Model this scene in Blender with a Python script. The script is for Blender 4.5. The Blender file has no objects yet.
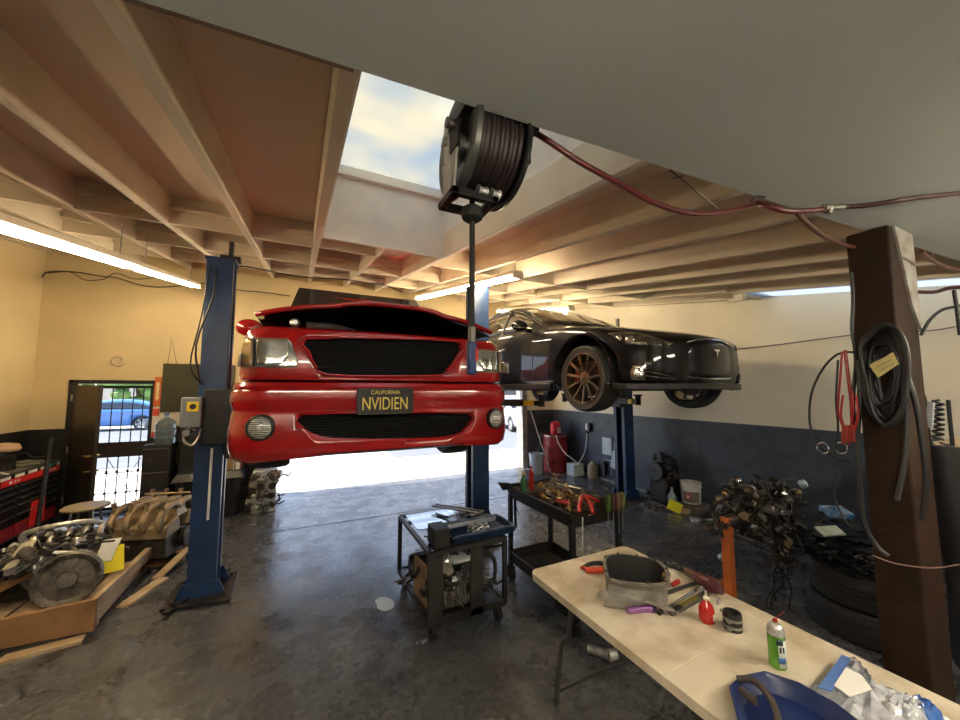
import bpy, bmesh, math, random
from mathutils import Vector, Matrix, noise
from mathutils.bvhtree import BVHTree
from math import sin, cos, pi, radians
random.seed(7)
SC = bpy.context.scene
COL = SC.collection

# ---------------------------------------------------------------- camera
F, HOR, YAW, CH = 363.0, 390.0, radians(26.4), 1.97
PIT = math.atan((HOR - 360) / F)
FW = Vector((sin(YAW) * cos(PIT), cos(YAW) * cos(PIT), sin(PIT)))
RT = Vector((cos(YAW), -sin(YAW), 0))
UP = RT.cross(FW)
CO = Vector((0, 0, CH))
cam = bpy.data.objects.new('camera', bpy.data.cameras.new('camera'))
COL.objects.link(cam)
cam.matrix_world = Matrix(((RT.x, UP.x, -FW.x, 0), (RT.y, UP.y, -FW.y, 0), (RT.z, UP.z, -FW.z, CH), (0, 0, 0, 1)))
cam.data.sensor_width = 36
cam.data.lens = F / 960 * 36
cam.data.clip_start = 0.02
cam.data.clip_end = 300
SC.camera = cam

# ---------------------------------------------------------------- light and exposure
SC.view_settings.view_transform = 'Standard'
SC.view_settings.look = 'None'
SC.view_settings.gamma = 1
SC.view_settings.use_curve_mapping = False
SC.view_settings.exposure = 1.3
SUN_DIR = Vector((0.62, -0.12, -0.78)).normalized()
wd = bpy.data.worlds.new('sky'); SC.world = wd; wd.use_nodes = True
nt = wd.node_tree; nt.nodes.clear()
wo = nt.nodes.new('ShaderNodeOutputWorld'); bg = nt.nodes.new('ShaderNodeBackground')
rmp = nt.nodes.new('ShaderNodeValToRGB'); tc = nt.nodes.new('ShaderNodeTexCoord'); sx = nt.nodes.new('ShaderNodeSeparateXYZ')
rmp.color_ramp.elements[0].color = (0.80, 0.88, 1.0, 1); rmp.color_ramp.elements[0].position = 0.0
rmp.color_ramp.elements[1].color = (0.30, 0.52, 1.0, 1); rmp.color_ramp.elements[1].position = 0.8
nt.links.new(tc.outputs['Generated'], sx.inputs[0]); nt.links.new(sx.outputs['Z'], rmp.inputs[0])
nt.links.new(rmp.outputs[0], bg.inputs[0]); nt.links.new(bg.outputs[0], wo.inputs[0])
bg.inputs[1].default_value = 1.1
sun = bpy.data.objects.new('sun', bpy.data.lights.new('sun', 'SUN')); COL.objects.link(sun)
sun.data.energy = 6.0; sun.data.angle = radians(0.6); sun.data.color = (1.0, 0.93, 0.80)
sun.rotation_euler = SUN_DIR.to_track_quat('-Z', 'Y').to_euler(); sun.location = (-20, 10, 30)
def portal(name, loc, rot, sx_, sy_):
    l = bpy.data.lights.new(name, 'AREA'); l.shape = 'RECTANGLE'; l.size = sx_; l.size_y = sy_
    l.cycles.is_portal = True
    o = bpy.data.objects.new(name, l); COL.objects.link(o); o.location = loc; o.rotation_euler = rot
portal('bay_portal', (2.4, 7.98, 1.5), (radians(-90), 0, 0), 5.4, 3.0)
TUBE_E = 30.0

# ---------------------------------------------------------------- pixel helpers: where a ray of the photograph meets a real plane
def ray(px, py): return FW + RT * ((px - 480) / F) + UP * ((360 - py) / F)
def Zp(px, py, z=0.0): r = ray(px, py); return CO + r * ((z - CH) / r.z)
def Yp(px, py, y): r = ray(px, py); return CO + r * (y / r.y)
def Xp(px, py, x): r = ray(px, py); return CO + r * (x / r.x)
def Rz(y): return 2.85 + 0.16 * y          # underside of the joists
RS = math.atan(0.16)

# ---------------------------------------------------------------- materials
MATS = {}
def mat(name, col, rough=0.5, metal=0.0, var=0.0, scale=6.0, col2=None, bump=0.0, bscale=None, coat=0.0, emit=None, estr=0.0, alpha=1.0, trans=0.0, spec=0.5, detail=4):
    if name in MATS: return MATS[name]
    m = bpy.data.materials.new(name); m.use_nodes = True; MATS[name] = m
    n = m.node_tree.nodes; L = m.node_tree.links; b = n['Principled BSDF']
    b.inputs['Base Color'].default_value = (*col, 1); b.inputs['Roughness'].default_value = rough
    b.inputs['Metallic'].default_value = metal; b.inputs['Specular IOR Level'].default_value = spec
    if coat: b.inputs['Coat Weight'].default_value = coat; b.inputs['Coat Roughness'].default_value = 0.04
    if emit: b.inputs['Emission Color'].default_value = (*emit, 1); b.inputs['Emission Strength'].default_value = estr
    if trans: b.inputs['Transmission Weight'].default_value = trans
    if alpha < 1: b.inputs['Alpha'].default_value = alpha
    if var or bump:
        t = n.new('ShaderNodeTexCoord'); nz = n.new('ShaderNodeTexNoise'); nz.inputs['Scale'].default_value = scale; nz.inputs['Detail'].default_value = detail
        L.new(t.outputs['Object'], nz.inputs['Vector'])
        if var:
            r = n.new('ShaderNodeValToRGB'); c2 = col2 or tuple(c * 0.45 for c in col)
            r.color_ramp.elements[0].color = (*c2, 1); r.color_ramp.elements[0].position = 0.5 - 0.28 + (1 - var) * -0.2
            r.color_ramp.elements[1].color = (*col, 1); r.color_ramp.elements[1].position = 0.5 + 0.12 - (1 - var) * 0.1
            L.new(nz.outputs['Fac'], r.inputs[0]); L.new(r.outputs[0], b.inputs['Base Color'])
        if bump:
            n2 = n.new('ShaderNodeTexNoise'); n2.inputs['Scale'].default_value = bscale or scale * 4; n2.inputs['Detail'].default_value = 6
            L.new(t.outputs['Object'], n2.inputs['Vector'])
            bp = n.new('ShaderNodeBump'); bp.inputs['Strength'].default_value = bump; bp.inputs['Distance'].default_value = 0.01
            L.new(n2.outputs['Fac'], bp.inputs['Height']); L.new(bp.outputs[0], b.inputs['Normal'])
    return m

black = mat('black_plastic', (0.012, 0.012, 0.013), 0.45)
blackm = mat('black_metal', (0.018, 0.017, 0.016), 0.4, 0.3, var=0.5, scale=9, col2=(0.03, 0.022, 0.015))
rubber = mat('rubber', (0.014, 0.013, 0.012), 0.75)
tyre_m = mat('tyre_rubber', (0.024, 0.023, 0.022), 0.7, bump=0.2, scale=30)
gloss_red = mat('red_car_paint', (0.34, 0.006, 0.008), 0.22, coat=1.0)
gloss_black = mat('black_car_paint', (0.004, 0.004, 0.005), 0.35, coat=0.7, spec=0.1)
glass_dark = mat('tinted_glass', (0.02, 0.022, 0.024), 0.05, coat=0.6)
chrome = mat('chrome', (0.75, 0.74, 0.72), 0.12, 1.0)
steel = mat('worn_steel', (0.42, 0.41, 0.40), 0.33, 0.9, var=0.7, scale=14, bump=0.2)
dsteel = mat('dark_steel', (0.12, 0.11, 0.10), 0.42, 0.8, var=0.7, scale=12, bump=0.2)
alu = mat('cast_aluminium', (0.52, 0.49, 0.43), 0.45, 0.75, var=0.8, scale=9, bump=0.5, col2=(0.20, 0.17, 0.13))
alug = mat('greasy_aluminium', (0.20, 0.18, 0.15), 0.5, 0.6, var=0.9, scale=11, bump=0.6, col2=(0.035, 0.028, 0.022))
alub = mat('bright_aluminium', (0.72, 0.72, 0.72), 0.35, 0.7, var=0.8, scale=16, bump=0.4, col2=(0.12, 0.12, 0.12))
tanalu = mat('bronze_toned_aluminium', (0.40, 0.31, 0.19), 0.45, 0.5, var=0.8, scale=8, bump=0.5, col2=(0.14, 0.10, 0.06))
wood_raw = mat('raw_pine', (0.50, 0.37, 0.23), 0.65, var=0.9, scale=5, bump=0.2, col2=(0.26, 0.16, 0.08))
wood_or = mat('orange_pine', (0.30, 0.16, 0.065), 0.6, var=0.9, scale=4, bump=0.2, col2=(0.11, 0.05, 0.02))
card = mat('cardboard', (0.33, 0.22, 0.13), 0.8, var=0.4, scale=5)
white_p = mat('white_plastic', (0.72, 0.72, 0.70), 0.4)
whitep = mat('white_paper', (0.80, 0.79, 0.74), 0.8)
yellow_p = mat('yellow_paper', (0.85, 0.72, 0.02), 0.7)
yellow = mat('yellow_paint', (0.75, 0.55, 0.02), 0.45)
red_p = mat('red_plastic', (0.32, 0.012, 0.010), 0.35)
redd = mat('dark_red_paint', (0.30, 0.015, 0.02), 0.45, var=0.5, scale=5)
orange = mat('orange_paint', (0.52, 0.13, 0.03), 0.5, var=0.4, scale=8)
blue_c = mat('blue_column_paint', (0.010, 0.034, 0.105), 0.38, var=0.55, scale=3, bump=0.1, col2=(0.005, 0.016, 0.05))
blue_p = mat('blue_plastic', (0.006, 0.017, 0.085), 0.35)
navy = mat('navy_plastic', (0.012, 0.03, 0.075), 0.35, var=0.5, scale=8)
brass = mat('brass', (0.62, 0.42, 0.12), 0.3, 1.0)
gold = mat('golden_steel', (0.60, 0.40, 0.16), 0.35, 0.9, var=0.5, scale=20)
green_p = mat('green_plastic', (0.02, 0.10, 0.03), 0.3)
def tube_mat(e): return mat('fluorescent_tube_%d' % e, (1, 1, 1), 0.5, emit=(1.0, 0.90, 0.72) if e == 42 else (1.0, 0.80, 0.50), estr=e)
fixw = mat('white_fixture', (0.75, 0.70, 0.58), 0.4)
hose_r = mat('red_hose', (0.12, 0.012, 0.012), 0.4, var=0.4, scale=15)
grease = mat('greasy_black', (0.02, 0.017, 0.014), 0.35, 0.4, var=0.6, scale=18, bump=0.5, col2=(0.06, 0.045, 0.03))
clear_g = mat('clear_glass', (0.9, 0.95, 0.97), 0.02, trans=1.0)

# ---------------------------------------------------------------- mesh builder
def lin(p, q, t): return p + (q - p) * t
def frame_of(d):
    d = d.normalized(); a = Vector((0, 0, 1)) if abs(d.z) < 0.9 else Vector((1, 0, 0))
    u = d.cross(a).normalized(); return u, d.cross(u).normalized()
class MB:
    def __init__(s): s.bm = bmesh.new(); s.mi = 0; s.M = None
    def v(s, p): p = Vector(p); return s.bm.verts.new(s.M @ p if s.M else p)
    def f(s, vs):
        try: f = s.bm.faces.new(vs); f.material_index = s.mi; return f
        except ValueError: return None
    def at(s, M): s.M = M; return s
    def hexa(s, P):
        v = [s.v(p) for p in P]
        for q in ((0, 3, 2, 1), (4, 5, 6, 7), (0, 1, 5, 4), (1, 2, 6, 5), (2, 3, 7, 6), (3, 0, 4, 7)): s.f([v[i] for i in q])
        return s
    def b(s, x0, x1, y0, y1, z0, z1, tx=0, ty=0):       # box by its bounds, top drawn in by tx, ty
        return s.hexa([(x0, y0, z0), (x1, y0, z0), (x1, y1, z0), (x0, y1, z0), (x0 + tx, y0 + ty, z1), (x1 - tx, y0 + ty, z1), (x1 - tx, y1 - ty, z1), (x0 + tx, y1 - ty, z1)])
    def box(s, c, d, rz=0, rx=0, ry=0):
        R = Matrix.Translation(c) @ Matrix.Rotation(rz, 4, 'Z') @ Matrix.Rotation(ry, 4, 'Y') @ Matrix.Rotation(rx, 4, 'X')
        x, y, z = d[0] / 2, d[1] / 2, d[2] / 2
        return s.hexa([R @ Vector(p) for p in ((-x, -y, -z), (x, -y, -z), (x, y, -z), (-x, y, -z), (-x, -y, z), (x, -y, z), (x, y, z), (-x, y, z))])
    def bar(s, p, q, w, h=None, up=None):
        p, q = Vector(p), Vector(q); d = (q - p).normalized(); h = h or w
        if up is None: u, n = frame_of(d)
        else: n = Vector(up); u = d.cross(n).normalized(); n = u.cross(d).normalized()
        u, n = u * w / 2, n * h / 2
        return s.hexa([p - u - n, p + u - n, p + u + n, p - u + n, q - u - n, q + u - n, q + u + n, q - u + n])
    def rings(s, R, cap=True, close=False):
        V = [[s.v(p) for p in r] for r in R]; n = len(V[0])
        for a, b_ in zip(V, V[1:] + ([V[0]] if close else [])):
            for i in range(n): s.f([a[i], a[(i + 1) % n], b_[(i + 1) % n], b_[i]])
        if cap and not close: s.f(V[0][::-1]); s.f(V[-1])
        return s
    def cyl(s, p, q, r, r2=None, n=20, cap=True):
        p, q = Vector(p), Vector(q); u, w = frame_of(q - p); r2 = r if r2 is None else r2
        return s.rings([[c + (u * cos(2 * pi * i / n) + w * sin(2 * pi * i / n)) * rr for i in range(n)] for c, rr in ((p, r), (q, r2))], cap)
    def lathe(s, c, prof, ax=(0, 0, 1), n=28, cap=True):   # prof: (radius, height)
        ax = Vector(ax).normalized(); u, w = frame_of(ax); c = Vector(c)
        return s.rings([[c + ax * h + (u * cos(2 * pi * i / n) + w * sin(2 * pi * i / n)) * max(r, 1e-4) for i in range(n)] for r, h in prof], cap)
    def tube(s, pts, r, n=8, sm=4, closed=False, rend=None):
        P = [Vector(p) for p in pts]
        if sm > 1 and len(P) > 2:
            Q = []; N = len(P)
            for i in range(N - 1 if not closed else N):
                a = P[i - 1] if (i > 0 or closed) else P[i] * 2 - P[i + 1]
                b_, c = P[i], P[(i + 1) % N]; d = P[(i + 2) % N] if (i + 2 < N or closed) else c * 2 - b_
                for k in range(sm):
                    t = k / sm
                    Q.append(0.5 * ((2 * b_) + (c - a) * t + (2 * a - 5 * b_ + 4 * c - d) * t * t + (3 * b_ - a - 3 * c + d) * t ** 3))
            if not closed: Q.append(P[-1])
            P = Q
        u = None; R = []
        for i, p in enumerate(P):
            d = (P[(i + 1) % len(P)] - P[i - 1]) if closed else (P[min(i + 1, len(P) - 1)] - P[max(i - 1, 0)])
            if d.length < 1e-7: d = Vector((0, 0, 1))
            d.normalize()
            if u is None: u, _ = frame_of(d)
            u = (u - d * u.dot(d))
            if u.length < 1e-6: u, _ = frame_of(d)
            u.normalize(); w = d.cross(u)
            rr = r if rend is None else r + (rend - r) * i / max(1, len(P) - 1)
            R.append([p + (u * cos(2 * pi * k / n) + w * sin(2 * pi * k / n)) * rr for k in range(n)])
        return s.rings(R, True, closed)
    def sph(s, c, r, n=12, sq=(1, 1, 1)):
        c = Vector(c); m = max(5, n // 2)
        return s.rings([[c + Vector((sin(pi * j / m) * cos(2 * pi * i / n) * sq[0], sin(pi * j / m) * sin(2 * pi * i / n) * sq[1], cos(pi * j / m) * sq[2])) * r for i in range(n)] for j in [0.03] + list(range(1, m)) + [m - 0.03]])
    def prism(s, poly, a, b_):                            # two copies of a closed outline: poly -> a(p), b(p)
        va = [s.v(a(p)) for p in poly]; vb = [s.v(b_(p)) for p in poly]; n = len(poly)
        s.f(va[::-1]); s.f(vb)
        for i in range(n): s.f([va[i], va[(i + 1) % n], vb[(i + 1) % n], vb[i]])
        return s
    def pz(s, poly, z0, z1): return s.prism(poly, lambda p: (p[0], p[1], z0), lambda p: (p[0], p[1], z1))
    def py(s, poly, y0, y1): return s.prism(poly, lambda p: (p[0], y0, p[1]), lambda p: (p[0], y1, p[1]))
    def px(s, poly, x0, x1): return s.prism(poly, lambda p: (x0, p[0], p[1]), lambda p: (x1, p[0], p[1]))
    def grid(s, G):
        V = [[s.v(p) for p in r] for r in G]
        for a, b_ in zip(V, V[1:]):
            for i in range(len(a) - 1): s.f([a[i], a[i + 1], b_[i + 1], b_[i]])
        return s
    def pan(s, x0, x1, y0, y1, z0, z1, t=0.004, fl=0.0):  # open tray
        o = [(x0, y0), (x1, y0), (x1, y1), (x0, y1)]
        def rg(d, z): return [s.v((x + (d if x == x0 else -d), y + (d if y == y0 else -d), z)) for x, y in o]
        a = rg(fl, z0); b_ = rg(0, z1); c = rg(t * 2, z1); d = rg(fl + t, z0 + t)
        s.f(a[::-1])
        for A, B in ((a, b_), (b_, c), (c, d)):
            for i in range(4): s.f([A[i], A[(i + 1) % 4], B[(i + 1) % 4], B[i]])
        s.f(d); return s
    def build(s, name, m, parent=None, bevel=0.0, smooth=35, solid=0.0, sub=0, cat=None, label=None, group=None, kind=None):
        bm = s.bm
        bmesh.ops.recalc_face_normals(bm, faces=bm.faces)
        me = bpy.data.meshes.new(name)
        if parent is None:
            xs = [v.co for v in bm.verts]
            c = Vector(((min(v.x for v in xs) + max(v.x for v in xs)) / 2, (min(v.y for v in xs) + max(v.y for v in xs)) / 2, min(v.z for v in xs))) if kind != 'structure' else Vector()
            bmesh.ops.translate(bm, verts=bm.verts, vec=-c); M = Matrix.Translation(c)
        else:
            pm = wmat(parent); bmesh.ops.transform(bm, verts=bm.verts, matrix=pm.inverted()); M = Matrix()
        bm.to_mesh(me); bm.free()
        for x in (m if isinstance(m, (list, tuple)) else [m]): me.materials.append(x)
        o = bpy.data.objects.new(name, me); COL.objects.link(o); o.matrix_basis = M
        if parent is not None: o.parent = parent
        if smooth:
            me.polygons.foreach_set('use_smooth', [True] * len(me.polygons))
            me.set_sharp_from_angle(angle=radians(smooth))
        if solid: md = o.modifiers.new('s', 'SOLIDIFY'); md.thickness = solid; md.offset = 1
        if bevel: md = o.modifiers.new('b', 'BEVEL'); md.width = bevel; md.segments = 2; md.limit_method = 'ANGLE'; md.angle_limit = radians(40); md.harden_normals = False
        if sub: md = o.modifiers.new('u', 'SUBSURF'); md.levels = sub; md.render_levels = sub
        if cat: o['category'] = cat
        if label: o['label'] = label
        if group: o['group'] = group
        if kind: o['kind'] = kind
        return o
def wmat(o):
    M = o.matrix_basis.copy() if o.parent is None else wmat(o.parent) @ o.matrix_basis
    return M
def thing(name, label, cat, loc=(0, 0, 0), rz=0, group=None):
    o = bpy.data.objects.new(name, None); COL.objects.link(o); o.empty_display_size = 0.1
    o.matrix_basis = Matrix.Translation(loc) @ Matrix.Rotation(rz, 4, 'Z')
    o['label'] = label; o['category'] = cat
    if group: o['group'] = group
    return o
KIDS = {}
def copy_tree(o, parent=None, M=None, label=None, drop=()):
    c = o.copy(); COL.objects.link(c)
    if parent is not None: c.parent = parent; c.matrix_parent_inverse = Matrix()
    if M is not None: c.matrix_basis = M
    if label: c['label'] = label
    for ch in [x for x in COL.objects if x.parent == o]:
        if ch.name.split('.')[0] not in drop: copy_tree(ch, c)
    return c
def struct(name, mb, m, **k): return mb.build(name, m, kind='structure', **k)
def text_mesh(name, s, M, m, parent, size=0.1, ext=0.001, font_w=1.0, align='CENTER'):
    cu = bpy.data.curves.new(name, 'FONT'); cu.body = s; cu.size = size; cu.extrude = ext; cu.align_x = align; cu.align_y = 'CENTER'; cu.offset = 0.0
    tmp = bpy.data.objects.new('tmp', cu); COL.objects.link(tmp)
    bpy.context.view_layer.update()
    me = bpy.data.meshes.new_from_object(tmp.evaluated_get(bpy.context.evaluated_depsgraph_get()))
    bpy.data.objects.remove(tmp)
    me.transform(M @ Matrix.Diagonal((font_w, 1, 1, 1))); me.transform(wmat(parent).inverted())
    me.materials.clear(); me.materials.append(m)
    o = bpy.data.objects.new(name, me); COL.objects.link(o); o.parent = parent
    return o
def bool_cut(o, cutter):
    md = o.modifiers.new('c', 'BOOLEAN'); md.object = cutter; md.operation = 'DIFFERENCE'; md.solver = 'EXACT'
    bpy.context.view_layer.update()
    me = bpy.data.meshes.new_from_object(o.evaluated_get(bpy.context.evaluated_depsgraph_get()))
    o.modifiers.clear(); me.name = o.name; o.data = me
    bpy.data.objects.remove(cutter)
def subd_poly(poly, step):
    bm = bmesh.new(); vs = [bm.verts.new((p[0], p[1], 0)) for p in poly]; bm.faces.new(vs)
    for ax in (0, 1):
        lo = min(p[ax] for p in poly); hi = max(p[ax] for p in poly); k = lo + step
        while k < hi - step * 0.2:
            n = Vector((1, 0, 0)) if ax == 0 else Vector((0, 1, 0))
            bmesh.ops.bisect_plane(bm, geom=bm.verts[:] + bm.edges[:] + bm.faces[:], plane_co=n * k, plane_no=n); k += step
    bmesh.ops.triangulate(bm, faces=[f for f in bm.faces if len(f.verts) > 4])
    return bm
def smooth_poly(P, k=4):
    N = len(P); Q = []; P = [Vector((p[0], p[1], 0)) for p in P]
    for i in range(N):
        a, b_, c, d = P[i - 1], P[i], P[(i + 1) % N], P[(i + 2) % N]
        for j in range(k):
            t = j / k; q = 0.5 * ((2 * b_) + (c - a) * t + (2 * a - 5 * b_ + 4 * c - d) * t * t + (3 * b_ - a - 3 * c + d) * t ** 3); Q.append((q.x, q.y))
    return Q
def world_bvh(objs):
    bms = bmesh.new()
    for o in objs:
        me = bpy.data.meshes.new_from_object(o.evaluated_get(bpy.context.evaluated_depsgraph_get())); me.transform(wmat(o)); bms.from_mesh(me)
    t = BVHTree.FromBMesh(bms); bms.free(); return t
def on_body(bvh, name, poly, m, parent, off=0.004, step=4, thick=0.004, mirror=None, rim=None, sm=1):
    """a panel whose outline is laid on the real body surface"""
    if sm > 1: poly = smooth_poly(poly, sm)
    bm = subd_poly(poly, step); hits = []; last = None
    for v in bm.verts:
        r = ray(v.co.x, v.co.y).normalized(); h = bvh.ray_cast(CO, r)
        if h[0] is None:
            h = (CO + r * (last or 4.0), -r, 0, 0)
        else: last = h[3]
        nn = h[1] if h[1].dot(r) < 0 else -h[1]
        v.co = h[0] + nn * off
    outs = []
    for mir in ([False, True] if mirror is not None else [False]):
        mb = MB(); mb.bm.free(); mb.bm = bm.copy()
        if mir:
            for v in mb.bm.verts: v.co.x = 2 * mirror - v.co.x
        # thickness by solidify towards both sides
        o = mb.build(name, m, parent); md = o.modifiers.new('s', 'SOLIDIFY'); md.thickness = thick; md.offset = 0
        outs.append(o)
    bm.free()
    return outs
def body_path(bvh, pts, off=0.006):
    out = []
    for p in pts:
        r = ray(*p).normalized(); h = bvh.ray_cast(CO, r)
        if h[0] is not None: out.append(h[0] - r * off)
    return out
# ================================================================ THE SETTING
XL, XR, YB, YF = -3.61, 6.12, 7.93, -1.6
def paint_wall(name, top, low, zb, rough=0.55):
    m = bpy.data.materials.new(name); m.use_nodes = True; n = m.node_tree.nodes; L = m.node_tree.links; b = n['Principled BSDF']
    g = n.new('ShaderNodeNewGeometry'); sp = n.new('ShaderNodeSeparateXYZ'); L.new(g.outputs['Position'], sp.inputs[0])
    nz = n.new('ShaderNodeTexNoise'); nz.inputs['Scale'].default_value = 1.1; nz.inputs['Detail'].default_value = 8; L.new(g.outputs['Position'], nz.inputs['Vector'])
    r = n.new('ShaderNodeValToRGB'); r.color_ramp.elements[0].position = 0.32; r.color_ramp.elements[1].position = 0.62
    r.color_ramp.elements[0].color = (*[c * 0.86 for c in top], 1); r.color_ramp.elements[1].color = (*top, 1); L.new(nz.outputs['Fac'], r.inputs[0])
    n3 = n.new('ShaderNodeTexNoise'); n3.inputs['Scale'].default_value = 5; n3.inputs['Detail'].default_value = 10; L.new(g.outputs['Position'], n3.inputs['Vector'])
    r2 = n.new('ShaderNodeValToRGB'); r2.color_ramp.elements[0].position = 0.35; r2.color_ramp.elements[1].position = 0.75
    r2.color_ramp.elements[0].color = (*low, 1); r2.color_ramp.elements[1].color = (*[c * 1.7 for c in low], 1); L.new(n3.outputs['Fac'], r2.inputs[0])
    gt = n.new('ShaderNodeMath'); gt.operation = 'GREATER_THAN'; gt.inputs[1].default_value = zb; L.new(sp.outputs['Z'], gt.inputs[0])
    mx = n.new('ShaderNodeMix'); mx.data_type = 'RGBA'; L.new(gt.outputs[0], mx.inputs[0]); L.new(r2.outputs[0], mx.inputs[6]); L.new(r.outputs[0], mx.inputs[7])
    L.new(mx.outputs[2], b.inputs['Base Color']); b.inputs['Roughness'].default_value = rough
    bp = n.new('ShaderNodeBump'); bp.inputs['Strength'].default_value = 0.25; bp.inputs['Distance'].default_value = 0.01; L.new(n3.outputs['Fac'], bp.inputs['Height']); L.new(bp.outputs[0], b.inputs['Normal'])
    return m
wl_m = paint_wall('cream_wall_over_black_band', (0.66, 0.53, 0.31), (0.008, 0.008, 0.008), 1.375)
wr_m = paint_wall('cream_wall_over_grey_band', (0.76, 0.70, 0.57), (0.042, 0.053, 0.070), 1.45, 0.5)
ceil_w = mat('painted_joist', (0.68, 0.61, 0.49), 0.6, var=0.5, scale=2.5, bump=0.15, col2=(0.58, 0.47, 0.35))
deck_m = mat('painted_roof_boards', (0.66, 0.53, 0.39), 0.7, var=0.8, scale=0.8, bump=0.1, col2=(0.54, 0.43, 0.31))
soffit_m = mat('painted_beam', (0.50, 0.53, 0.50), 0.55, var=0.6, scale=1.2, bump=0.1, col2=(0.44, 0.47, 0.44))
well_m = mat('whitewashed_well_boards', (0.86, 0.80, 0.71), 0.6, var=0.5, scale=4, bump=0.25, col2=(0.70, 0.67, 0.61))

def floor_material():
    m = bpy.data.materials.new('oil_stained_concrete'); m.use_nodes = True; n = m.node_tree.nodes; L = m.node_tree.links; b = n['Principled BSDF']
    g = n.new('ShaderNodeNewGeometry')
    def nz(sc, det=8, rough=0.6):
        x = n.new('ShaderNodeTexNoise'); x.inputs['Scale'].default_value = sc; x.inputs['Detail'].default_value = det; x.inputs['Roughness'].default_value = rough
        L.new(g.outputs['Position'], x.inputs['Vector']); return x
    def rp(src, stops):
        r = n.new('ShaderNodeValToRGB'); e = r.color_ramp.elements
        e[0].position, e[0].color = stops[0][0], (*stops[0][1], 1); e[1].position, e[1].color = stops[-1][0], (*stops[-1][1], 1)
        for p, c in stops[1:-1]: x = e.new(p); x.color = (*c, 1)
        L.new(src, r.inputs[0]); return r
    def mul(a, b_):
        x = n.new('ShaderNodeMix'); x.data_type = 'RGBA'; x.blend_type = 'MULTIPLY'; x.inputs[0].default_value = 1; L.new(a, x.inputs[6]); L.new(b_, x.inputs[7]); return x.outputs[2]
    a = rp(nz(0.9).outputs['Fac'], [(0.3, (0.058, 0.058, 0.060)), (0.5, (0.098, 0.100, 0.106)), (0.72, (0.150, 0.154, 0.165))])
    sp = rp(nz(22, 10, 0.7).outputs['Fac'], [(0.38, (0.45, 0.43, 0.40)), (0.55, (1, 1, 1)), (0.74, (1.25, 1.25, 1.25))])
    st = rp(nz(2.3, 4, 0.5).outputs['Fac'], [(0.30, (0.35, 0.30, 0.26)), (0.44, (1, 1, 1))])
    vo = n.new('ShaderNodeTexVoronoi'); vo.feature = 'DISTANCE_TO_EDGE'; vo.inputs['Scale'].default_value = 0.55
    wz = nz(1.6, 5); ad = n.new('ShaderNodeMixRGB'); ad.inputs[0].default_value = 0.35; L.new(g.outputs['Position'], ad.inputs[1]); L.new(wz.outputs['Color'], ad.inputs[2]); L.new(ad.outputs[0], vo.inputs['Vector'])
    ck = rp(vo.outputs['Distance'], [(0.0, (0.35, 0.33, 0.30)), (0.006, (1, 1, 1))])
    c = mul(mul(mul(a.outputs[0], sp.outputs[0]), st.outputs[0]), ck.outputs[0]); L.new(c, b.inputs['Base Color'])
    rr = rp(nz(3.1, 6).outputs['Fac'], [(0.35, (0.16,) * 3), (0.65, (0.38,) * 3)]); L.new(rr.outputs[0], b.inputs['Roughness'])
    bp = n.new('ShaderNodeBump'); bp.inputs['Strength'].default_value = 0.25; bp.inputs['Distance'].default_value = 0.008; L.new(nz(9, 10, 0.7).outputs['Fac'], bp.inputs['Height']); L.new(bp.outputs[0], b.inputs['Normal'])
    return m
struct('floor', MB().b(XL - 0.2, XR + 0.2, YF - 0.2, YB + 0.1, -0.12, 0), floor_material(), smooth=0)
joint_m = mat('joint_filler', (0.03, 0.028, 0.025), 0.8)
struct('trim_1', MB().b(XL, XR, 5.95, 5.965, -0.01, 0.002), joint_m)

# walls
BX0, BX1, BZ = -0.33, 5.14, 3.02            # big bay opening
DX0, DX1, DZ = -3.15, -2.20, 2.07           # small gate door
WT = 4.5
w = MB()
for x0, x1, z0, z1 in ((XL - 0.2, DX0, 0, WT), (DX0, DX1, DZ, WT), (DX1, BX0, 0, WT), (BX0, BX1, BZ, WT), (BX1, XR + 0.2, 0, WT)):
    w.b(x0, x1, YB, YB + 0.2, z0, z1)
struct('wall_back', w, wl_m, smooth=0)
struct('wall_right', MB().b(XR, XR + 0.2, YF, YB + 0.1, 0, WT), wr_m, smooth=0)
struct('wall_left', MB().b(XL - 0.2, XL, YF, YB + 0.1, 0, WT), wl_m, smooth=0)
struct('wall_front', MB().b(XL - 0.2, XR + 0.2, YF - 0.2, YF, 0, WT), mat('dark_rear_wall', (0.10, 0.09, 0.08), 0.8), smooth=0)
# recolour the short wall between bay and right corner like the right wall
struct('trim_2', MB().b(BX1 + 0.09, XR, YB - 0.02, YB, 0, WT - 0.3), wr_m, smooth=0)
jamb_m = mat('grey_painted_jamb', (0.30, 0.29, 0.27), 0.6, var=0.6, scale=6)
struct('trim_3', MB().b(BX1 - 0.02, BX1 + 0.12, YB - 0.06, YB + 0.24, 0, BZ).b(BX0 - 0.1, BX0 + 0.02, YB - 0.06, YB + 0.24, 0, BZ).b(BX0 - 0.1, BX1 + 0.12, YB - 0.06, YB + 0.24, BZ, BZ + 0.12), jamb_m, bevel=0.006)
struct('baseboard_right', MB().b(XR - 0.06, XR, 5.0, YB - 0.1, 0, 0.035), jamb_m)

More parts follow.
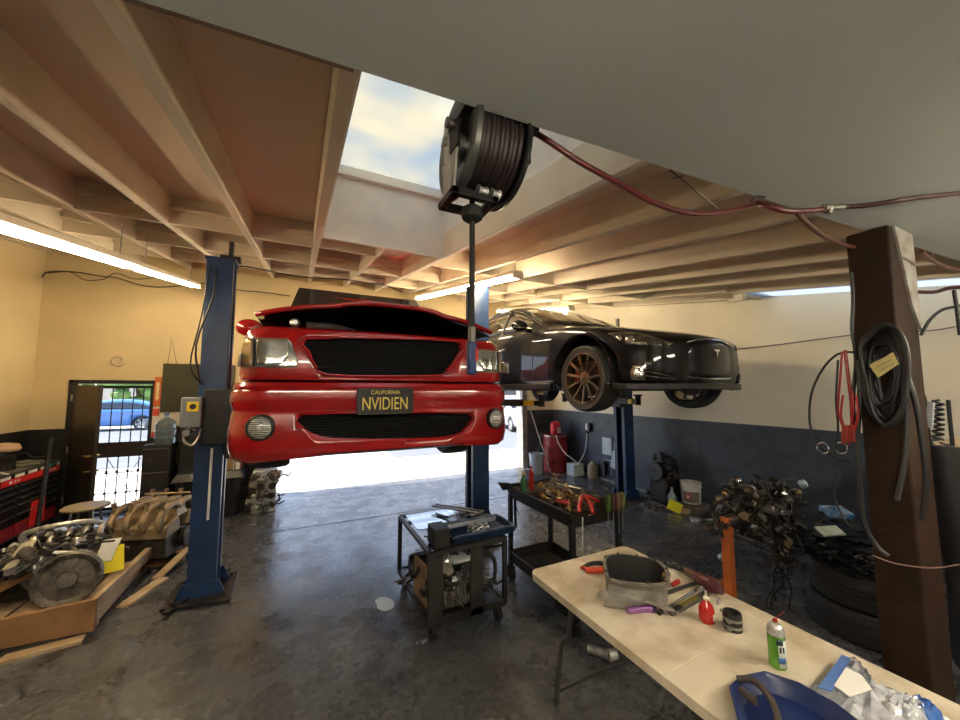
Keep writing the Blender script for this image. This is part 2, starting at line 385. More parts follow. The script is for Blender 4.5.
# roof: deck, joists, blocking, skylight well
JX = [XL + 0.03 + 0.0] + [-3.13, -2.48, -1.83, -1.18, -0.53, 0.11, 1.41, 2.06, 2.71, 3.36, 4.01, 4.66, 5.31, 5.96]
JH = 0.27
def rp_(x, y, dz=0.0): return (x, y, Rz(y) + dz)
def slope_box(mb, x0, x1, y0, y1, d0, d1):
    return mb.hexa([rp_(x0, y0, d0), rp_(x1, y0, d0), rp_(x1, y1, d0), rp_(x0, y1, d0), rp_(x0, y0, d1), rp_(x1, y0, d1), rp_(x1, y1, d1), rp_(x0, y1, d1)])
YJ0 = 0.95
deck = MB(); SX0, SX1, SY0, SY1 = 0.15, 1.385, 1.0, 3.73
Q = 0.02
TX0, TX1, TY0, TY1 = 5.38, 6.08, 0.2, 2.78          # strip skylight along the right wall
for x0, x1, y0, y1 in ((XL - 0.1, SX0 - Q, YF, YB + 0.25), (SX0 - Q, SX1 + Q, YF, SY0 - Q), (SX0 - Q, SX1 + Q, SY1 + Q, YB + 0.25), (SX1 + Q, TX0, YF, YB + 0.25), (TX0, TX1, YF, TY0), (TX0, TX1, TY1, YB + 0.25), (TX1, XR + 0.2, YF, YB + 0.25)):
    slope_box(deck, x0, x1, y0, y1, JH, JH + 0.08)
struct('ceiling', deck, deck_m, smooth=0)
tn = 4
for x in JX:
    j = MB(); cut = 0.0
    slope_box(j, x - 0.03, x + 0.03, YJ0 if x < 5.0 else TY1 + .15, YB + 0.2, random.uniform(-0.006, 0.006), JH)
    struct('trim_%d' % tn, j, ceil_w, bevel=0.003); tn += 1
blk = MB()
allj = sorted(JX + [0.76])
for row, (yy, dz) in enumerate(((4.25, 0.0), (5.6, 0.02), (6.8, 0.0))):
    for a, b_ in zip(allj, allj[1:]):
        if row == 0 and a < .1 and b_ > .5: continue
        if row == 0 and b_ < 0.3 or row > 0:
            o = random.uniform(-0.05, 0.05)
            slope_box(blk, a + 0.02, b_ - 0.02, yy + o, yy + 0.045 + o, 0.0, JH)
            slope_box(blk, a + 0.02, b_ - 0.02, yy + o - 0.05, yy + o + 0.1, 0.13, 0.165)
        elif random.random() < 0.5:
            slope_box(blk, a + 0.02, b_ - 0.02, yy, yy + 0.045, 0.0, JH)
struct('trim_%d' % tn, blk, ceil_w, bevel=0.003); tn += 1
# centre joist beyond the well
j = MB(); slope_box(j, 0.74, 0.785, SY1 + 0.05, YB + 0.2, 0, JH); struct('trim_%d' % tn, j, ceil_w); tn += 1
# skylight well: boards up to the curb, glass on top
ZT = 4.2
well = MB()
def wallq(p): return well.hexa(p)
well.hexa([(SX0, SY1, Rz(SY1)), (SX1, SY1, Rz(SY1)), (SX1, SY1 + 0.04, Rz(SY1)), (SX0, SY1 + 0.04, Rz(SY1)), (SX0 + 0.06, SY1, ZT), (SX1, SY1, ZT), (SX1, SY1 + 0.04, ZT), (SX0 + 0.06, SY1 + 0.04, ZT)])
well.hexa([(SX1, SY0, Rz(SY0)), (SX1 + 0.03, SY0, Rz(SY0)), (SX1 + 0.03, SY1 + 0.04, Rz(SY1)), (SX1, SY1 + 0.04, Rz(SY1)), (SX1, SY0, ZT - 0.3), (SX1 + 0.03, SY0, ZT - 0.3), (SX1 + 0.03, SY1 + 0.04, ZT), (SX1, SY1 + 0.04, ZT)])
well.hexa([(SX0 - 0.03, SY0, Rz(SY0)), (SX0, SY0, Rz(SY0)), (SX0, SY1 + 0.04, Rz(SY1)), (SX0 - 0.03, SY1 + 0.04, Rz(SY1)), (SX0 - 0.03, SY0, ZT - 0.3), (SX0 + 0.06, SY0, ZT - 0.3), (SX0 + 0.06, SY1 + 0.04, ZT), (SX0 - 0.03, SY1 + 0.04, ZT)])
well.b(SX0 - 0.03, SX1 + 0.03, SY0 - 0.04, SY0, Rz(SY0), ZT - 0.3)
struct('trim_%d' % tn, well, well_m, smooth=0); tn += 1
cb = MB()
def gz(y): return ZT - 0.3 + 0.3 * (y - SY0) / (SY1 - SY0)
cb.bar((SX0 + 0.04, SY1 - 0.03, ZT - 0.05), (SX1, SY1 - 0.03, ZT - 0.05), 0.06, 0.10, up=(0, 0, 1))
cb.bar((SX1 - 0.03, SY0, gz(SY0) - 0.05), (SX1 - 0.03, SY1, ZT - 0.05), 0.06, 0.10, up=(0, 0, 1))
cb.bar((SX0 + 0.08, SY0, gz(SY0) - 0.05), (SX0 + 0.08, SY1, ZT - 0.05), 0.06, 0.10, up=(0, 0, 1))
struct('trim_%d' % tn, cb, well_m, bevel=0.004); tn += 1
def pane_mat():
    m = bpy.data.materials.new('weathered_skylight_sheet'); m.use_nodes = True; n = m.node_tree.nodes; L = m.node_tree.links; n.remove(n['Principled BSDF'])
    o = n['Material Output']; t = n.new('ShaderNodeBsdfTranslucent'); gl = n.new('ShaderNodeBsdfGlossy'); gl.inputs['Roughness'].default_value = 0.1
    g = n.new('ShaderNodeNewGeometry'); nz = n.new('ShaderNodeTexNoise'); nz.inputs['Scale'].default_value = 1.3; nz.inputs['Detail'].default_value = 2; L.new(g.outputs['Position'], nz.inputs['Vector'])
    r = n.new('ShaderNodeValToRGB'); r.color_ramp.elements[0].position = 0.36; r.color_ramp.elements[0].color = (0.34, 0.37, 0.38, 1); r.color_ramp.elements[1].position = 0.64; r.color_ramp.elements[1].color = (0.50, 0.46, 0.37, 1)
    L.new(nz.outputs['Fac'], r.inputs[0]); L.new(r.outputs[0], t.inputs[0])
    mx = n.new('ShaderNodeMixShader'); mx.inputs[0].default_value = 0.06; L.new(t.outputs[0], mx.inputs[1]); L.new(gl.outputs[0], mx.inputs[2]); L.new(mx.outputs[0], o.inputs[0])
    return m
pane_m = pane_mat(); pane2_m = mat('clear_strip_sheet', (.8, .85, .9), .5)
b2_ = pane2_m.node_tree; b2_.nodes.remove(b2_.nodes['Principled BSDF']); t2_ = b2_.nodes.new('ShaderNodeBsdfTranslucent'); t2_.inputs[0].default_value = (.42, .46, .50, 1); b2_.links.new(t2_.outputs[0], b2_.nodes['Material Output'].inputs[0])
struct('window_1', MB().hexa([(SX0 - 0.05, SY0 - 0.05, gz(SY0) + 0.0), (SX1 + 0.05, SY0 - 0.05, gz(SY0)), (SX1 + 0.05, SY1 + 0.1, ZT + 0.01), (SX0 - 0.05, SY1 + 0.1, ZT + 0.01), (SX0 - 0.05, SY0 - 0.05, gz(SY0) + 0.012), (SX1 + 0.05, SY0 - 0.05, gz(SY0) + 0.012), (SX1 + 0.05, SY1 + 0.1, ZT + 0.022), (SX0 - 0.05, SY1 + 0.1, ZT + 0.022)]), pane_m, smooth=0)
g2 = MB(); slope_box(g2, TX0 + 0.04, TX1 + 0.03, TY0 - 0.04, TY1 + 0.10, 0.035, 0.05)
struct('window_2', g2, pane2_m, smooth=0)
g3 = MB(); slope_box(g3, TX0 - 0.01, TX0 + .03, TY0, TY1 + .12, 0, JH + 0.1); slope_box(g3, TX0, TX1 + 0.04, TY1 + .11, TY1 + 0.15, 0, JH + 0.1)
struct('trim_%d' % tn, g3, ceil_w); tn += 1
# low beam over the camera with its boarded underside, and the ledger at its left end
SOF = MB(); e0, e1 = (-2.6, 1.33), (6.1, 0.70)
SOF.hexa([(XL, YF, 2.99), (XR, YF, 2.99), (XR, 0.72, 2.99), (XL, 1.41, 2.99), (XL, YF, 3.06), (XR, YF, 3.06), (XR, 0.72, 3.06), (XL, 1.41, 3.06)])
SOF.hexa([(XL, 1.25, 3.04), (XR, 0.60, 3.04), (XR, 0.69, 3.04), (XL, 1.38, 3.04), (XL, 1.25, 3.5), (XR, 0.60, 3.4), (XR, 0.69, 3.4), (XL, 1.38, 3.5)])
struct('trim_%d' % tn, SOF, soffit_m, bevel=0.004); tn += 1
ld = MB(); ld.hexa([(XL, 1.385, 3.0), (0.12, 1.12, 3.0), (0.12, 1.17, 3.0), (XL, 1.44, 3.0), (XL, 1.385, 3.09), (0.12, 1.12, 3.07), (0.12, 1.17, 3.07), (XL, 1.44, 3.09)])
struct('trim_%d' % tn, ld, mat('brown_ledger', (0.33, 0.24, 0.17), 0.6, var=0.5, scale=4)); tn += 1

# wooden post under the beam
post_m = mat('old_post_timber', (0.030, 0.013, 0.005), 0.65, var=1.0, scale=3.2, bump=0.6, bscale=30, col2=(0.010, 0.005, 0.002), spec=0.25)
PX0, PX1, PY0, PY1 = 3.20, 3.56, 0.815, 1.01
pt = thing('wooden_post', 'dark brown square timber post carrying the grey beam, hung with cables', 'post', (3.37, 0.82, 0))
mbp = MB(); mbp.b(PX0, PX1, PY0, PY1, 0, 2.985); mbp.build('post', post_m, pt, bevel=0.012)
MB().hexa([(PX0 + 0.24, PY0 - 0.012, 2.5), (PX1 + 0.004, PY0 - 0.012, 2.35), (PX1 + 0.004, PY0, 2.35), (PX0 + 0.24, PY0, 2.5), (PX0 + 0.06, PY0 - 0.012, 2.985), (PX1 + 0.004, PY0 - 0.012, 2.985), (PX1 + 0.004, PY0, 2.985), (PX0 + 0.06, PY0, 2.985)]).build('painted_face', mat('flaked_white_paint', (0.36, 0.36, 0.33), 0.6, var=1.0, scale=9, col2=(0.20, 0.13, 0.08)), pt)

# fluorescent lights hung under the joists, and two unseen fill fixtures
def fluo(p, q, label, w_=0.13, e=40):
    p, q = Vector(p), Vector(q)
    t = thing('fluorescent_light', label, 'ceiling light', (p + q) / 2, group='fluorescent lights')
    d = (q - p).normalized()
    MB().bar(p, q, w_, 0.05, up=(0, 0, 1)).build('housing', fixw, t, bevel=0.006)
    side = d.cross(Vector((0, 0, 1))).normalized()
    for s in (-1, 1):
        o = side * s * w_ * 0.30 - Vector((0, 0, 0.045))
        MB().cyl(p + o + d * 0.05, q + o - d * 0.05, 0.019, n=12).build('tube', tube_mat(e), t)
    for ee in (p, q):
        MB().box(ee - Vector((0, 0, 0.035)), (w_ * 1.05, 0.035, 0.07)).build('lamp_holder', fixw, t, bevel=0.004)
    for k in (0.12, 0.88):
        c = lin(p, q, k); MB().cyl(c, (c.x, c.y, Rz(c.y) if c.y > 1 else 2.99), 0.006, n=6).build('hanger', steel, t)
    return t
fluo((-1.6, 2.46, 2.85), (-1.6, 4.90, 3.285), 'nearer of the two lit fluorescent lights end to end along the left bays', 0.17, 21)
fluo((-1.6, 4.94, 3.29), (-1.6, 7.36, 3.72), 'farther of the two lit fluorescent lights end to end along the left bays', 0.13, 20)
fluo((2.2, 3.45, Rz(3.45) - 0.09), (2.14, 7.2, Rz(7.2) - 0.10), 'lit fluorescent light just beyond the hose reel and skylight well', e=48)
fluo((4.2, 4.88, 3.42), (4.2, 7.45, 3.88), 'lit fluorescent light above the black sedan roof', e=40)
fluo((-1.5, -0.9, 2.70), (0.9, -0.9, 2.70), 'unseen fluorescent light added as fill below the low ceiling behind the viewer', e=42)  # unseen fixture, added low and strong to brighten the soffit and table
fluo((2.2, -0.7, 2.70), (4.6, -0.7, 2.70), 'unseen fluorescent light added as fill below the low ceiling near the timber post', e=42)  # second added fill fixture, also out of view
# ================================================================ OUTSIDE
gm = mat('sunlit_concrete', (0.62, 0.58, 0.50), 0.8, var=0.7, scale=0.8, bump=0.2, col2=(0.46, 0.43, 0.37))
asph = mat('asphalt', (0.16, 0.165, 0.18), 0.85, var=0.6, scale=1.5, bump=0.2, col2=(0.11, 0.115, 0.125))
struct('ground', MB().b(-60, 60, YB + 0.1, 60, -0.13, -0.01), gm, smooth=0)
struct('trim_60', MB().b(-60, 2.6, 12.5, 24.0, -0.02, 0.0).b(2.6, 60, 10.8, 24.0, -0.02, 0.0), asph, smooth=0)

def loft_car(nm, label, S, M, paint, glass, group=None, ring=3, along=3):
    """S: stations of (y, [(x, z) x 12]) from nose to tail, half rings from bottom centre to top centre"""
    def cr(a, b_, c, d, t): return [0.5 * ((2 * b_[k]) + (c[k] - a[k]) * t + (2 * a[k] - 5 * b_[k] + 4 * c[k] - d[k]) * t * t + (3 * b_[k] - a[k] - 3 * c[k] + d[k]) * t ** 3) for k in range(3)]
    def res(P, n):
        Q = []
        for i in range(len(P) - 1):
            a, b_, c, d = P[max(i - 1, 0)], P[i], P[i + 1], P[min(i + 2, len(P) - 1)]
            for j in range(n): Q.append(cr(a, b_, c, d, j / n))
        Q.append(list(P[-1])); return Q
    G = [[(x, y, z) for x, z in r] for y, r in S]
    cols = [res([g[i] for g in G], along) for i in range(len(G[0]))]
    R = [res([cols[i][k] for i in range(len(cols))], ring) for k in range(len(cols[0]))]
    return R
def body_mesh(R, M, name, m, parent):
    mb = MB().at(M)
    full = [[Vector(p) for p in r] + [Vector((-p[0], p[1], p[2])) for p in r[-2:0:-1]] for r in R]
    mb.rings(full); return mb.build(name, m, parent, smooth=50)
def sub_panel(R, M, name, m, parent, k0, k1, i0, i1, off=0.006, both=True, mid=False, shear=None):
    outs = []
    for sgn in ((1, -1) if both else (1,)):
        G = []
        for k in range(k0, k1 + 1):
            row = []
            a, b_ = (i0, i1) if shear is None else shear(k)
            for i in range(a, b_ + 1):
                p = Vector(R[k][i]); nb = Vector(R[k][min(i + 1, len(R[k]) - 1)]) - Vector(R[k][max(i - 1, 0)])
                n = Vector((nb.z, 0, -nb.x)); n = n.normalized() if n.length > 1e-6 else Vector((0, 0, 1))
                p = p + n * off; row.append(Vector((p.x * sgn, p.y, p.z)))
            if mid: row = row + [Vector((-p.x, p.y, p.z)) for p in row[-2::-1]]
            G.append(row)
        o = MB().at(M).grid(G).build(name, m, parent, smooth=50); md = o.modifiers.new('s', 'SOLIDIFY'); md.thickness = 0.006; md.offset = 0; outs.append(o)
    return outs
def arch_cut(body, M, y, z, r, w_, sgn, depth=0.36):
    mb = MB().at(M); mb.cyl((sgn * (w_ + 0.2), y, z), (sgn * (w_ - depth), y, z), r, n=48)
    cobj = mb.build('cutter', black); bool_cut(body, cobj)
def wheel(parent, M, c, sgn, R_=0.39, wd_=0.26, rim_m=None, tm=None, spokes=10, rr=0.70, name='wheel', caliper=None, sw=1.0):
    """a tyre with its rim as a sub-part; the axle runs along x"""
    rim_m = rim_m or alu; tm = tm or tyre_m
    c = Vector(c); a = Vector((sgn, 0, 0)); h = wd_ / 2; q = R_ * rr
    t = MB().at(M); t.lathe(c, [(q, -h * .9), (R_ * .93, -h), (R_ * .985, -h * .8), (R_, -h * .4), (R_, h * .4), (R_ * .985, h * .8), (R_ * .93, h), (q, h * .86), (q, -h * .9)], a, n=48, cap=False)
    to = t.build(name, tm, parent)
    m_ = MB().at(M); m_.lathe(c, [(q * 1.0, h * .85), (q * 1.02, h * .93), (q * .96, h * .93), (q * .93, h * .5), (q * .92, -h * .9)], a, n=48, cap=False)
    m_.lathe(c, [(.0, h * .30), (.075, h * .36), (.085, h * .62), (.045, h * .70), (0, h * .72)], a, n=20)
    for k in range(spokes):
        an = 2 * pi * k / spokes + 0.2; d = Vector((0, cos(an), sin(an))); tt = Vector((0, -sin(an), cos(an)))
        p = c + a * h * .52 + d * .05; e = c + a * h * .86 + d * q * .95
        w0, w1 = .022 * sw, .030 * sw
        m_.hexa([p - tt * w0 - a * .02, p + tt * w0 - a * .02, p + tt * w0 + a * .01, p - tt * w0 + a * .02, e - tt * w1 * .8 - a * .02, e + tt * w1 - a * .02, e + tt * w1 * .6, e - tt * w1])
    ro = m_.build('rim', rim_m, to, bevel=0.003)
    d_ = MB().at(M); d_.cyl(c - a * h * .1, c + a * h * .12, q * .72, n=32)
    d_.build('brake_disc', dsteel, to)
    if caliper:
        k = MB().at(M); k.box(c + Vector((a.x * h * .15, .55 * q, .12 * q)), (.06, .07, .16), rx=0.2); k.build('brake_caliper', caliper, to, bevel=0.008)
    return to
def hr(w, zb, z1, z2, zs, tops):
    return [(0.0, zb), (w * .80, zb), (w * .95, zb + .05), (w, z1), (w, z2), (w * .985, zs)] + tops
def hood_t(w, zs, zc):                      # six points from the shoulder to the crown
    return [(w * .93, zs + (zc - zs) * .35), (w * .82, zs + (zc - zs) * .6), (w * .66, zs + (zc - zs) * .78), (w * .45, zs + (zc - zs) * .9), (w * .22, zs + (zc - zs) * .98), (0.0, zc)]
def cab_t(w, zs, zr, xt):
    return [(w * .94, zs + .02), (lin(w * .94, xt, .5), lin(zs, zr, .5)), (xt, zr - .09), (xt * .86, zr - .03), (xt * .45, zr - .005), (0.0, zr)]
def plain_car(label, loc, rz, paint, L=4.6, w=.9, H=1.45, beltz=.95, suv=False, group=None, rim=None):
    t = thing('parked_car', label, 'car', loc, rz, group)
    M = wmat(t); k = L / 4.6; b_ = beltz; r_ = H
    rear = r_ * .97 if suv else r_ * .9
    S = [(0, hr(w * .75, .35, .42, .5, .62, hood_t(w * .75, .62, .68))), (.15 * k, hr(w * .93, .25, .4, .55, .72, hood_t(w * .93, .72, .78))), (.7 * k, hr(w, .22, .4, .6, b_ * .88, hood_t(w, b_ * .88, b_ * .96))),
         (1.25 * k, hr(w, .22, .4, .6, b_ * .95, hood_t(w, b_ * .95, b_ * 1.04))), (1.75 * k, hr(w, .22, .4, .65, b_, cab_t(w, b_, lin(b_, r_, .7), w * .78))), (2.2 * k, hr(w, .22, .4, .65, b_, cab_t(w, b_, r_, w * .7))),
         (3.2 * k, hr(w, .22, .4, .65, b_, cab_t(w, b_, r_, w * .7))), (4.0 * k, hr(w, .24, .4, .65, b_, cab_t(w, b_, rear if suv else lin(b_, r_, .55), w * .68))), (4.45 * k, hr(w * .97, .3, .42, .65, b_, cab_t(w * .97, b_, b_ + (.35 if suv else .08), w * .62))), (4.6 * k, hr(w * .9, .38, .45, .65, b_ * .92, hood_t(w * .9, b_ * .92, b_)))]
    R = loft_car('', '', S, M, paint, None)
    bo = body_mesh(R, M, 'body', paint, t)
    for y in (.85 * k, 3.7 * k):
        for s in (1, -1):
            arch_cut(bo, M, y, .34, .38, w, s, .25)
            wheel(t, M, (s * (w - .11), y, .33), s, .33, .2, rim or alub, spokes=6)
    n = 3
    sub_panel(R, M, 'side_window', glass_dark, t, 5 * n - 2, 8 * n - 1, 6 * n + 1, 8 * n - 1)
    sub_panel(R, M, 'windshield', glass_dark, t, 3 * n + 1, 5 * n - 1, 9 * n - 2, 11 * n, both=False, mid=True)
    return t
car_silver = mat('silver_car_paint', (0.42, 0.42, 0.43), 0.3, 0.3, coat=1)
car_blue = mat('blue_car_paint', (0.05, 0.18, 0.45), 0.3, coat=1)
car_dark = mat('charcoal_car_paint', (0.02, 0.025, 0.035), 0.3, coat=1)
car_white = mat('white_car_paint', (0.75, 0.75, 0.75), 0.3, coat=1)
c1 = Yp(505, 452, 16.0)
plain_car('silver hatchback parked outside, seen between the red truck bumper and the bay jamb', (c1.x + 0.4, 14.0, 0), radians(-12), car_silver, L=4.4, H=1.55, suv=True)
plain_car('dark pickup-sized car with white wheels parked beyond the barred gate', (-6.0, 21.5, 0), radians(-90), car_dark, L=5.4, w=.95, H=1.45, beltz=.95, suv=False, rim=white_p)
plain_car('blue car parked across the street behind the dark one', (-10.6, 24.5, 0), radians(-90), car_blue, L=4.6, H=1.5)
plain_car('white van parked across the street beyond the gate', (-6.4, 27.2, 0), radians(-90), car_white, L=4.8, w=1.0, H=2.0, beltz=1.1, suv=True)

stucco = mat('pale_stucco', (0.70, 0.62, 0.55), 0.8, var=0.3, scale=1)
bt = thing('distant_building', 'pale pink stucco building across the street with dark windows', 'building', (14, 36, 0))
MB().b(2, 34, 36, 44, 0, 6.5).build('wall', stucco, bt); MB().b(1.7, 34.3, 35.7, 44.3, 6.5, 6.8).build('roof', mat('roof_tile', (0.35, 0.15, 0.1), 0.8), bt)
for k in range(7): MB().b(4 + k * 4.2, 5.8 + k * 4.2, 35.95, 36.05, 1.4 + 0, 3.2).build('window', glass_dark, bt)
leaf = mat('tree_leaves', (0.13, 0.24, 0.05), 0.6, var=0.9, scale=2.5, col2=(0.03, 0.07, 0.015), bump=0.5)
bark = mat('bark', (0.12, 0.08, 0.05), 0.9)
def tree(x, y, h, r, label):
    t = thing('street_tree', label, 'tree', (x, y, 0), group=None)
    MB().tube([(x, y, 0), (x + .1, y, h * .3), (x - .05, y, h * .6)], .18, rend=.1).build('trunk', bark, t)
    mb = MB(); rnd = random.Random(int(x * 10))
    for k in range(42):
        a, b_ = rnd.uniform(0, 6.28), rnd.uniform(-1, 1); q = rnd.uniform(.3, 1) * r
        mb.sph((x + cos(a) * q * (1 - b_ * b_) ** .5, y + sin(a) * q * .7, h * .72 + b_ * r * .75), r * rnd.uniform(.16, .34), n=8, sq=(1, 1, .7))
    mb.build('crown', leaf, t, smooth=0)
tree(-16.5, 31.5, 3.4, 1.7, 'bushy green street tree farthest left beyond the barred gate')
tree(-12.9, 31.5, 3.5, 1.5, 'round green street tree in the middle beyond the barred gate')
tree(-9.5, 31.5, 3.6, 1.8, 'bushy green street tree right of the other beyond the barred gate')
wl = MB().b(-30, 0, 34, 34.2, 0, 2.2); wl.build('garden_wall', stucco, cat='wall', label='low pale wall behind the cars across the street')

# ================================================================ VEHICLE LIFTS
def lift_column(label, x, y, side, H=3.3, cz=1.45, paint=blue_c, unit=False, top_rod=False, arms=None, foot=True):
    """side: +1 when the vehicle is to +x"""
    t = thing('lift_column', label, 'lift column', (x, y, 0), group='vehicle lift columns')
    s = side; w_, d_ = .115, .13
    c = MB(); 
    c.pz([(x - s * w_, y - d_), (x + s * w_, y - d_), (x + s * w_, y - d_ * .45), (x + s * w_ * .82, y - d_ * .45), (x + s * w_ * .82, y - d_ * .85), (x - s * w_ * .85, y - d_ * .85), (x - s * w_ * .85, y + d_ * .85), (x + s * w_ * .82, y + d_ * .85), (x + s * w_ * .82, y + d_ * .45), (x + s * w_, y + d_ * .45), (x + s * w_, y + d_), (x - s * w_, y + d_)], 0.02, H)
    c.build('column', paint, t, bevel=0.006)
    MB().b(x - .26, x + .26, y - .26, y + .26, 0, .022).build('base_plate', blackm, t, bevel=0.003)
    g = MB()
    for sy in (-1, 1): g.hexa([(x - .2, y + sy * .14, .02), (x + .2, y + sy * .14, .02), (x + .2, y + sy * .155, .02), (x - .2, y + sy * .155, .02), (x - .14, y + sy * .14, .16), (x + .14, y + sy * .14, .16), (x + .14, y + sy * .155, .16), (x - .14, y + sy * .155, .16)])
    g.build('gusset', paint, t)
    for ax, ay in ((-.2, -.2), (.2, -.2), (.2, .2), (-.2, .2)): MB().cyl((x + ax, y + ay, .02), (x + ax, y + ay, .055), .018, n=6).build('anchor_bolt', dsteel, t)
    car = MB(); car.b(x - s * .0, x + s * .26, y - .10, y + .10, cz - .1, cz + .52); car.b(x + s * .14, x + s * .30, y - .22, y + .22, cz - .12, cz + .10); car.b(x + s * .16, x + s * .22, y - .19, y + .19, cz + .1, cz + .5)
    car.build('carriage', blackm, t, bevel=0.01)
    MB().b(x - s * .02, x + s * .02, y - .02, y + .02, cz + .5, H + .04).build('chain', dsteel, t)
    MB().b(x - .13, x + .13, y - .12, y + .12, H, H + .03).build('top_cap', paint, t)
    if top_rod:
        MB().b(x + s * .05, x + s * .09, y - .03, y + .03, H, H + .24).b(x - .02, x + .16, y - .05, y + .05, H + .03, H + .08).build('stop_rod', blackm, t)
    for ax, ay in (arms or []):
        a = MB(); p = Vector((x + s * .22, y + (.16 if ay > y else -.16), cz)); e = Vector((ax, ay, cz)); a.bar(p, lin(p, e, .6), .13, .10, up=(0, 0, 1)); a.bar(lin(p, e, .5), e, .09, .07, up=(0, 0, 1))
        a.cyl((e.x, e.y, cz - .05), (e.x, e.y, cz + .09), .045); ao = a.build('arm', blackm, t, bevel=0.006)
        MB().cyl((e.x, e.y, cz + .09), (e.x, e.y, cz + .12), .065, n=20).build('pad', rubber, ao)
        m_ = lin(p, e, .78); MB().box((m_.x, m_.y, cz - .0), (.16, .14, .074), rz=math.atan2(e.y - p.y, e.x - p.x)).build('hazard_tape', yellow, ao)
    return t
lcL = lift_column('blue lift column left of the red truck, with a grey control box and yellow sticker', -0.77, 4.55, 1, 3.30, 1.42, top_rod=True, arms=[(0.05, 3.75), (0.05, 5.6)])
lift_column('blue lift column right of the red truck, behind its headlight', 2.15, 4.42, -1, 3.36, 1.42, arms=[(1.25, 3.85), (1.25, 5.5)])
lift_column('black and blue lift column by the right wall, behind the black sedan nose', 5.45, 4.95, -1, 3.08, 1.78, top_rod=True, arms=[(4.85, 4.1), (4.85, 5.9)])
lift_column('blue lift column mostly hidden behind the one right of the red truck', 2.50, 5.15, 1, 3.30, 1.78, arms=[(3.12, 4.3), (3.12, 6.0)])
MB().b(-.82, -.46, 4.34, 4.41, 1.44, 1.98).build('carriage_guard', blackm, lcL, bevel=.01)
# control box on the left column
pu = MB(); pu.b(-0.98, -0.82, 4.26, 4.42, 1.62, 1.90); pu.build('control_box', mat('grey_metal_box', (0.16, 0.18, 0.20), 0.5), lcL, bevel=0.01)
st = MB().b(-0.93, -0.84, 4.254, 4.26, 1.77, 1.86); st.build('sticker', yellow, lcL)
MB().cyl((-0.885, 4.253, 1.815), (-0.885, 4.2535, 1.815), 0.026, n=16).build('sticker_mark', black, lcL)
MB().tube([(-0.90, 4.30, 1.64), (-0.94, 4.26, 1.52), (-0.87, 4.22, 1.46), (-0.83, 4.26, 1.52), (-0.83, 4.34, 1.60)], .012).cyl((-.91, 4.28, 1.58), (-.91, 4.2, 1.58), .03).build('release_lever', steel, lcL)
MB().b(-0.755, -0.735, 4.405, 4.42, 0.72, 1.40).build('white_strip', white_p, lcL)
MB().tube([(-0.86, 4.36, 2.02), (-0.90, 4.30, 2.4), (-0.80, 4.36, 2.9), (-0.80, 4.42, 3.2)], .009).tube([(-0.83, 4.36, 2.02), (-0.93, 4.28, 2.2), (-0.88, 4.34, 2.7), (-0.85, 4.42, 3.25)], .007).build('cable', black, lcL)
MB().bar((-1.03, 4.30, .03), (-0.50, 4.20, .03), .05, .02).bar((-0.98, 4.20, .03), (-0.62, 4.9, .03), .05, .02).build('floor_bracket', blackm, lcL)
# ================================================================ RED PICKUP TRUCK ON THE LIFT
TC, TY = 0.655, 2.72            # centre line and nose
tr = thing('pickup_truck', 'red pickup truck raised on the lift with its hood popped, facing the viewer', 'pickup truck', (TC, 5.3, 1.3))
TM = Matrix.Translation((TC, TY, 0))
def plan_path(hw, rad, back, bow, n=10):
    """outline from left rear, round the nose, to right rear; returns points and outward normals"""
    P = []
    ys = lambda x: bow * (abs(x) / hw) ** 2.2
    xs = [-(hw - rad) + 2 * (hw - rad) * i / 24 for i in range(25)]
    y0 = ys(hw - rad)
    L = [(-hw, back), (-hw, lin(y0 + rad, back, .5)), (-hw, y0 + rad * 1.25)]
    for i in range(1, n): a = pi / 2 * i / n; L.append((-(hw - rad) - rad * cos(a), y0 + rad - rad * sin(a)))
    P = L + [(x, ys(x)) for x in xs] + [(-x, y) for x, y in L[::-1]]
    N = []
    for i in range(len(P)):
        a, b_ = P[max(i - 1, 0)], P[min(i + 1, len(P) - 1)]; d = Vector((b_[0] - a[0], b_[1] - a[1])).normalized(); N.append(Vector((d.y, -d.x)))
    return P, N
def swept(name, hw, rad, back, bow, sec, m, parent, zmod=None):
    P, N = plan_path(hw, rad, back, bow); mb = MB().at(TM); R = []
    for (x, y), n in zip(P, N):
        R.append([Vector((x + n.x * -o, y + n.y * -o, z + (zmod(x, z) if zmod else 0))) for o, z in sec])
    return mb.rings(R).build(name, m, parent, smooth=40)
def bz(x, z):                                     # the lower lip drops a little at the corners
    k = max(0, (1.62 - z) / .12); return -0.03 * k * max(0, (abs(x) - .45) / .5) * (1 if abs(x) < 1.0 else .8)
bump = swept('bumper', 1.085, .26, 1.0, .12, [(.16, 1.52), (.05, 1.515), (.015, 1.54), (0, 1.60), (.0, 1.70), (.012, 1.80), (.018, 1.84), (.004, 1.87), (0, 1.92), (.004, 1.962), (.018, 1.972), (.014, 1.995), (.03, 2.02), (.07, 2.03), (.20, 2.03), (.20, 1.8)], gloss_red, tr, bz)
header = swept('front_fascia', 1.08, .25, 1.0, .10, [(.10, 2.035), (.055, 2.04), (.045, 2.08), (.05, 2.2), (.065, 2.32), (.085, 2.385), (.12, 2.415), (.20, 2.42), (.30, 2.40), (.30, 2.1)], gloss_red, tr)
def cut_px(o, poly, y0, y1, sm=3):
    P = [Yp(px, py, TY + .05) for px, py in poly]; pp = smooth_poly([(p.x, p.z) for p in P], sm)
    c = MB().py(pp, y0, y1).build('cutter', black); bool_cut(o, c); return pp
def Q(poly, ox, oy, k): return [(ox + x / k, oy + y / k) for x, y in poly]
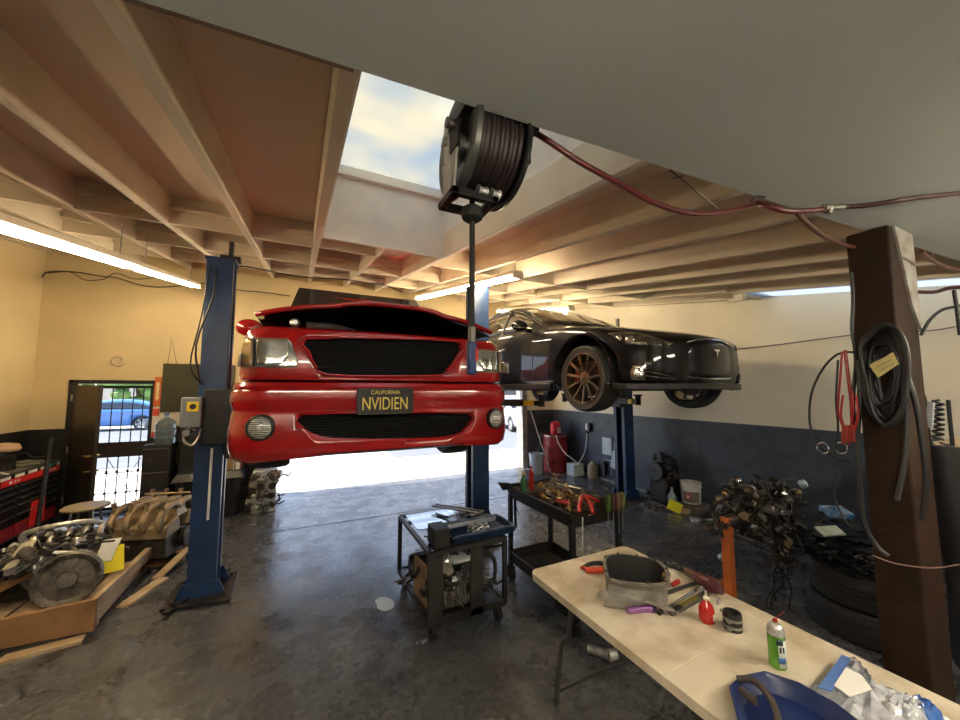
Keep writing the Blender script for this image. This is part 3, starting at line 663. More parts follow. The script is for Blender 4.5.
# lower air opening and upper grille opening, from the photograph's outlines
low = cut_px(bump, Q([(275, 432), (520, 428), (780, 428), (775, 470), (740, 495), (640, 505), (420, 507), (330, 500), (280, 475)], 210, 270, 3), 2.60, TY + .25, 2)
upp = cut_px(header, Q([(290, 205), (520, 205), (752, 215), (745, 260), (715, 300), (690, 316), (520, 319), (350, 314), (315, 285), (298, 245)], 210, 270, 3), 2.60, TY + .22, 2)
for nm, pp, yy, o in (('lower_grille', low, TY + .10, bump), ('grille', upp, TY + .12, header)):
    xs = [p[0] for p in pp]; zs = [p[1] for p in pp]; x0, x1, z0, z1 = min(xs), max(xs), min(zs), max(zs)
    g = MB().b(x0 - .03, x1 + .03, yy + .03, yy + .04, z0 - .03, z1 + .03).build(nm, mat('grille_black', (0.004, 0.004, 0.004), 0.8, spec=0.1), o)
    s_ = MB(); k = z0 + .008
    while k < z1: s_.b(x0 - .01, x1 + .01, yy, yy + .03, k, k + .007); k += .018
    s_.build('slat', black, g, kind='stuff') if False else s_.build('slats', mat('slat_black', (0.009, 0.009, 0.010), 0.65, spec=0.2), g)
    rimb = MB().tube([(a, (yy - .085 + .10 * abs((a - TC) / 1.0) ** 2.2), c) for a, c in pp], .009, n=6, sm=1, closed=True)
    rimb.build('surround', gloss_red, g)
bpy.context.view_layer.update()
bv = world_bvh([bump, header])
lens_m = mat('headlight_lens', (0.42, 0.42, 0.38), 0.10, 0.55, var=0.8, scale=18, col2=(0.16, 0.16, 0.14), coat=1.0)
refl_m = mat('headlight_reflector', (0.80, 0.80, 0.75), 0.12, 0.9, var=0.7, scale=14, col2=(0.35, 0.34, 0.30), coat=1.0)
amber = mat('amber_lens', (0.50, 0.30, 0.10), 0.15, 0.3, coat=1.0, var=0.6, scale=12, col2=(0.42, 0.38, 0.30))
hl = on_body(bv, 'headlight', Q([(150, 378), (195, 372), (400, 378), (425, 400), (470, 520), (460, 555), (400, 562), (90, 556), (100, 470)], 225, 280, 6.4), lens_m, tr, .006, 3, .012, mirror=TC, sm=1)
for h_, mm in zip(hl, (None, TC)):
    pass
def twin(name, poly, m, off, sm=1, thick=.01, step=3):
    o = on_body(bv, name, Q(poly, 225, 280, 6.4), m, tr, off, step, thick, mirror=TC, sm=sm)
    for a, b_ in zip(o, hl): a.parent = b_; a.matrix_basis = Matrix()
twin('reflector', [(205, 390), (260, 380), (370, 384), (405, 410), (408, 470), (385, 520), (340, 545), (240, 545), (205, 520)], refl_m, .016, 2)
twin('turn_signal', [(150, 384), (190, 380), (194, 550), (98, 550), (108, 475)], amber, .016)
twin('divider', [(190, 378), (200, 378), (202, 554), (192, 554)], black, .022)
# fog lamps
for s in (-1, 1):
    c = Yp(*((255, 428) if s < 0 else (491.5, 422)), TY + .045); c.x = TC + s * .875; c.z = 1.725; c.y = TY + .055
    a = Vector((s * .22, -1, -.02)).normalized()
    fl = MB().lathe(c, [(.085, -.04), (.085, .008), (.078, .014), (.072, .006), (.070, .006)], a, n=36, cap=False).build('fog_lamp', black, tr)
    MB().lathe(c, [(.072, .004), (.055, .022), (.03, .032), (0, .034)], a, n=36).build('fog_lens', mat('fog_glass', (.62, .62, .56), .25, .25, var=.5, scale=30, col2=(.3, .3, .27), coat=1), fl)
    rb = MB()
    for k in range(-5, 6): rb.box(c + a * .030 + Vector((0, 0, k * .013)), (2 * math.sqrt(max(.0001, .0045 - (k * .011) ** 2)), .006, .004), rz=math.atan2(a.y, a.x) + pi / 2)
    rb.build('fog_lens_ribs', chrome, fl)
# licence plate
pl = MB().b(TC - .20, TC + .205, TY - .035, TY - .020, 1.80, 1.985).build('licence_plate', mat('plate_black', (0.008, 0.008, 0.009), 0.4), tr, bevel=0.004)
pm = Yp(385.5, 401, TY - .03); dx = pm.x - TC
pl.location.x += dx; pl.location.z += pm.z - 1.8925
PMX = Matrix.Translation((pm.x, TY - .0365, pm.z)) @ Matrix.Rotation(pi / 2, 4, 'X')
gold_p = mat('plate_gold', (0.75, 0.55, 0.10), 0.5)
text_mesh('plate_letters', 'NVIDIEN', PMX @ Matrix.Translation((0, -.022, 0)), gold_p, tr, .130, .0015, .66)
text_mesh('plate_state', 'CALIFORNIA', PMX @ Matrix.Translation((0, .062, 0)), gold_p, tr, .040, .001, .92)
MB().bar((pm.x - .19, TY - .037, pm.z - .0915), (pm.x + .19, TY - .037, pm.z - .0915), .003).bar((pm.x - .19, TY - .037, pm.z + .0915), (pm.x + .19, TY - .037, pm.z + .0915), .003).build('plate_frame', dsteel, tr)
bay = mat('engine_bay_black', (0.006, 0.006, 0.006), 0.8, spec=0.1)
# hood: crowned sheet, popped open
H = []
hw = .96
for i in range(15):
    t = i / 14; y = .10 + t * 1.30; row = []
    for j in range(33):
        u = -1 + 2 * j / 32; x = u * hw * (1 - .0 * t)
        crown = .10 * (1 - abs(u) ** 2.6); zf = 2.55 + crown
        zb_ = 2.46 + .10 * (1 - abs(u) ** 3)
        bulge = .03 * max(0, 1 - (abs(u) / .45) ** 4) if abs(u) < .45 else 0
        z = lin(zf, zb_ + .03, t) + bulge * (1 - t * .3) - (.03 * (1 - t) ** 8)
        row.append((x, y + (.16 * abs(u) ** 2.4) * (1 - t) - (.0), z))
    H.append(row)
hd = MB().at(TM).grid(H).build('hood', gloss_red, tr, smooth=60); md = hd.modifiers.new('s', 'SOLIDIFY'); md.thickness = .03; md.offset = -1
bpy.context.view_layer.update()
HL = [[(x * .97, y + .02, z - .050) for x, y, z in r] for r in H]
MB().at(TM).grid(HL).build('hood_liner', bay, hd, smooth=60)
MB().at(TM).tube([(-.62, .30, 2.46), (-.45, .34, 2.47), (-.25, .5, 2.46)], .025).lathe((-.70, .22, 2.455), [(.0, 0), (.03, 0), (.034, .03), (.018, .05), (0, .05)], (0, -1, 0)).build('hood_latch_tube', steel, tr)
# engine bay, fenders, cab, bed
MB().at(TM).b(-.90, .90, .32, 1.35, 1.75, 2.40).build('engine_bay', bay, tr)
MB().at(TM).b(-.60, .60, .22, .32, 1.65, 2.38).build('radiator', bay, tr)
TW = .985
def fend(s):
    f = MB().at(TM); R = []
    for y, zt in ((.52, 2.42), (.7, 2.45), (1.0, 2.475), (1.4, 2.49)):
        R.append([(s * TW, y, 1.60), (s * (TW + .012), y, 1.95), (s * TW, y, 2.25), (s * (TW - .04), y, zt - .04), (s * (TW - .09), y, zt), (s * (TW - .2), y, zt - .02), (s * (TW - .2), y, 1.60)])
    return f.rings(R).build('fender', gloss_red, tr, smooth=40)
for s in (-1, 1):
    f = fend(s)
    c = MB().at(TM).cyl((s * 1.3, .98, 1.68), (s * .6, .98, 1.68), .43, n=40).build('cutter', black); bool_cut(f, c)
def cabring(y, zr, w_top, w=TW):
    zr += .08 if zr > 2.9 else 0
    return [(0, y, 1.58), (w * .9, y, 1.58), (w, y, 1.66), (w + .01, y, 2.0), (w, y, 2.3), (w - .03, y, 2.46), (w - .05, y, 2.50), (lin(w - .06, w_top, .5), y, lin(2.5, zr, .5)), (w_top, y, zr - .06), (w_top * .85, y, zr - .01), (w_top * .4, y, zr + .01), (0, y, zr + .015)]
cr_ = [cabring(1.38, 2.56, .86), cabring(1.55, 2.72, .80), cabring(1.85, 2.98, .70), cabring(2.0, 3.06, .68), cabring(2.5, 3.09, .68), cabring(2.95, 3.07, .68), cabring(3.08, 2.7, .80)]
mb = MB().at(TM); mb.rings([[Vector(p) for p in r] + [Vector((-p[0], p[1], p[2])) for p in r[-2:0:-1]] for r in cr_]); cab = mb.build('cab', gloss_red, tr, smooth=30)
MB().at(TM).hexa([(-.84, 1.34, 2.575), (.84, 1.34, 2.575), (.84, 1.39, 2.545), (-.84, 1.39, 2.545), (-.70, 1.95, 3.165), (.70, 1.95, 3.165), (.70, 2.0, 3.12), (-.70, 2.0, 3.12)]).build('windshield', glass_dark, tr)
for s in (-1, 1):
    MB().at(TM).hexa([(s * .955, 1.62, 2.54), (s * .955, 2.9, 2.54), (s * .935, 2.9, 2.54), (s * .935, 1.62, 2.54), (s * .722, 1.98, 3.0), (s * .722, 2.86, 3.0), (s * .70, 2.86, 3.0), (s * .70, 1.98, 3.0)]).build('side_window', glass_dark, tr)
    m_ = MB().at(TM).sph((s * 1.13, 1.58, 2.60), .12, n=16, sq=(1.0, .5, .75)).bar((s * .96, 1.62, 2.55), (s * 1.08, 1.6, 2.58), .05).build('side_mirror', gloss_red, tr)
    d = MB().at(TM).b(s * (TW + .004), s * (TW + .016), 1.75, 2.9, 1.75, 2.44).build('door', gloss_red, tr, bevel=0.01)
    MB().at(TM).box((s * (TW + .03), 2.75, 2.33), (.03, .16, .04)).build('door_handle', gloss_red, d, bevel=0.008)
    side = MB().at(TM); side.b(s * .90, s * TW, 3.12, 5.08, 1.62, 2.42); sd = side.build('bed_side', gloss_red, tr, bevel=0.02)
    c = MB().at(TM).cyl((s * 1.3, 4.15, 1.68), (s * .6, 4.15, 1.68), .43, n=40).build('cutter', black); bool_cut(sd, c)
    for y in (.98, 4.15): wheel(tr, TM, (s * .84, y, 1.66), s, .36, .27, alub, spokes=5, rr=.66)
MB().at(TM).b(-.90, .90, 3.12, 5.08, 1.80, 1.84).b(-.9, .9, 3.12, 3.18, 1.8, 2.40).build('bed_floor', blackm, tr)
MB().at(TM).b(-.90, .90, 5.04, 5.10, 1.70, 2.42).build('tailgate', gloss_red, tr, bevel=0.01)
fr = MB().at(TM)
for s in (-1, 1): fr.bar((s * .42, .35, 1.60), (s * .42, 5.0, 1.60), .08, .14)
for y in (.5, 1.5, 2.8, 4.4): fr.bar((-.42, y, 1.6), (.42, y, 1.6), .07, .09)
fr.cyl((-.72, .98, 1.66), (.72, .98, 1.66), .04).cyl((-.72, 4.15, 1.66), (.72, 4.15, 1.66), .05).sph((.05, 4.15, 1.66), .14)
fr.build('chassis', blackm, tr)
# ================================================================ BLACK SEDAN ON THE SECOND LIFT
EC, EY, EZ = 3.86, 2.33, 1.725
te = thing('sedan', 'glossy black four-door sedan raised on the lift behind the red truck', 'car', (EC, 5.0, EZ))
EM = Matrix.Translation((EC, EY, EZ))
S = [(0.00, hr(.40, .30, .36, .50, .66, hood_t(.40, .68, .80))),
     (0.07, hr(.64, .27, .36, .50, .66, hood_t(.64, .69, .83))),
     (0.18, hr(.80, .26, .36, .50, .68, hood_t(.80, .72, .865))),
     (0.36, hr(.93, .26, .36, .52, .74, hood_t(.93, .79, .91))),
     (0.62, hr(1.00, .26, .36, .55, .83, hood_t(1.00, .88, .97))),
     (0.95, hr(1.05, .26, .36, .58, .90, hood_t(1.05, .95, 1.03))),
     (1.30, hr(1.05, .26, .36, .60, .95, hood_t(1.05, .99, 1.075))),
     (1.62, hr(1.04, .26, .36, .62, .99, [(.975, 1.03), (.93, 1.055), (.88, 1.075), (.70, 1.10), (.40, 1.115), (0, 1.12)])),
     (2.05, hr(1.04, .26, .36, .62, 1.02, [(.97, 1.06), (.90, 1.20), (.83, 1.30), (.72, 1.335), (.40, 1.36), (0, 1.37)])),
     (2.55, hr(1.04, .26, .36, .62, 1.04, [(.965, 1.07), (.85, 1.32), (.75, 1.50), (.66, 1.55), (.36, 1.585), (0, 1.595)])),
     (3.10, hr(1.04, .26, .36, .62, 1.05, [(.965, 1.08), (.84, 1.36), (.73, 1.56), (.64, 1.62), (.36, 1.655), (0, 1.665)])),
     (3.70, hr(1.04, .26, .36, .62, 1.07, [(.965, 1.09), (.84, 1.35), (.73, 1.54), (.64, 1.60), (.36, 1.64), (0, 1.65)])),
     (4.30, hr(1.05, .28, .38, .64, 1.09, [(.97, 1.11), (.87, 1.30), (.76, 1.42), (.66, 1.46), (.36, 1.50), (0, 1.51)])),
     (4.85, hr(1.02, .32, .42, .66, 1.09, [(.95, 1.12), (.88, 1.19), (.78, 1.24), (.66, 1.27), (.36, 1.29), (0, 1.30)])),
     (5.20, hr(.94, .36, .44, .66, 1.05, [(.88, 1.10), (.80, 1.13), (.70, 1.15), (.55, 1.17), (.30, 1.18), (0, 1.185)])),
     (5.32, hr(.84, .44, .50, .70, .98, [(.80, 1.02), (.74, 1.05), (.66, 1.07), (.5, 1.08), (.28, 1.09), (0, 1.09)]))]
R = loft_car('', '', S, EM, gloss_black, None)
eb = body_mesh(R, EM, 'body', gloss_black, te)
FA, RA, WZ = .82, 4.10, .375
for y in (FA, RA):
    for s in (1, -1): arch_cut(eb, EM, y, WZ + .035, .46, 1.05, s, .34)
lip = mat('satin_black_trim', (0.012, 0.012, 0.013), 0.35)
for y in (FA, RA):
    for s in (1, -1):
        MB().at(EM).tube([(s * 1.045, y + .465 * cos(a), WZ + .035 + .465 * sin(a)) for a in [pi * (-.12) + pi * 1.24 * k / 22 for k in range(23)]], .012, n=6, sm=1).build('arch_lip', gloss_black, te)
rimw = mat('bronze_grey_wheel', (0.17, 0.135, 0.085), 0.3, 0.75)
for s in (-1, 1):
    wheel(te, EM, (s * .90, FA, WZ), s, 0.375, .25, rimw, spokes=11, rr=.76, caliper=red_p, sw=.55)
    wheel(te, EM, (s * .90, RA, WZ), s, 0.375, .27, rimw, spokes=11, rr=.76, sw=.55)
    MB().at(EM).cyl((s * .74, FA, WZ), (s * .3, FA, WZ - .02), .035).bar((s * .74, FA + .05, WZ - .1), (s * .3, FA + .2, WZ - .12), .05, .04).cyl((s * .66, FA + .02, WZ), (s * .62, FA + .02, WZ + .42), .05).build('suspension', dsteel, te)
wk = 3
wn = mat('black_tinted_glass', (0.030, 0.028, 0.020), 0.04, coat=1.0)
def wshear(k):
    return (6 * 3 + 1, 8 * 3 - 1)
sub_panel(R, EM, 'side_window', wn, te, 7 * 3 + 2, 13 * 3, 6 * 3 + 1, 8 * 3 - 1)
sub_panel(R, EM, 'windshield', wn, te, 7 * 3 + 1, 9 * 3 - 1, 9 * 3 - 1, 11 * 3, both=False, mid=True)
sub_panel(R, EM, 'roof_glass', wn, te, 9 * 3 + 1, 11 * 3, 9 * 3 - 1, 11 * 3, both=False, mid=True)
sub_panel(R, EM, 'rear_window', wn, te, 11 * 3 + 2, 13 * 3 + 1, 9 * 3 - 1, 11 * 3, both=False, mid=True)
def ringpt(k, i, s, off=.008): p = Vector(R[k][i]); return EM @ Vector((s * (p.x + off), p.y, p.z)) if False else (s * (p.x + off), p.y, p.z)
for s in (-1, 1):
    MB().at(EM).tube([ringpt(k, 18, s) for k in range(22, 42)], .007, n=6, sm=1).build('window_trim', chrome, te)
    MB().at(EM).tube([ringpt(k, 24, s, .006) for k in range(22, 40)], .005, n=6, sm=1).build('window_trim', chrome, te)
    for y, nm in ((2.75, 'b'), (3.72, 'c')):
        k = min(range(len(R)), key=lambda q: abs(R[q][18][1] - y)); MB().at(EM).tube([ringpt(k, i, s, .009) for i in range(18, 25)], .022, n=6, sm=1).build('window_pillar', lip, te)
    for y in (1.70, 2.78, 3.72):
        k = min(range(len(R)), key=lambda q: abs(R[q][12][1] - y)); MB().at(EM).tube([ringpt(k, i, s, .0) for i in range(9, 18)], .006, n=6, sm=1).build('door_seam', black, te)
    for y in (2.55, 3.5): MB().at(EM).box((s * 1.05, y, .86), (.02, .20, .03)).build('door_handle', chrome, te, bevel=0.006)
    MB().at(EM).tube([(s * 1.045, y, .88 + (y - 1.3) * .05) for y in (1.32, 1.5, 1.75)], .010, n=6, sm=1).build('fender_vent', chrome, te)
    MB().at(EM).b(s * 1.00, s * 1.055, 1.35, 3.55, .25, .33).build('sill_trim', lip, te, bevel=0.01)
    mr = MB().at(EM).sph((s * 1.16, 1.88, 1.13), .115, n=18, sq=(1.1, .62, .72)).bar((s * .96, 1.90, 1.06), (s * 1.1, 1.88, 1.10), .06, .04).build('side_mirror', gloss_black, te)
    MB().at(EM).tube([(s * 1.05, 1.83, 1.09), (s * 1.16, 1.81, 1.095), (s * 1.27, 1.86, 1.10)], .009, n=6).build('mirror_trim', chrome, mr)
# hood shut line and lip
ld = MB().at(EM)
for s in (-1, 1): ld.tube([(s * .86, 1.55, 1.075), (s * .84, 1.0, 1.00), (s * .76, .55, .925), (s * .60, .22, .842), (s * .3, .07, .80), (0, .03, .785)], .005, n=5)
ld.build('hood_seam', mat('seam_black', (0.001, 0.001, 0.001), 0.9), te)
# front splitter and lower intakes
P = []
for i in range(31):
    a = pi * i / 30; P.append((-cos(a) * 1.02, .52 - .57 * (sin(a) ** .85)))
sp = MB().at(EM); sp.pz(P + [(1.0, .5), (-1.0, .5)], .245, .315); sp.build('splitter', lip, te, bevel=0.012)
MB().at(EM).b(-.85, .85, .5, 5.0, .235, .262).build('underbody', mat('underbody_grey', (0.06, 0.06, 0.06), 0.6), te)
bpy.context.view_layer.update()
ev = world_bvh([eb])
def etw(name, poly, m, off=.006, th=.01, sm=1, ox=600, oy=305, k=6.857, mir=EC, step=2.5, parent=None):
    return on_body(ev, name, Q(poly, ox, oy, k), m, parent or te, off, step, th, mirror=mir, sm=sm)
hlm = mat('smoked_headlight', (0.22, 0.20, 0.15), 0.12, 0.6, var=0.9, scale=16, col2=(0.04, 0.036, 0.028), coat=1.0)
etw('headlight', [(55, 195), (200, 188), (330, 212), (500, 262), (470, 278), (180, 270), (120, 240)], hlm)
etw('headlight_projector', [(180, 222), (225, 215), (240, 240), (215, 262), (180, 255)], refl_m, .013, .008)
etw('headlight_projector', [(110, 215), (145, 208), (150, 235), (130, 245)], refl_m, .013, .008)
etw('fog_lamp', [(205, 470), (225, 415), (262, 405), (292, 440), (312, 520), (215, 512)], hlm, .006, .012)
etw('fog_reflector', [(225, 470), (240, 440), (270, 430), (285, 470), (290, 500), (228, 497)], refl_m, .014, .008)
etw('parking_sensor', [(312, 385), (350, 388), (352, 412), (315, 412)], chrome, .006, .006)
etw('intake', [(312, 440), (500, 470), (530, 530), (320, 520)], bay, .004, .006)
for a, b_ in (((305, 452), (515, 492)), ((312, 486), (528, 512))):
    for s in (0, 1):
        pp = body_path(ev, Q([lin(Vector(a), Vector(b_), t / 6) for t in range(7)], 600, 305, 6.857), .014)
        if s: pp = [Vector((2 * EC - p.x, p.y, p.z)) for p in pp]
        MB().tube(pp, .006, n=6, sm=1).build('intake_trim', chrome, te)
# centre nose panel: outline built round the centre line of the nose, chrome edge
nz_ = [(-.52, .49), (-.50, .62), (-.36, .73), (0, .765), (.36, .73), (.50, .62), (.52, .49), (.42, .385), (0, .36), (-.42, .385)]
nzs = smooth_poly(nz_, 4)
def nose_y(x): return -.034 + .16 * (abs(x) / .55) ** 2.2
nzm = MB().at(EM); 
c0 = nzm.v((0, nose_y(0) - .0, .55)); vs = []
for q in (.35, .7, 1.0):
    vs.append([nzm.v((x * q, nose_y(x * q), .55 + (z - .55) * q)) for x, z in nzs])
for i in range(len(nzs)): nzm.f([c0, vs[0][i], vs[0][(i + 1) % len(nzs)]])
for a, b_ in zip(vs, vs[1:]):
    for i in range(len(nzs)): nzm.f([a[i], a[(i + 1) % len(nzs)], b_[(i + 1) % len(nzs)], b_[i]])
no = nzm.build('nose_panel', gloss_black, te, smooth=60); md = no.modifiers.new('s', 'SOLIDIFY'); md.thickness = .05; md.offset = 0; 
MB().at(EM).tube([(x, nose_y(x) - .026, z) for x, z in nzs], .009, n=6, sm=1, closed=True).build('nose_trim', chrome, no)
em = MB().at(EM); yy = nose_y(0) - .034
em.py([(-.045, .665), (.045, .665), (.04, .645), (.012, .645), (0, .575), (-.012, .645), (-.04, .645)], yy - .008, yy); em.build('emblem', chrome, no)
# ================================================================ ENGINE KIT
def bolts(mb, pts, ax, r=.008, h=.012):
    ax = Vector(ax)
    for p in pts: mb.cyl(Vector(p), Vector(p) + ax * h, r, n=6)
def wiggle(rnd, a, b_, n=5, amp=.08):
    a, b_ = Vector(a), Vector(b_); P = [a]
    for i in range(1, n): P.append(lin(a, b_, i / n) + Vector((rnd.uniform(-amp, amp), rnd.uniform(-amp, amp), rnd.uniform(-amp, amp) * .8)))
    P.append(b_); return P
def iron_heap(t, rnd, x0, x1, y0, y1, z0, z1, mats, n=24, sz=1.0):
    """accessories, brackets, hoses and castings over an engine, each a part of its own"""
    for k in range(n):
        c = Vector((rnd.uniform(x0, x1), rnd.uniform(y0, y1), rnd.uniform(z0, z1))); m = rnd.choice(mats); kind = rnd.choice('pbhcfg')
        mb = MB(); s = rnd.uniform(.03, .07) * sz
        if kind == 'p':
            ax = Vector((rnd.uniform(-1, 1), rnd.uniform(-1, .2), rnd.uniform(-.4, .4)))
            mb.lathe(c, [(.0, -s * .6), (s, -s * .6), (s, -s * .35), (s * .85, -s * .2), (s, 0), (s, s * .2), (s * .35, s * .25), (s * .3, s * .6), (0, s * .6)], ax, n=18); mb.build('pulley', m, t)
        elif kind == 'b':
            mb.box(c, (s * 2.2, s * 1.4, s), rz=rnd.uniform(0, 3), rx=rnd.uniform(-.6, .6)); mb.box(c + Vector((0, 0, s * .6)), (s * .8, s * 2.2, s * .5), rz=rnd.uniform(0, 3)); bolts(mb, [c + Vector((dx_, 0, s * .8)) for dx_ in (-s * .4, s * .4)], (0, 0, 1)); mb.build('bracket', m, t, bevel=0.004)
        elif kind in 'hg':
            e = c + Vector((rnd.uniform(-.28, .28), rnd.uniform(-.2, .2), rnd.uniform(-.12, .12))); mb.tube(wiggle(rnd, c, e, 4, .06), rnd.choice((.008, .012, .018)), n=7, sm=4); mb.build('hose', rnd.choice((rubber, black, dsteel)), t)
        elif kind == 'c':
            ax = Vector((rnd.uniform(-1, 1), rnd.uniform(-1, 1), rnd.uniform(-.3, 1))).normalized()
            mb.lathe(c, [(0, -s), (s * .7, -s), (s * .8, -s * .8), (s * .8, -s * .1), (s * .95, 0), (s * .8, s * .1), (s * .8, s * .7), (s * .5, s), (0, s)], ax, n=16); mb.build('housing', m, t, smooth=30)
        else:
            ax = Vector((rnd.uniform(-1, 1), rnd.uniform(-1, 1), rnd.uniform(-1, 1))).normalized(); u, w_ = frame_of(ax)
            mb.prism([(cos(q * pi / 4) * s * 1.3, sin(q * pi / 4) * s * (.7 if q % 2 else 1)) for q in range(8)], lambda p: c + u * p[0] + w_ * p[1], lambda p: c + u * p[0] + w_ * p[1] + ax * .014); bolts(mb, [c + u * s * .8, c - u * s * .8, c + w_ * s * .6], ax, .007, .024); mb.build('flange', m, t)

# ================================================================ LEFT SIDE
# tool chest along the left wall
tb = thing('tool_chest', 'black roller tool chest with silver drawer pulls and red panels against the left wall', 'tool chest', (-3.33, 6.5, 0))
TX_, TBK = -3.10, -3.59
MB().b(TBK, TX_ - .02, 4.95, 7.62, .12, .93).build('body', mat('chest_black', (0.012, 0.012, 0.013), 0.3), tb, bevel=0.01)
MB().b(TBK, TX_ + .0, 4.93, 7.64, .93, .965).build('top', mat('chest_top', (0.07, 0.07, 0.07), 0.4, var=.6, scale=5), tb, bevel=0.006)
for y in (5.1, 6.2, 7.45):
    for x in (TBK + .08, TX_ - .08): MB().cyl((x - .02, y, .06), (x + .02, y, .06), .06, n=16).b(x - .03, x + .03, y - .04, y + .04, .07, .12).build('caster', rubber, tb)
chp = mat('chest_pull', (0.35, 0.36, 0.38), 0.3, 0.9)
for c0, c1 in ((4.99, 5.85), (5.88, 6.72), (6.75, 7.58)):
    z = .16; hs = (.16, .12, .12, .08, .08, .08)
    for h in hs:
        rd = (c0 > 6.7 and z < .2) or (c0 < 5.9 and h == .16) or (5.87 < c0 < 6 and z < .2)
        d = MB().b(TX_ - .02, TX_, c0, c1, z, z + h - .012).build('drawer', redd if rd else mat('drawer_black', (0.015, 0.015, 0.017), 0.28), tb, bevel=0.003)
        if not rd: MB().b(TX_, TX_ + .018, c0 + .03, c1 - .03, z + h - .034, z + h - .018).build('drawer_pull', chp, d, bevel=0.003)
        z += h
MB().b(TX_, TX_ + .006, 6.42, 7.58, .81, .885).build('red_panel', mat('panel_red', (0.75, 0.03, 0.03), 0.4), tb)
lg = MB()
for k, (y, w_) in enumerate(((6.55, .05), (6.64, .03), (6.70, .03), (7.36, .03), (7.44, .04))): lg.b(TX_ + .006, TX_ + .008, y, y + w_, .832, .862)
lg.build('white_lettering', white_p, tb)
lb = MB()
for k in range(9): lb.b(TX_ + .0, TX_ + .004, 5.4 + k * .25, 5.57 + k * .25, .89, .925)
lb.build('label_strip', whitep, tb)
MB().b(TX_, TX_ + .004, 7.32, 7.50, .89, .928).build('teal_label', mat('teal', (0.02, 0.30, 0.32), .5), tb)
rp1 = MB().b(TX_, TX_ + .012, 7.02, 7.30, .18, .50); rp1.build('red_sign', mat('panel_red', (0, 0, 0)), tb)
# things on the chest
def simple(nm, label, cat, mb, m, **k): return mb.build(nm, m, label=label, cat=cat, **k)
rnd = random.Random(3)
ch = thing('small_motor', 'small dirty motor with tan top standing on the tool chest by the left edge', 'motor', (-3.3, 6.85, .965))
MB().cyl((-3.3, 6.85, .965), (-3.3, 6.85, 1.12), .10, .09).cyl((-3.3, 6.85, 1.12), (-3.3, 6.85, 1.2), .05).box((-3.25, 6.75, 1.10), (.1, .1, .1)).build('body', grease, ch)
MB().lathe((-3.3, 6.85, 1.2), [(.12, 0), (.13, .03), (.11, .08), (.04, .10), (0, .10)]).build('air_filter', mat('tan_paper', (.42, .28, .18), .8), ch)
iron_heap(ch, rnd, -3.38, -3.22, 6.75, 6.92, 1.0, 1.18, [grease, steel, dsteel], 7)
simple('shop_towel', 'crumpled grey-green cloth on the tool chest beside the small motor', 'cloth', MB().box((-3.28, 7.1, .985), (.35, .30, .03), rz=.4).box((-3.26, 7.15, 1.005), (.2, .2, .03), rz=1.0), mat('cloth_green', (.10, .11, .07), .9), bevel=0.01)
simple('steel_ruler', 'white stick lying on the tool chest in front of the cloth', 'tool', MB().box((-3.2, 6.6, .972), (.03, .42, .010), rz=.7), white_p)
simple('socket_rail', 'pale socket rail at the far end of the tool chest', 'tool', MB().box((-3.3, 7.45, .975), (.22, .05, .02), rz=.2), steel)
# leaning pole, stool
pb, pt_ = Vector((-2.50, 5.77, 0.0)), Vector((-2.56, 6.05, 1.42))
pk = thing('floor_jack_handle', 'tall black steel pole standing in front of the tool chest', 'jack', pb)
MB().tube([pb + Vector((0, 0, .12)), pt_], .019, n=12, sm=1).build('pole', mat('pole_black', (.012, .012, .012), .3, .4), pk)
jk = MB(); jk.box((-2.46, 5.70, .08), (.22, .34, .10)).cyl((-2.58, 5.58, .05), (-2.34, 5.58, .05), .05).cyl((-2.58, 5.84, .05), (-2.34, 5.84, .05), .05); jk.build('base', mat('jack_red', (.22, .012, .012), .4, .3, var=.8, scale=12, col2=(.05, .02, .02)), pk, bevel=0.01)
MB().sph((-2.5, 5.77, .16), .035, n=12).build('socket', steel, pk)
sl = thing('stool', 'round metal shop stool with a worn tan seat, beside the tool chest', 'stool', (-2.25, 6.15, 0))
MB().lathe((-2.25, 6.15, .545), [(0, 0), (.17, 0), (.21, .012), (.215, .028), (.20, .042), (.10, .048), (0, .048)]).build('seat', mat('stool_seat', (.30, .24, .15), .45, var=.7, scale=6), sl)
for k in range(4):
    a = pi / 4 + k * pi / 2; MB().tube([(-2.25 + .13 * cos(a), 6.15 + .13 * sin(a), .54), (-2.25 + .15 * cos(a), 6.15 + .15 * sin(a), .40), (-2.25 + .23 * cos(a), 6.15 + .23 * sin(a), .015)], .014, n=8).build('leg', steel, sl)
MB().tube([(-2.25 + .18 * cos(a), 6.15 + .18 * sin(a), .26) for a in [2 * pi * k / 16 for k in range(16)]], .008, sm=1, closed=True).build('foot_ring', steel, sl)
# pallets
def pallet(label, x0, x1, y0, y1, m, h=.12, front=True):
    t = thing('wooden_pallet', label, 'pallet', ((x0 + x1) / 2, (y0 + y1) / 2, 0), group='wooden pallets under engines')
    n = 5
    for k in range(n):
        a = lin(x0, x1, k / n) + .01; MB().b(a, a + (x1 - x0) / n - .03, y0 + .03, y1, h - .02, h).build('deck_board', m, t)
    for x in (x0, (x0 + x1) / 2 - .02, x1 - .045): MB().b(x, x + .04, y0 + .03, y1, .02, h - .02).build('runner', m, t)
    for y in (y0 + .04, y1 - .12): MB().b(x0, x1, y, y + .09, 0, .02).build('bottom_board', m, t)
    return t
p1_ = pallet('raw pine pallet with raised front and side boards, at the lower left', -2.45, -1.45, 4.22, 5.30, wood_raw, .14)
MB().hexa([(-2.5, 4.18, .05), (-1.42, 4.18, .02), (-1.42, 4.22, .02), (-2.5, 4.22, .05), (-2.5, 4.18, .22), (-1.42, 4.18, .27), (-1.42, 4.22, .27), (-2.5, 4.22, .22)]).build('front_board', wood_or, p1_, bevel=0.003)
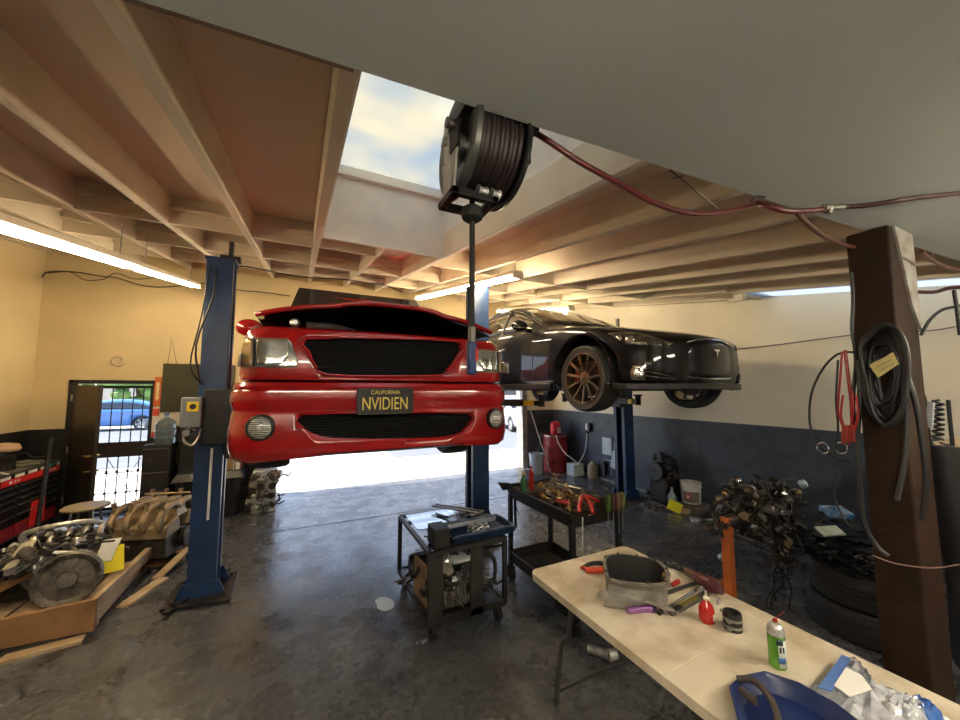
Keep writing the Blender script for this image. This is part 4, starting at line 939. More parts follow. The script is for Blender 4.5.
MB().hexa([(-1.46, 4.2, .17), (-1.42, 4.2, .17), (-1.38, 5.35, .14), (-1.44, 5.35, .14), (-1.46, 4.2, .27), (-1.42, 4.2, .27), (-1.38, 5.35, .25), (-1.44, 5.35, .25)]).build('side_board', wood_raw, p1_, bevel=0.003)
MB().bar((-2.35, 4.35, .27), (-1.98, 4.75, .40), .07, .04, up=(0, 0, 1)).build('loose_brace', wood_or, p1_)
p2__ = pallet('smaller dark stained pallet under the bronze-topped engine', -1.85, -1.12, 5.38, 6.10, wood_or, .13)
MB().box((-1.28, 5.45, .155), (.16, .10, .03), rz=.1).build('orange_patch', mat('red_orange_tape', (.85, .12, .03), .5), p2__)
simple('wood_offcut', 'pale split board leaning off the corner of the smaller pallet', 'board', MB().hexa([(-1.30, 5.05, 0.0), (-1.22, 5.05, 0), (-1.0, 5.55, .16), (-1.08, 5.55, .16), (-1.30, 5.05, .02), (-1.22, 5.05, .02), (-1.0, 5.55, .18), (-1.08, 5.55, .18)]), wood_raw)
simple('wood_offcut', 'flat board lying on the floor in front of the raw pine pallet corner', 'board', MB().box((-1.66, 4.09, .012), (.42, .10, .022), rz=.12), wood_raw)
simple('wood_offcut', 'thin board on the floor between the two pallets', 'board', MB().box((-1.28, 4.78, .012), (.10, .50, .022), rz=-.35), wood_raw)

# engine with gearbox housing on the pine pallet
e1 = thing('transmission', 'greasy engine and transmission with round bell housing on the raw pine pallet', 'transmission', (-1.95, 4.75, .14))
bc = Vector((-1.70, 4.44, .37)); ax = Vector((.18, -1, .10)).normalized()
bh = MB().lathe(bc, [(.10, -.30), (.14, -.22), (.19, -.06), (.215, -.03), (.215, .02), (.205, .035), (.19, .02), (.16, .0), (.07, .005), (.06, .03), (0, .03)], ax, n=40)
u, w_ = frame_of(ax)
bolts(bh, [bc + (u * cos(k * pi / 6) + w_ * sin(k * pi / 6)) * .20 + ax * .03 for k in range(12)], ax, .013, .02)
bolts(bh, [bc + (u * cos(k * pi / 3) + w_ * sin(k * pi / 3)) * .12 for k in range(6)], ax, .010, .02)
for k in range(10): a = k * pi / 5; d_ = u * cos(a) + w_ * sin(a); bh.bar(bc + d_ * .07 + ax * .004, bc + d_ * .16 + ax * .002, .012, .014)
bh.build('bell_housing', alug, e1)
MB().lathe((-1.90, 4.70, .38), [(.19, 0), (.18, .2), (.14, .45), (.12, .55), (.16, .58), (.16, .62), (0, .62)], (-.25, 1, 0), n=20).build('gear_case', alug, e1)
eb1 = MB().b(-2.30, -1.62, 4.72, 5.22, .16, .48, .06, .04); eb1.b(-2.22, -1.70, 4.78, 5.15, .48, .58, .05, .03)
for k in range(6): eb1.b(-2.26 + k * .105, -2.22 + k * .105, 4.70, 5.24, .22, .46)
eb1.build('engine_block', grease, e1, bevel=0.01)
itk = MB()
for k in range(5): itk.tube([(-2.12 + k * .11, 5.12, .50), (-2.13 + k * .11, 5.02, .62), (-2.10 + k * .11, 4.86, .64), (-2.08 + k * .11, 4.76, .54)], .026, n=9)
itk.build('intake_runners', steel, e1)
MB().tube([(-1.72, 5.1, .62), (-1.78, 4.95, .70), (-1.98, 4.85, .72), (-2.2, 4.92, .66), (-2.25, 5.05, .55)], .024, n=10).build('silver_hose', alub, e1)
MB().tube([(-1.58, 4.62, .42), (-1.62, 4.58, .52), (-1.76, 4.56, .55), (-2.0, 4.52, .60), (-2.2, 4.56, .52)], .018, n=9).build('coolant_pipe', steel, e1)
MB().tube([(-2.25, 4.55, .30), (-2.32, 4.6, .42), (-2.15, 4.7, .54), (-1.9, 4.68, .60)], .016, n=8).build('wiring_hose', rubber, e1)
iron_heap(e1, random.Random(11), -2.30, -1.65, 4.50, 5.15, .34, .66, [alug, steel, grease, dsteel, alub, steel], 70)
MB().sph((-2.22, 4.42, .30), .10, n=14, sq=(1, .8, .9)).cyl((-2.32, 4.4, .25), (-2.18, 4.3, .28), .05).build('starter_motor', mat('rusty_red', (.20, .03, .025), .5, .3, var=.8, scale=14), e1)
simple('yellow_document', 'bright yellow printed sheet stuck on the engine at the lower left', 'paper', MB().hexa([(-1.57, 4.60, .30), (-1.41, 4.66, .30), (-1.41, 4.67, .30), (-1.57, 4.61, .30), (-1.60, 4.66, .50), (-1.44, 4.72, .51), (-1.44, 4.73, .51), (-1.60, 4.67, .50)]), yellow_p)
simple('white_document', 'white folded paper above the yellow sheet on the engine', 'paper', MB().hexa([(-1.60, 4.62, .42), (-1.50, 4.64, .40), (-1.50, 4.65, .40), (-1.60, 4.63, .42), (-1.58, 4.68, .58), (-1.46, 4.72, .57), (-1.46, 4.73, .57), (-1.58, 4.69, .58)]), whitep)
simple('paper_tag', 'pale creased tag tied at the left of the greasy engine', 'paper', MB().hexa([(-2.12, 4.50, .50), (-2.04, 4.50, .52), (-2.04, 4.51, .52), (-2.12, 4.51, .50), (-2.08, 4.62, .66), (-1.96, 4.58, .70), (-1.96, 4.59, .70), (-2.08, 4.63, .66)]), mat('aged_paper', (.55, .50, .36), .8))

# V8 with bronze intake on the small pallet
def v_engine(t, c, L, W, Hh, mtop, mblk, rnd, runners=4, rz=0):
    M_ = Matrix.Translation(c) @ Matrix.Rotation(rz, 4, 'Z')
    b_ = MB().at(M_); b_.b(-W / 2, W / 2, -L / 2, L / 2, 0, Hh * .42, .03, .02); b_.b(-W * .36, W * .36, -L * .46, L * .46, -.0, Hh * .30)
    for k in range(5): b_.cyl((W / 2 - .02, -L * .4 + k * L * .2, Hh * .2), (W / 2 + .01, -L * .4 + k * L * .2, Hh * .2), .028)
    b_.build('block', mblk, t, bevel=0.008)
    for s in (-1, 1):
        h_ = MB().at(M_); h_.hexa([(s * W * .10, -L / 2, Hh * .42), (s * W * .52, -L / 2, Hh * .36), (s * W * .52, L / 2, Hh * .36), (s * W * .10, L / 2, Hh * .42), (s * W * .18, -L / 2, Hh * .70), (s * W * .50, -L / 2, Hh * .58), (s * W * .50, L / 2, Hh * .58), (s * W * .18, L / 2, Hh * .70)])
        h_.build('cylinder_head', mtop, t, bevel=0.012)
        for k in range(runners):
            y = -L * .38 + k * L * .76 / (runners - 1)
            r_ = MB().at(M_); r_.tube([(s * W * .46, y, Hh * .50), (s * W * .54, y, Hh * .66), (s * W * .40, y, Hh * .86), (s * W * .16, y, Hh * .90), (0, y, Hh * .82)], .036, n=10); r_.cyl((s * W * .44, y, Hh * .6), (s * W * .47, y, Hh * .98), .017, n=8); r_.cyl((s * W * .47, y, Hh * .98), (s * W * .475, y, Hh * 1.05), .024, n=8)
            r_.build('intake_runner', mtop, t)
    pl_ = MB().at(M_); pl_.b(-W * .16, W * .16, -L * .46, L * .46, Hh * .66, Hh * .80, .03, .03); pl_.tube([(-W * .05, -L * .4, Hh * .95), (-W * .05, L * .4, Hh * .95)], .012); pl_.tube([(W * .3, -L * .4, Hh), (W * .3, L * .4, Hh)], .012); pl_.build('plenum', mtop, t, bevel=0.02)
    f_ = MB().at(M_); f_.lathe((0, -L / 2, Hh * .22), [(.10, 0), (.11, .03), (.09, .04), (.11, .05), (.11, .07), (.03, .08), (0, .08)], (0, -1, 0)); f_.lathe((W * .28, -L / 2, Hh * .40), [(.05, 0), (.055, .04), (.02, .05), (0, .05)], (0, -1, 0)); f_.build('front_pulleys', dsteel, t)
e2 = thing('v8_engine', 'large engine with a bronze ribbed intake manifold, left of the blue lift column', 'engine', (-1.45, 5.62, .13))
v_engine(e2, (-1.45, 5.62, .13), .62, .60, .58, tanalu, dsteel, rnd, 4, radians(72))
iron_heap(e2, random.Random(5), -1.72, -1.20, 5.36, 5.85, .22, .46, [alub, steel, grease], 14)
# cabinet with water cooler, jug, tall black cooler body
cb_ = thing('filing_cabinet', 'black metal cabinet with silver drawer edges beside the barred gate', 'cabinet', (-1.95, 7.55, 0))
MB().b(-2.12, -1.78, 7.38, 7.80, 0.03, 1.12).build('body', black, cb_, bevel=0.01)
for z in (.38, .74): 
    d = MB().b(-2.10, -1.80, 7.36, 7.38, z, z + .33).build('drawer', mat('cabinet_drawer', (.02, .02, .021), .35), cb_, bevel=0.004)
    MB().b(-2.10, -1.80, 7.345, 7.36, z + .31, z + .33).build('drawer_edge', chp, d); MB().sph((-2.0, 7.35, z + .16), .012).build('lock', chrome, d)
jg = thing('water_jug', 'large clear blue-tinted water bottle standing on the black cabinet', 'water bottle', (-1.90, 7.55, 1.12))
MB().lathe((-1.90, 7.55, 1.12), [(0, 0), (.13, 0), (.135, .02), (.135, .09), (.125, .10), (.135, .11), (.135, .20), (.125, .21), (.135, .22), (.135, .30), (.10, .36), (.035, .40), (.03, .45), (0, .45)]).build('bottle', mat('jug_blue', (.35, .45, .52), .1, trans=.75), jg)
MB().cyl((-1.90, 7.55, 1.57), (-1.90, 7.55, 1.60), .034).build('cap', mat('cap_blue', (.1, .2, .5), .4), jg)
wc = thing('water_dispenser', 'tall black water dispenser beside the cabinet behind the blue column', 'dispenser', (-1.55, 7.6, 0))
MB().b(-1.74, -1.40, 7.62, 7.90, 0, 1.32).build('body', mat('dispenser_black', (.016, .015, .014), .5), wc, bevel=0.03)
MB().tube([(-1.72, 7.60, .72), (-1.75, 7.58, .95), (-1.68, 7.60, 1.15), (-1.60, 7.61, 1.2)], .012).build('hose', black, wc)
tu = thing('storage_tote', 'large black ribbed plastic tote behind the blue lift column', 'tote', (-1.15, 7.25, 0))
tm_ = mat('tote_black', (.020, .021, .023), .35)
MB().hexa([(-1.52, 6.98, .02), (-.84, 6.98, .02), (-.84, 7.5, .02), (-1.52, 7.5, .02), (-1.60, 6.90, .62), (-.76, 6.90, .62), (-.76, 7.56, .62), (-1.60, 7.56, .62)]).build('bin', tm_, tu, bevel=0.015)
MB().hexa([(-1.64, 6.86, .60), (-.72, 6.86, .60), (-.72, 7.60, .60), (-1.64, 7.60, .60), (-1.58, 6.92, .72), (-.78, 6.92, .72), (-.78, 7.54, .72), (-1.58, 7.54, .72)]).build('lid', tm_, tu, bevel=0.012)
rb = MB()
for x in (-1.5, -1.3, -1.1, -.92): rb.bar((x, 6.97, .05), (x - .01, 6.89, .60), .03, .03)
for y in (7.0, 7.15, 7.3): rb.bar((-.835, y, .05), (-.75, y, .62), .03, .03)
rb.build('ribs', tm_, tu)
simple('rubber_bag', 'black slumped rubber sack on the floor left of the tote', 'bag', MB().sph((-1.80, 6.98, .26), .22, n=20, sq=(.75, .8, 1.15)), mat('bag_black', (.02, .02, .022), .5), smooth=60)
bx = thing('cardboard_box', 'brown cardboard box with pale edges on the black tote', 'box', (-1.05, 7.1, .72))
MB().b(-1.30, -.88, 6.96, 7.25, .72, 1.0).build('box', card, bx); MB().b(-1.31, -1.295, 6.95, 6.965, .72, 1.02).b(-.885, -.87, 6.95, 6.965, .72, 1.02).b(-1.31, -.87, 6.95, 6.962, .995, 1.012).build('white_edge', whitep, bx)
simple('red_box', 'small red and white box behind the cardboard box on the tote', 'box', MB().b(-.85, -.79, 7.0, 7.2, .72, .92), red_p)
simple('white_carton', 'tall narrow white carton edge standing on the tote', 'box', MB().b(-.86, -.80, 6.97, 7.0, .72, .98), whitep)
e3 = thing('engine_block', 'bright silver bare engine block standing on end by the bay opening', 'engine block', (-.42, 7.05, 0))
eb3 = MB(); eb3.b(-.62, -.28, 6.95, 7.25, 0, .66, .0, .0).build('block', alub, e3, bevel=0.01)
dk = MB()
for k in range(4): dk.cyl((-.34 + 0, 6.955, .11 + k * .15), (-.34, 6.93, .11 + k * .15), .05, n=20)
for k in range(4): dk.cyl((-.50, 6.955, .09 + k * .15), (-.50, 6.90, .11 + k * .15), .055, n=20)
dk.build('bores', black, e3)
iron_heap(e3, random.Random(8), -.60, -.20, 6.88, 6.96, .05, .66, [alub, alub, steel, dsteel], 30)
MB().cyl((-.66, 7.05, .38), (-.56, 7.05, .38), .13, n=24).cyl((-.70, 7.08, .15), (-.58, 7.08, .15), .10).build('pulley', dsteel, e3)
simple('front_bin', 'black crate on the floor behind the silver engine block', 'crate', MB().b(-.70, -.42, 7.35, 7.75, 0, .95), black, bevel=0.01)

# door leaf, barred gate
dl = thing('door_leaf', 'dark brown steel door swung open into the garage at the left', 'door', (-3.15, 7.9, 0))
h0, h1 = Vector((-3.13, 7.90, 0)), Vector((-2.60, 7.24, 0)); dd = (h1 - h0).normalized(); nn = Vector((dd.y, -dd.x, 0))
dm = mat('dark_door_paint', (.035, .030, .024), .4, var=.4, scale=2)
dmb = MB(); a, b_ = h0 + nn * .0, h1; dmb.hexa([a - nn * .02 + Vector((0, 0, .02)), b_ - nn * .02 + Vector((0, 0, .02)), b_ + nn * .02 + Vector((0, 0, .02)), a + nn * .02 + Vector((0, 0, .02)), a - nn * .02 + Vector((0, 0, 2.04)), b_ - nn * .02 + Vector((0, 0, 2.04)), b_ + nn * .02 + Vector((0, 0, 2.04)), a + nn * .02 + Vector((0, 0, 2.04))]).build('leaf', dm, dl, bevel=0.003)
for z, l_ in ((1.02, .11), (.80, .04)):
    c = h1 - dd * .07; MB().cyl(c - nn * .07 + Vector((0, 0, z)), c + nn * .07 + Vector((0, 0, z)), .014).bar(c - nn * .07 + Vector((0, 0, z)), c - nn * .07 - dd * l_ + Vector((0, 0, z)), .018).bar(c + nn * .07 + Vector((0, 0, z)), c + nn * .07 - dd * l_ + Vector((0, 0, z)), .018).build('handle', brass, dl)
for z in (.25, 1.0, 1.8): MB().cyl(h0 + nn * .03 + Vector((0, 0, z)), h0 + nn * .03 + Vector((0, 0, z + .1)), .014).build('hinge', steel, dl)
struct('door_1', MB().b(DX0 - .06, DX0, YB - .03, YB + .1, 0, DZ + .06).b(DX1, DX1 + .06, YB - .03, YB + .1, 0, DZ + .06).b(DX0 - .06, DX1 + .06, YB - .03, YB + .1, DZ, DZ + .06).b(DX0, DX1, YB + .0, YB + .2, -.005, .03), black, bevel=0.004)
gt = thing('security_gate', 'black barred security gate with lattice lower panel in the small doorway', 'gate', (-2.68, YB + .12, 0))
gx0, gx1, gy = DX0 + .02, DX1 - .02, YB + .12
MB().b(gx0, gx0 + .04, gy - .02, gy + .02, .04, 2.04).b(gx1 - .04, gx1, gy - .02, gy + .02, .04, 2.04).b(gx0, gx1, gy - .02, gy + .02, 2.0, 2.04).b(gx0, gx1, gy - .02, gy + .02, .04, .09).build('frame', black, gt)
MB().b(gx0, gx1, gy - .015, gy + .015, .88, 1.12).build('mid_panel', mat('gate_brown', (.03, .022, .016), .5), gt)
for k in range(1, 7): x = lin(gx0, gx1, k / 7); MB().cyl((x, gy, .06), (x, gy, 2.02), .008, n=6).build('bar', black, gt)
lt = MB(); ks = 4
for k in range(2):
    x0_, x1_ = gx0 + .42 + k * .0, gx1; lt.bar((gx0 + .4, gy - .012, .1), (gx1 - .1, gy - .012, .85), .008).bar((gx0 + .4, gy - .012, .85), (gx1 - .1, gy - .012, .1), .008)
for r_ in ((.30, .34), (.62, .66)): lt.b(gx0, gx1, gy - .01, gy, r_[0], r_[0] + .012)
lt.build('lattice', black, gt)
for k in range(1, 7):
    for z in (.30, .64): MB().box((lin(gx0, gx1, k / 7), gy - .01, z + .01), (.035, .01, .035)).build('rosette', black, gt)
# wall hangings at left
dp = thing('hanging_board', 'dark olive panel hung by strings on the back wall behind the blue column', 'board', (-1.6, 7.9, 1.6))
MB().b(-2.08, -1.06, 7.885, 7.925, 1.60, 2.42).build('board', mat('olive_board', (.045, .045, .025), .3, coat=.3, var=.5, scale=2), dp)
MB().tube([(-2.02, 7.88, 2.42), (-2.0, 7.9, 2.85), (-1.90, 7.88, 2.42)], .004, n=5, sm=1).build('string', black, dp)
simple('whiteboard', 'white board on the wall right below the hanging olive panel', 'board', MB().b(-2.10, -1.50, 7.905, 7.925, 1.36, 1.59), mat('offwhite', (.62, .58, .48), .5))
hs = thing('strap_sign', 'narrow orange and white vertical sign strip beside the barred gate', 'sign', (-2.13, 7.88, 1.2))
MB().b(-2.175, -2.085, 7.89, 7.91, 1.70, 2.19).build('orange_strip', mat('sign_orange', (.62, .14, .03), .5), hs)
MB().b(-2.15, -2.11, 7.885, 7.89, 1.85, 2.1).py([(-2.16, 1.85), (-2.13, 1.78), (-2.10, 1.85)], 7.885, 7.89).build('arrow', mat('sign_cream', (.80, .62, .35), .5), hs)
MB().b(-2.175, -2.085, 7.89, 7.91, 1.18, 1.69).build('white_strip', mat('sign_white', (.70, .66, .58), .5), hs)
for z0, z1 in ((1.54, 1.66), (1.19, 1.27)): MB().b(-2.172, -2.088, 7.886, 7.89, z0, z1).build('red_block', mat('sign_red', (.55, .06, .04), .5), hs)
wf = thing('wall_vent', 'small oval cream fitting on the wall above the barred gate', 'fitting', (-2.66, 7.9, 2.44))
MB().lathe((-2.66, 7.93, 2.44), [(.09, 0), (.09, .03), (.075, .045), (.06, .03), (0, .028)], (0, -1, 0)).build('body', mat('fitting_cream', (.55, .46, .30), .5), wf)
wv = MB(); 
wv.tube([Yp(x, y, 7.88) for x, y in ((-20, 270), (18, 285), (40, 278), (48, 272), (75, 272), (100, 276), (118, 278), (140, 285), (165, 287), (205, 283))], .008, n=6)
wv.tube([Yp(x, y, 7.88) for x, y in ((48, 273), (70, 272), (85, 280), (104, 279), (116, 273), (135, 279), (160, 277))], .006, n=6)
wv.build('wall_wiring', black, cat='cable', label='black cables sagging along the top of the left back wall')
wv2 = MB().tube([Yp(x, y, 5.2) for x, y in ((222, 268), (240, 266), (265, 270), (300, 277), (340, 279), (368, 283), (385, 285), (402, 292))], .008, n=6)
wv2.build('overhead_cable', black, cat='cable', label='black cable running overhead from the left lift column above the red truck')
MB().tube([Yp(x, y, 7.6) for x, y in ((222, 283), (238, 290), (262, 292), (290, 296))], .008, n=6).build('wall_cable', black, cat='cable', label='thin cable along the back wall behind the red truck cab')
# ================================================================ CARTS
cm = mat('grey_cart_frame', (.055, .052, .048), .42, .5, var=.6, scale=10, col2=(.025, .022, .02))
cx0, cx1, cy0, cy1, ct = .98, 1.66, 2.86, 3.82, .67
c1 = thing('frame_cart', 'low grey angle-iron cart on casters with an engine on its bottom shelf', 'cart', (1.32, 3.34, 0))
for x, y in ((cx0, cy0), (cx1, cy0), (cx0, cy1), (cx1, cy1)):
    MB().b(x - .018, x + .018, y - .018, y + .018, .14, ct).build('post', cm, c1)
MB().b(1.33, 1.44, cy0 - .02, cy0 + .0, .10, ct - .02).build('front_plate', cm, c1)
MB().b(cx0 - .018, cx0 + .10, cy0 - .022, cy0 - .006, .12, ct - .02).build('corner_plate', cm, c1)
fr = MB()
for a, b_ in (((cx0, cy0), (cx1, cy0)), ((cx1, cy0), (cx1, cy1)), ((cx1, cy1), (cx0, cy1)), ((cx0, cy1), (cx0, cy0))):
    fr.bar((*a, ct), (*b_, ct), .035, .03, up=(0, 0, 1)); fr.bar((*a, .15), (*b_, .15), .04, .05, up=(0, 0, 1))
fr.bar((cx0, cy1 - .16, ct - .02), (cx1, cy1 - .16, ct - .02), .03, .025, up=(0, 0, 1))
fr.bar((1.36, cy0, ct), (1.36, cy1, ct), .03, .025, up=(0, 0, 1))
fr.build('frame', cm, c1)
MB().b(cx0, cx1, cy0, cy1, .145, .165).build('bottom_shelf', blackm, c1)
MB().b(1.10, cx1 + .02, cy0 - .02, cy0 + .48, ct + .012, ct + .022).build('top_plate', cm, c1)
def caster(t, x, y, r=.055, z=.13):
    MB().b(x - .03, x + .03, y - .04, y + .04, z - .02, z).b(x - .03, x - .022, y - .02, y + .02, r * .8, z).b(x + .022, x + .03, y - .02, y + .02, r * .8, z).cyl((x - .02, y - .01, r), (x + .02, y - .01, r), r, n=18).build('caster', rubber, t)
for x in (cx0 + .04, cx1 - .05):
    for y in (cy0 + .05, cy1 - .05): caster(c1, x, y)
bt_ = thing('parts_tray', 'navy blue plastic tray of small bolts lying on the grey frame cart', 'tray', (1.50, 3.05, ct + .025))
MB().pan(1.17, 1.80, 2.86, 3.24, ct + .024, ct + .085, .006, .03).build('tray', navy, bt_, bevel=.006)
MB().tube([(1.20, 2.89, ct + .085), (1.77, 2.89, ct + .085), (1.77, 3.21, ct + .085), (1.20, 3.21, ct + .085)], .010, sm=1, closed=True).build('rim', navy, bt_)
rnd = random.Random(21)
for k in range(14):
    x, y = 1.48 + rnd.uniform(-.09, .10), 3.05 + rnd.uniform(-.06, .07); a = rnd.uniform(0, 6.28); p = Vector((x, y, ct + .045 + .012 * (k % 3))); q = p + Vector((cos(a), sin(a), rnd.uniform(-.1, .4))) * .035
    mb = MB().cyl(p, q, .006, n=8); mb.cyl(q, q + (q - p).normalized() * .010, .012, n=6); mb.build('bolt', alub, cat='bolt', label='small shiny bolt lying in the navy tray on the grey cart', group='bolts in the navy tray')
hm = MB().bar((1.32, 3.80, ct + .07), (1.62, 3.28, ct + .10), .035, .012, up=(0, 0, 1)).bar((1.36, 3.82, ct + .07), (1.68, 3.30, ct + .10), .02, .02)
hm.build('steel_hinge_bar', dsteel, cat='bar', label='worn steel flat bar lying across the grey cart behind the navy tray')
simple('scissors', 'pair of dark handled snips resting on the rear of the navy tray', 'snips', MB().bar((1.48, 3.30, ct + .095), (1.70, 3.22, ct + .095), .02, .008).bar((1.50, 3.22, ct + .105), (1.68, 3.30, ct + .105), .02, .008).tube([(1.48, 3.31, ct + .1), (1.43, 3.36, ct + .1), (1.42, 3.32, ct + .1)], .008), dsteel)
simple('black_box', 'small black box on the front left corner of the grey cart', 'box', MB().b(1.02, 1.15, 2.87, 3.06, ct + .024, ct + .17), mat('box_black', (.02, .018, .016), .5), bevel=.006)
simple('glass_sheet', 'sheet of clear glass lying on top of the grey cart frame', 'glass', MB().b(1.02, 1.62, 3.34, 3.78, ct + .016, ct + .022), clear_g)
ce = thing('engine_parts', 'pile of black and silver engine castings on the bottom shelf of the grey cart', 'engine parts', (1.3, 3.25, .165))
g1 = MB().b(1.05, 1.42, 2.95, 3.45, .166, .34, .03, .03)
for k in range(6): g1.bar((1.08 + k * .06, 2.93, .18), (1.08 + k * .06, 2.97, .36), .025, .03)
g1.build('gear_case', alug, ce, bevel=.01)
MB().b(1.32, 1.56, 3.05, 3.40, .166, .47, .02, .02).build('casting', dsteel, ce, bevel=.01)
MB().b(1.24, 1.46, 3.0, 3.26, .478, .50).build('white_plate', mat('bright_plate', (.75, .75, .73), .4), ce, bevel=.008)
iron_heap(ce, random.Random(31), 1.04, 1.56, 2.92, 3.6, .22, .50, [grease, alug, black, steel, alub, dsteel], 90)
MB().tube([(1.46, 2.98, .2), (1.62, 3.0, .25), (1.66, 3.05, .42), (1.56, 3.1, .5)], .018).build('black_hose', rubber, ce)
MB().lathe((.96, 3.42, .34), [(.05, 0), (.11, .02), (.12, .08), (.12, .16), (.08, .2), (0, .2)], (1, -.2, .1), n=20).build('drum', grease, ce)
simple('cardboard_sheet', 'upright piece of brown cardboard at the left side of the grey cart', 'cardboard', MB().box((1.00, 3.16, .33), (.012, .28, .34), rz=.1), card)
simple('steel_rod', 'thin steel rod sticking out of the left side of the grey cart', 'rod', MB().tube([(.80, 3.30, .30), (1.1, 3.15, .42)], .007, sm=1), steel)
# black tool cart
tx0, tx1, ty0, ty1, tz = 2.02, 2.62, 2.40, 3.46, .83
c2 = thing('tool_cart', 'tall black two-tray tool cart heaped with hand tools', 'cart', (2.3, 2.95, 0))
MB().pan(tx0, tx1, ty0, ty1, tz, .955, .006, .035).build('top_tray', blackm, c2, bevel=.004)
MB().tube([(tx0, ty0, .955), (tx1, ty0, .955), (tx1, ty1, .955), (tx0, ty1, .955)], .010, sm=1, closed=True).build('tray_rim', blackm, c2)
MB().pan(tx0 + .02, tx1 - .02, ty0 + .02, ty1 - .02, .17, .29, .006, .02).build('bottom_tray', blackm, c2, bevel=.004)
for x, y in ((tx0 + .04, ty0 + .04), (tx1 - .04, ty0 + .04), (tx0 + .04, ty1 - .04), (tx1 - .04, ty1 - .04)):
    MB().b(x - .02, x + .02, y - .02, y + .02, .13, .86).build('leg', black, c2); caster(c2, x, y, .06, .13)
MB().hexa([(tx0 - .03, ty1 - .0, .90), (tx0 + .05, ty1, .90), (tx0 + .05, ty1 + .01, .90), (tx0 - .03, ty1 + .01, .90), (tx0 - .09, ty1, .99), (tx0 + .05, ty1, .97), (tx0 + .05, ty1 + .01, .97), (tx0 - .09, ty1 + .01, .99)]).build('corner_lip', blackm, c2)
MB().b(tx0 + .03, tx1 - .03, ty1 - .30, ty1 - .03, .84, .93).build('rear_bin', mat('rust_brown', (.06, .035, .02), .7, var=.8, scale=14), c2)
def tool(kind, p, rz, rx=0, s=1.0, m=None, m2=None):
    """hand tools built along x, head at +x"""
    M_ = Matrix.Translation(p) @ Matrix.Rotation(rz, 4, 'Z') @ Matrix.Rotation(rx, 4, 'Y') @ Matrix.Scale(s, 4); mb = MB().at(M_); m = m or steel
    if kind == 'wrench':
        mb.bar((-.09, 0, 0), (.09, 0, 0), .014, .006, up=(0, 0, 1)); mb.pz([(.085, -.008), (.10, -.018), (.122, -.014), (.112, -.004), (.105, .0), (.112, .004), (.122, .014), (.10, .018), (.085, .008)], -.004, .004)
        mb.tube([(-.10 + .013 * cos(a), .013 * sin(a), 0) for a in [2 * pi * k / 14 for k in range(14)]], .005, sm=1, closed=True)
        return mb.build('wrench', m)
    if kind == 'screwdriver':
        t_ = bpy.data.objects.new('screwdriver', None); COL.objects.link(t_); t_.matrix_basis = Matrix.Translation(p)
        mb.lathe((-.10, 0, 0), [(0, 0), (.012, .002), (.016, .01), (.016, .05), (.012, .075), (.015, .09), (.008, .1), (0, .1)], (1, 0, 0), n=12); mb.build('handle', m2 or red_p, t_)
        MB().at(M_).cyl((0, 0, 0), (.12, 0, 0), .0035, n=8).box((.118, 0, 0), (.012, .009, .002)).build('shaft', steel, t_); return t_
    if kind == 'pliers':
        t_ = bpy.data.objects.new('pliers', None); COL.objects.link(t_); t_.matrix_basis = Matrix.Translation(p)
        for q in (-1, 1): MB().at(M_).tube([(-.11, q * .035, 0), (-.07, q * .03, 0), (-.02, q * .014, 0), (.0, 0, 0)], .010, n=8).build('grip', m2 or red_p, t_)
        MB().at(M_).hexa([(-.01, -.014, -.006), (.06, -.006, -.004), (.06, .006, -.004), (-.01, .014, -.006), (-.01, -.014, .006), (.06, -.006, .004), (.06, .006, .004), (-.01, .014, .006)]).cyl((0, 0, -.009), (0, 0, .009), .013).build('jaw', dsteel, t_); return t_
    if kind == 'ratchet':
        t_ = bpy.data.objects.new('ratchet', None); COL.objects.link(t_); t_.matrix_basis = Matrix.Translation(p)
        MB().at(M_).lathe((-.12, 0, 0), [(0, 0), (.010, .003), (.012, .09), (.007, .10), (.007, .2), (0, .2)], (1, 0, 0), n=12).build('handle', m, t_)
        MB().at(M_).lathe((.09, 0, -.012), [(0, 0), (.019, .0), (.021, .006), (.021, .02), (.017, .025), (0, .025)], n=16).box((.09, 0, .02), (.011, .011, .018)).build('head', m, t_); return t_
    if kind == 'socket': return mb.lathe((0, 0, 0), [(.007, 0), (.013, 0), (.014, .02), (.011, .034), (.007, .034), (.006, .004)], (1, 0, 0), n=14).build('socket', m)
    if kind == 'hammer':
        t_ = bpy.data.objects.new('hammer', None); COL.objects.link(t_); t_.matrix_basis = Matrix.Translation(p)
        MB().at(M_).lathe((-.18, 0, 0), [(0, 0), (.015, .005), (.016, .12), (.010, .16), (.010, .33), (0, .33)], (1, 0, 0), n=12).build('handle', m2 or wood_or, t_)
        MB().at(M_).lathe((.15, -.055, 0), [(0, 0), (.016, 0), (.018, .01), (.013, .03), (.016, .05), (.013, .08), (.015, .11), (0, .11)], (0, 1, 0), n=14).build('head', dsteel, t_); return t_
def lab(o, label, cat, group=None):
    o['label'] = label; o['category'] = cat
    if group: o['group'] = group
    return o
rnd = random.Random(77)
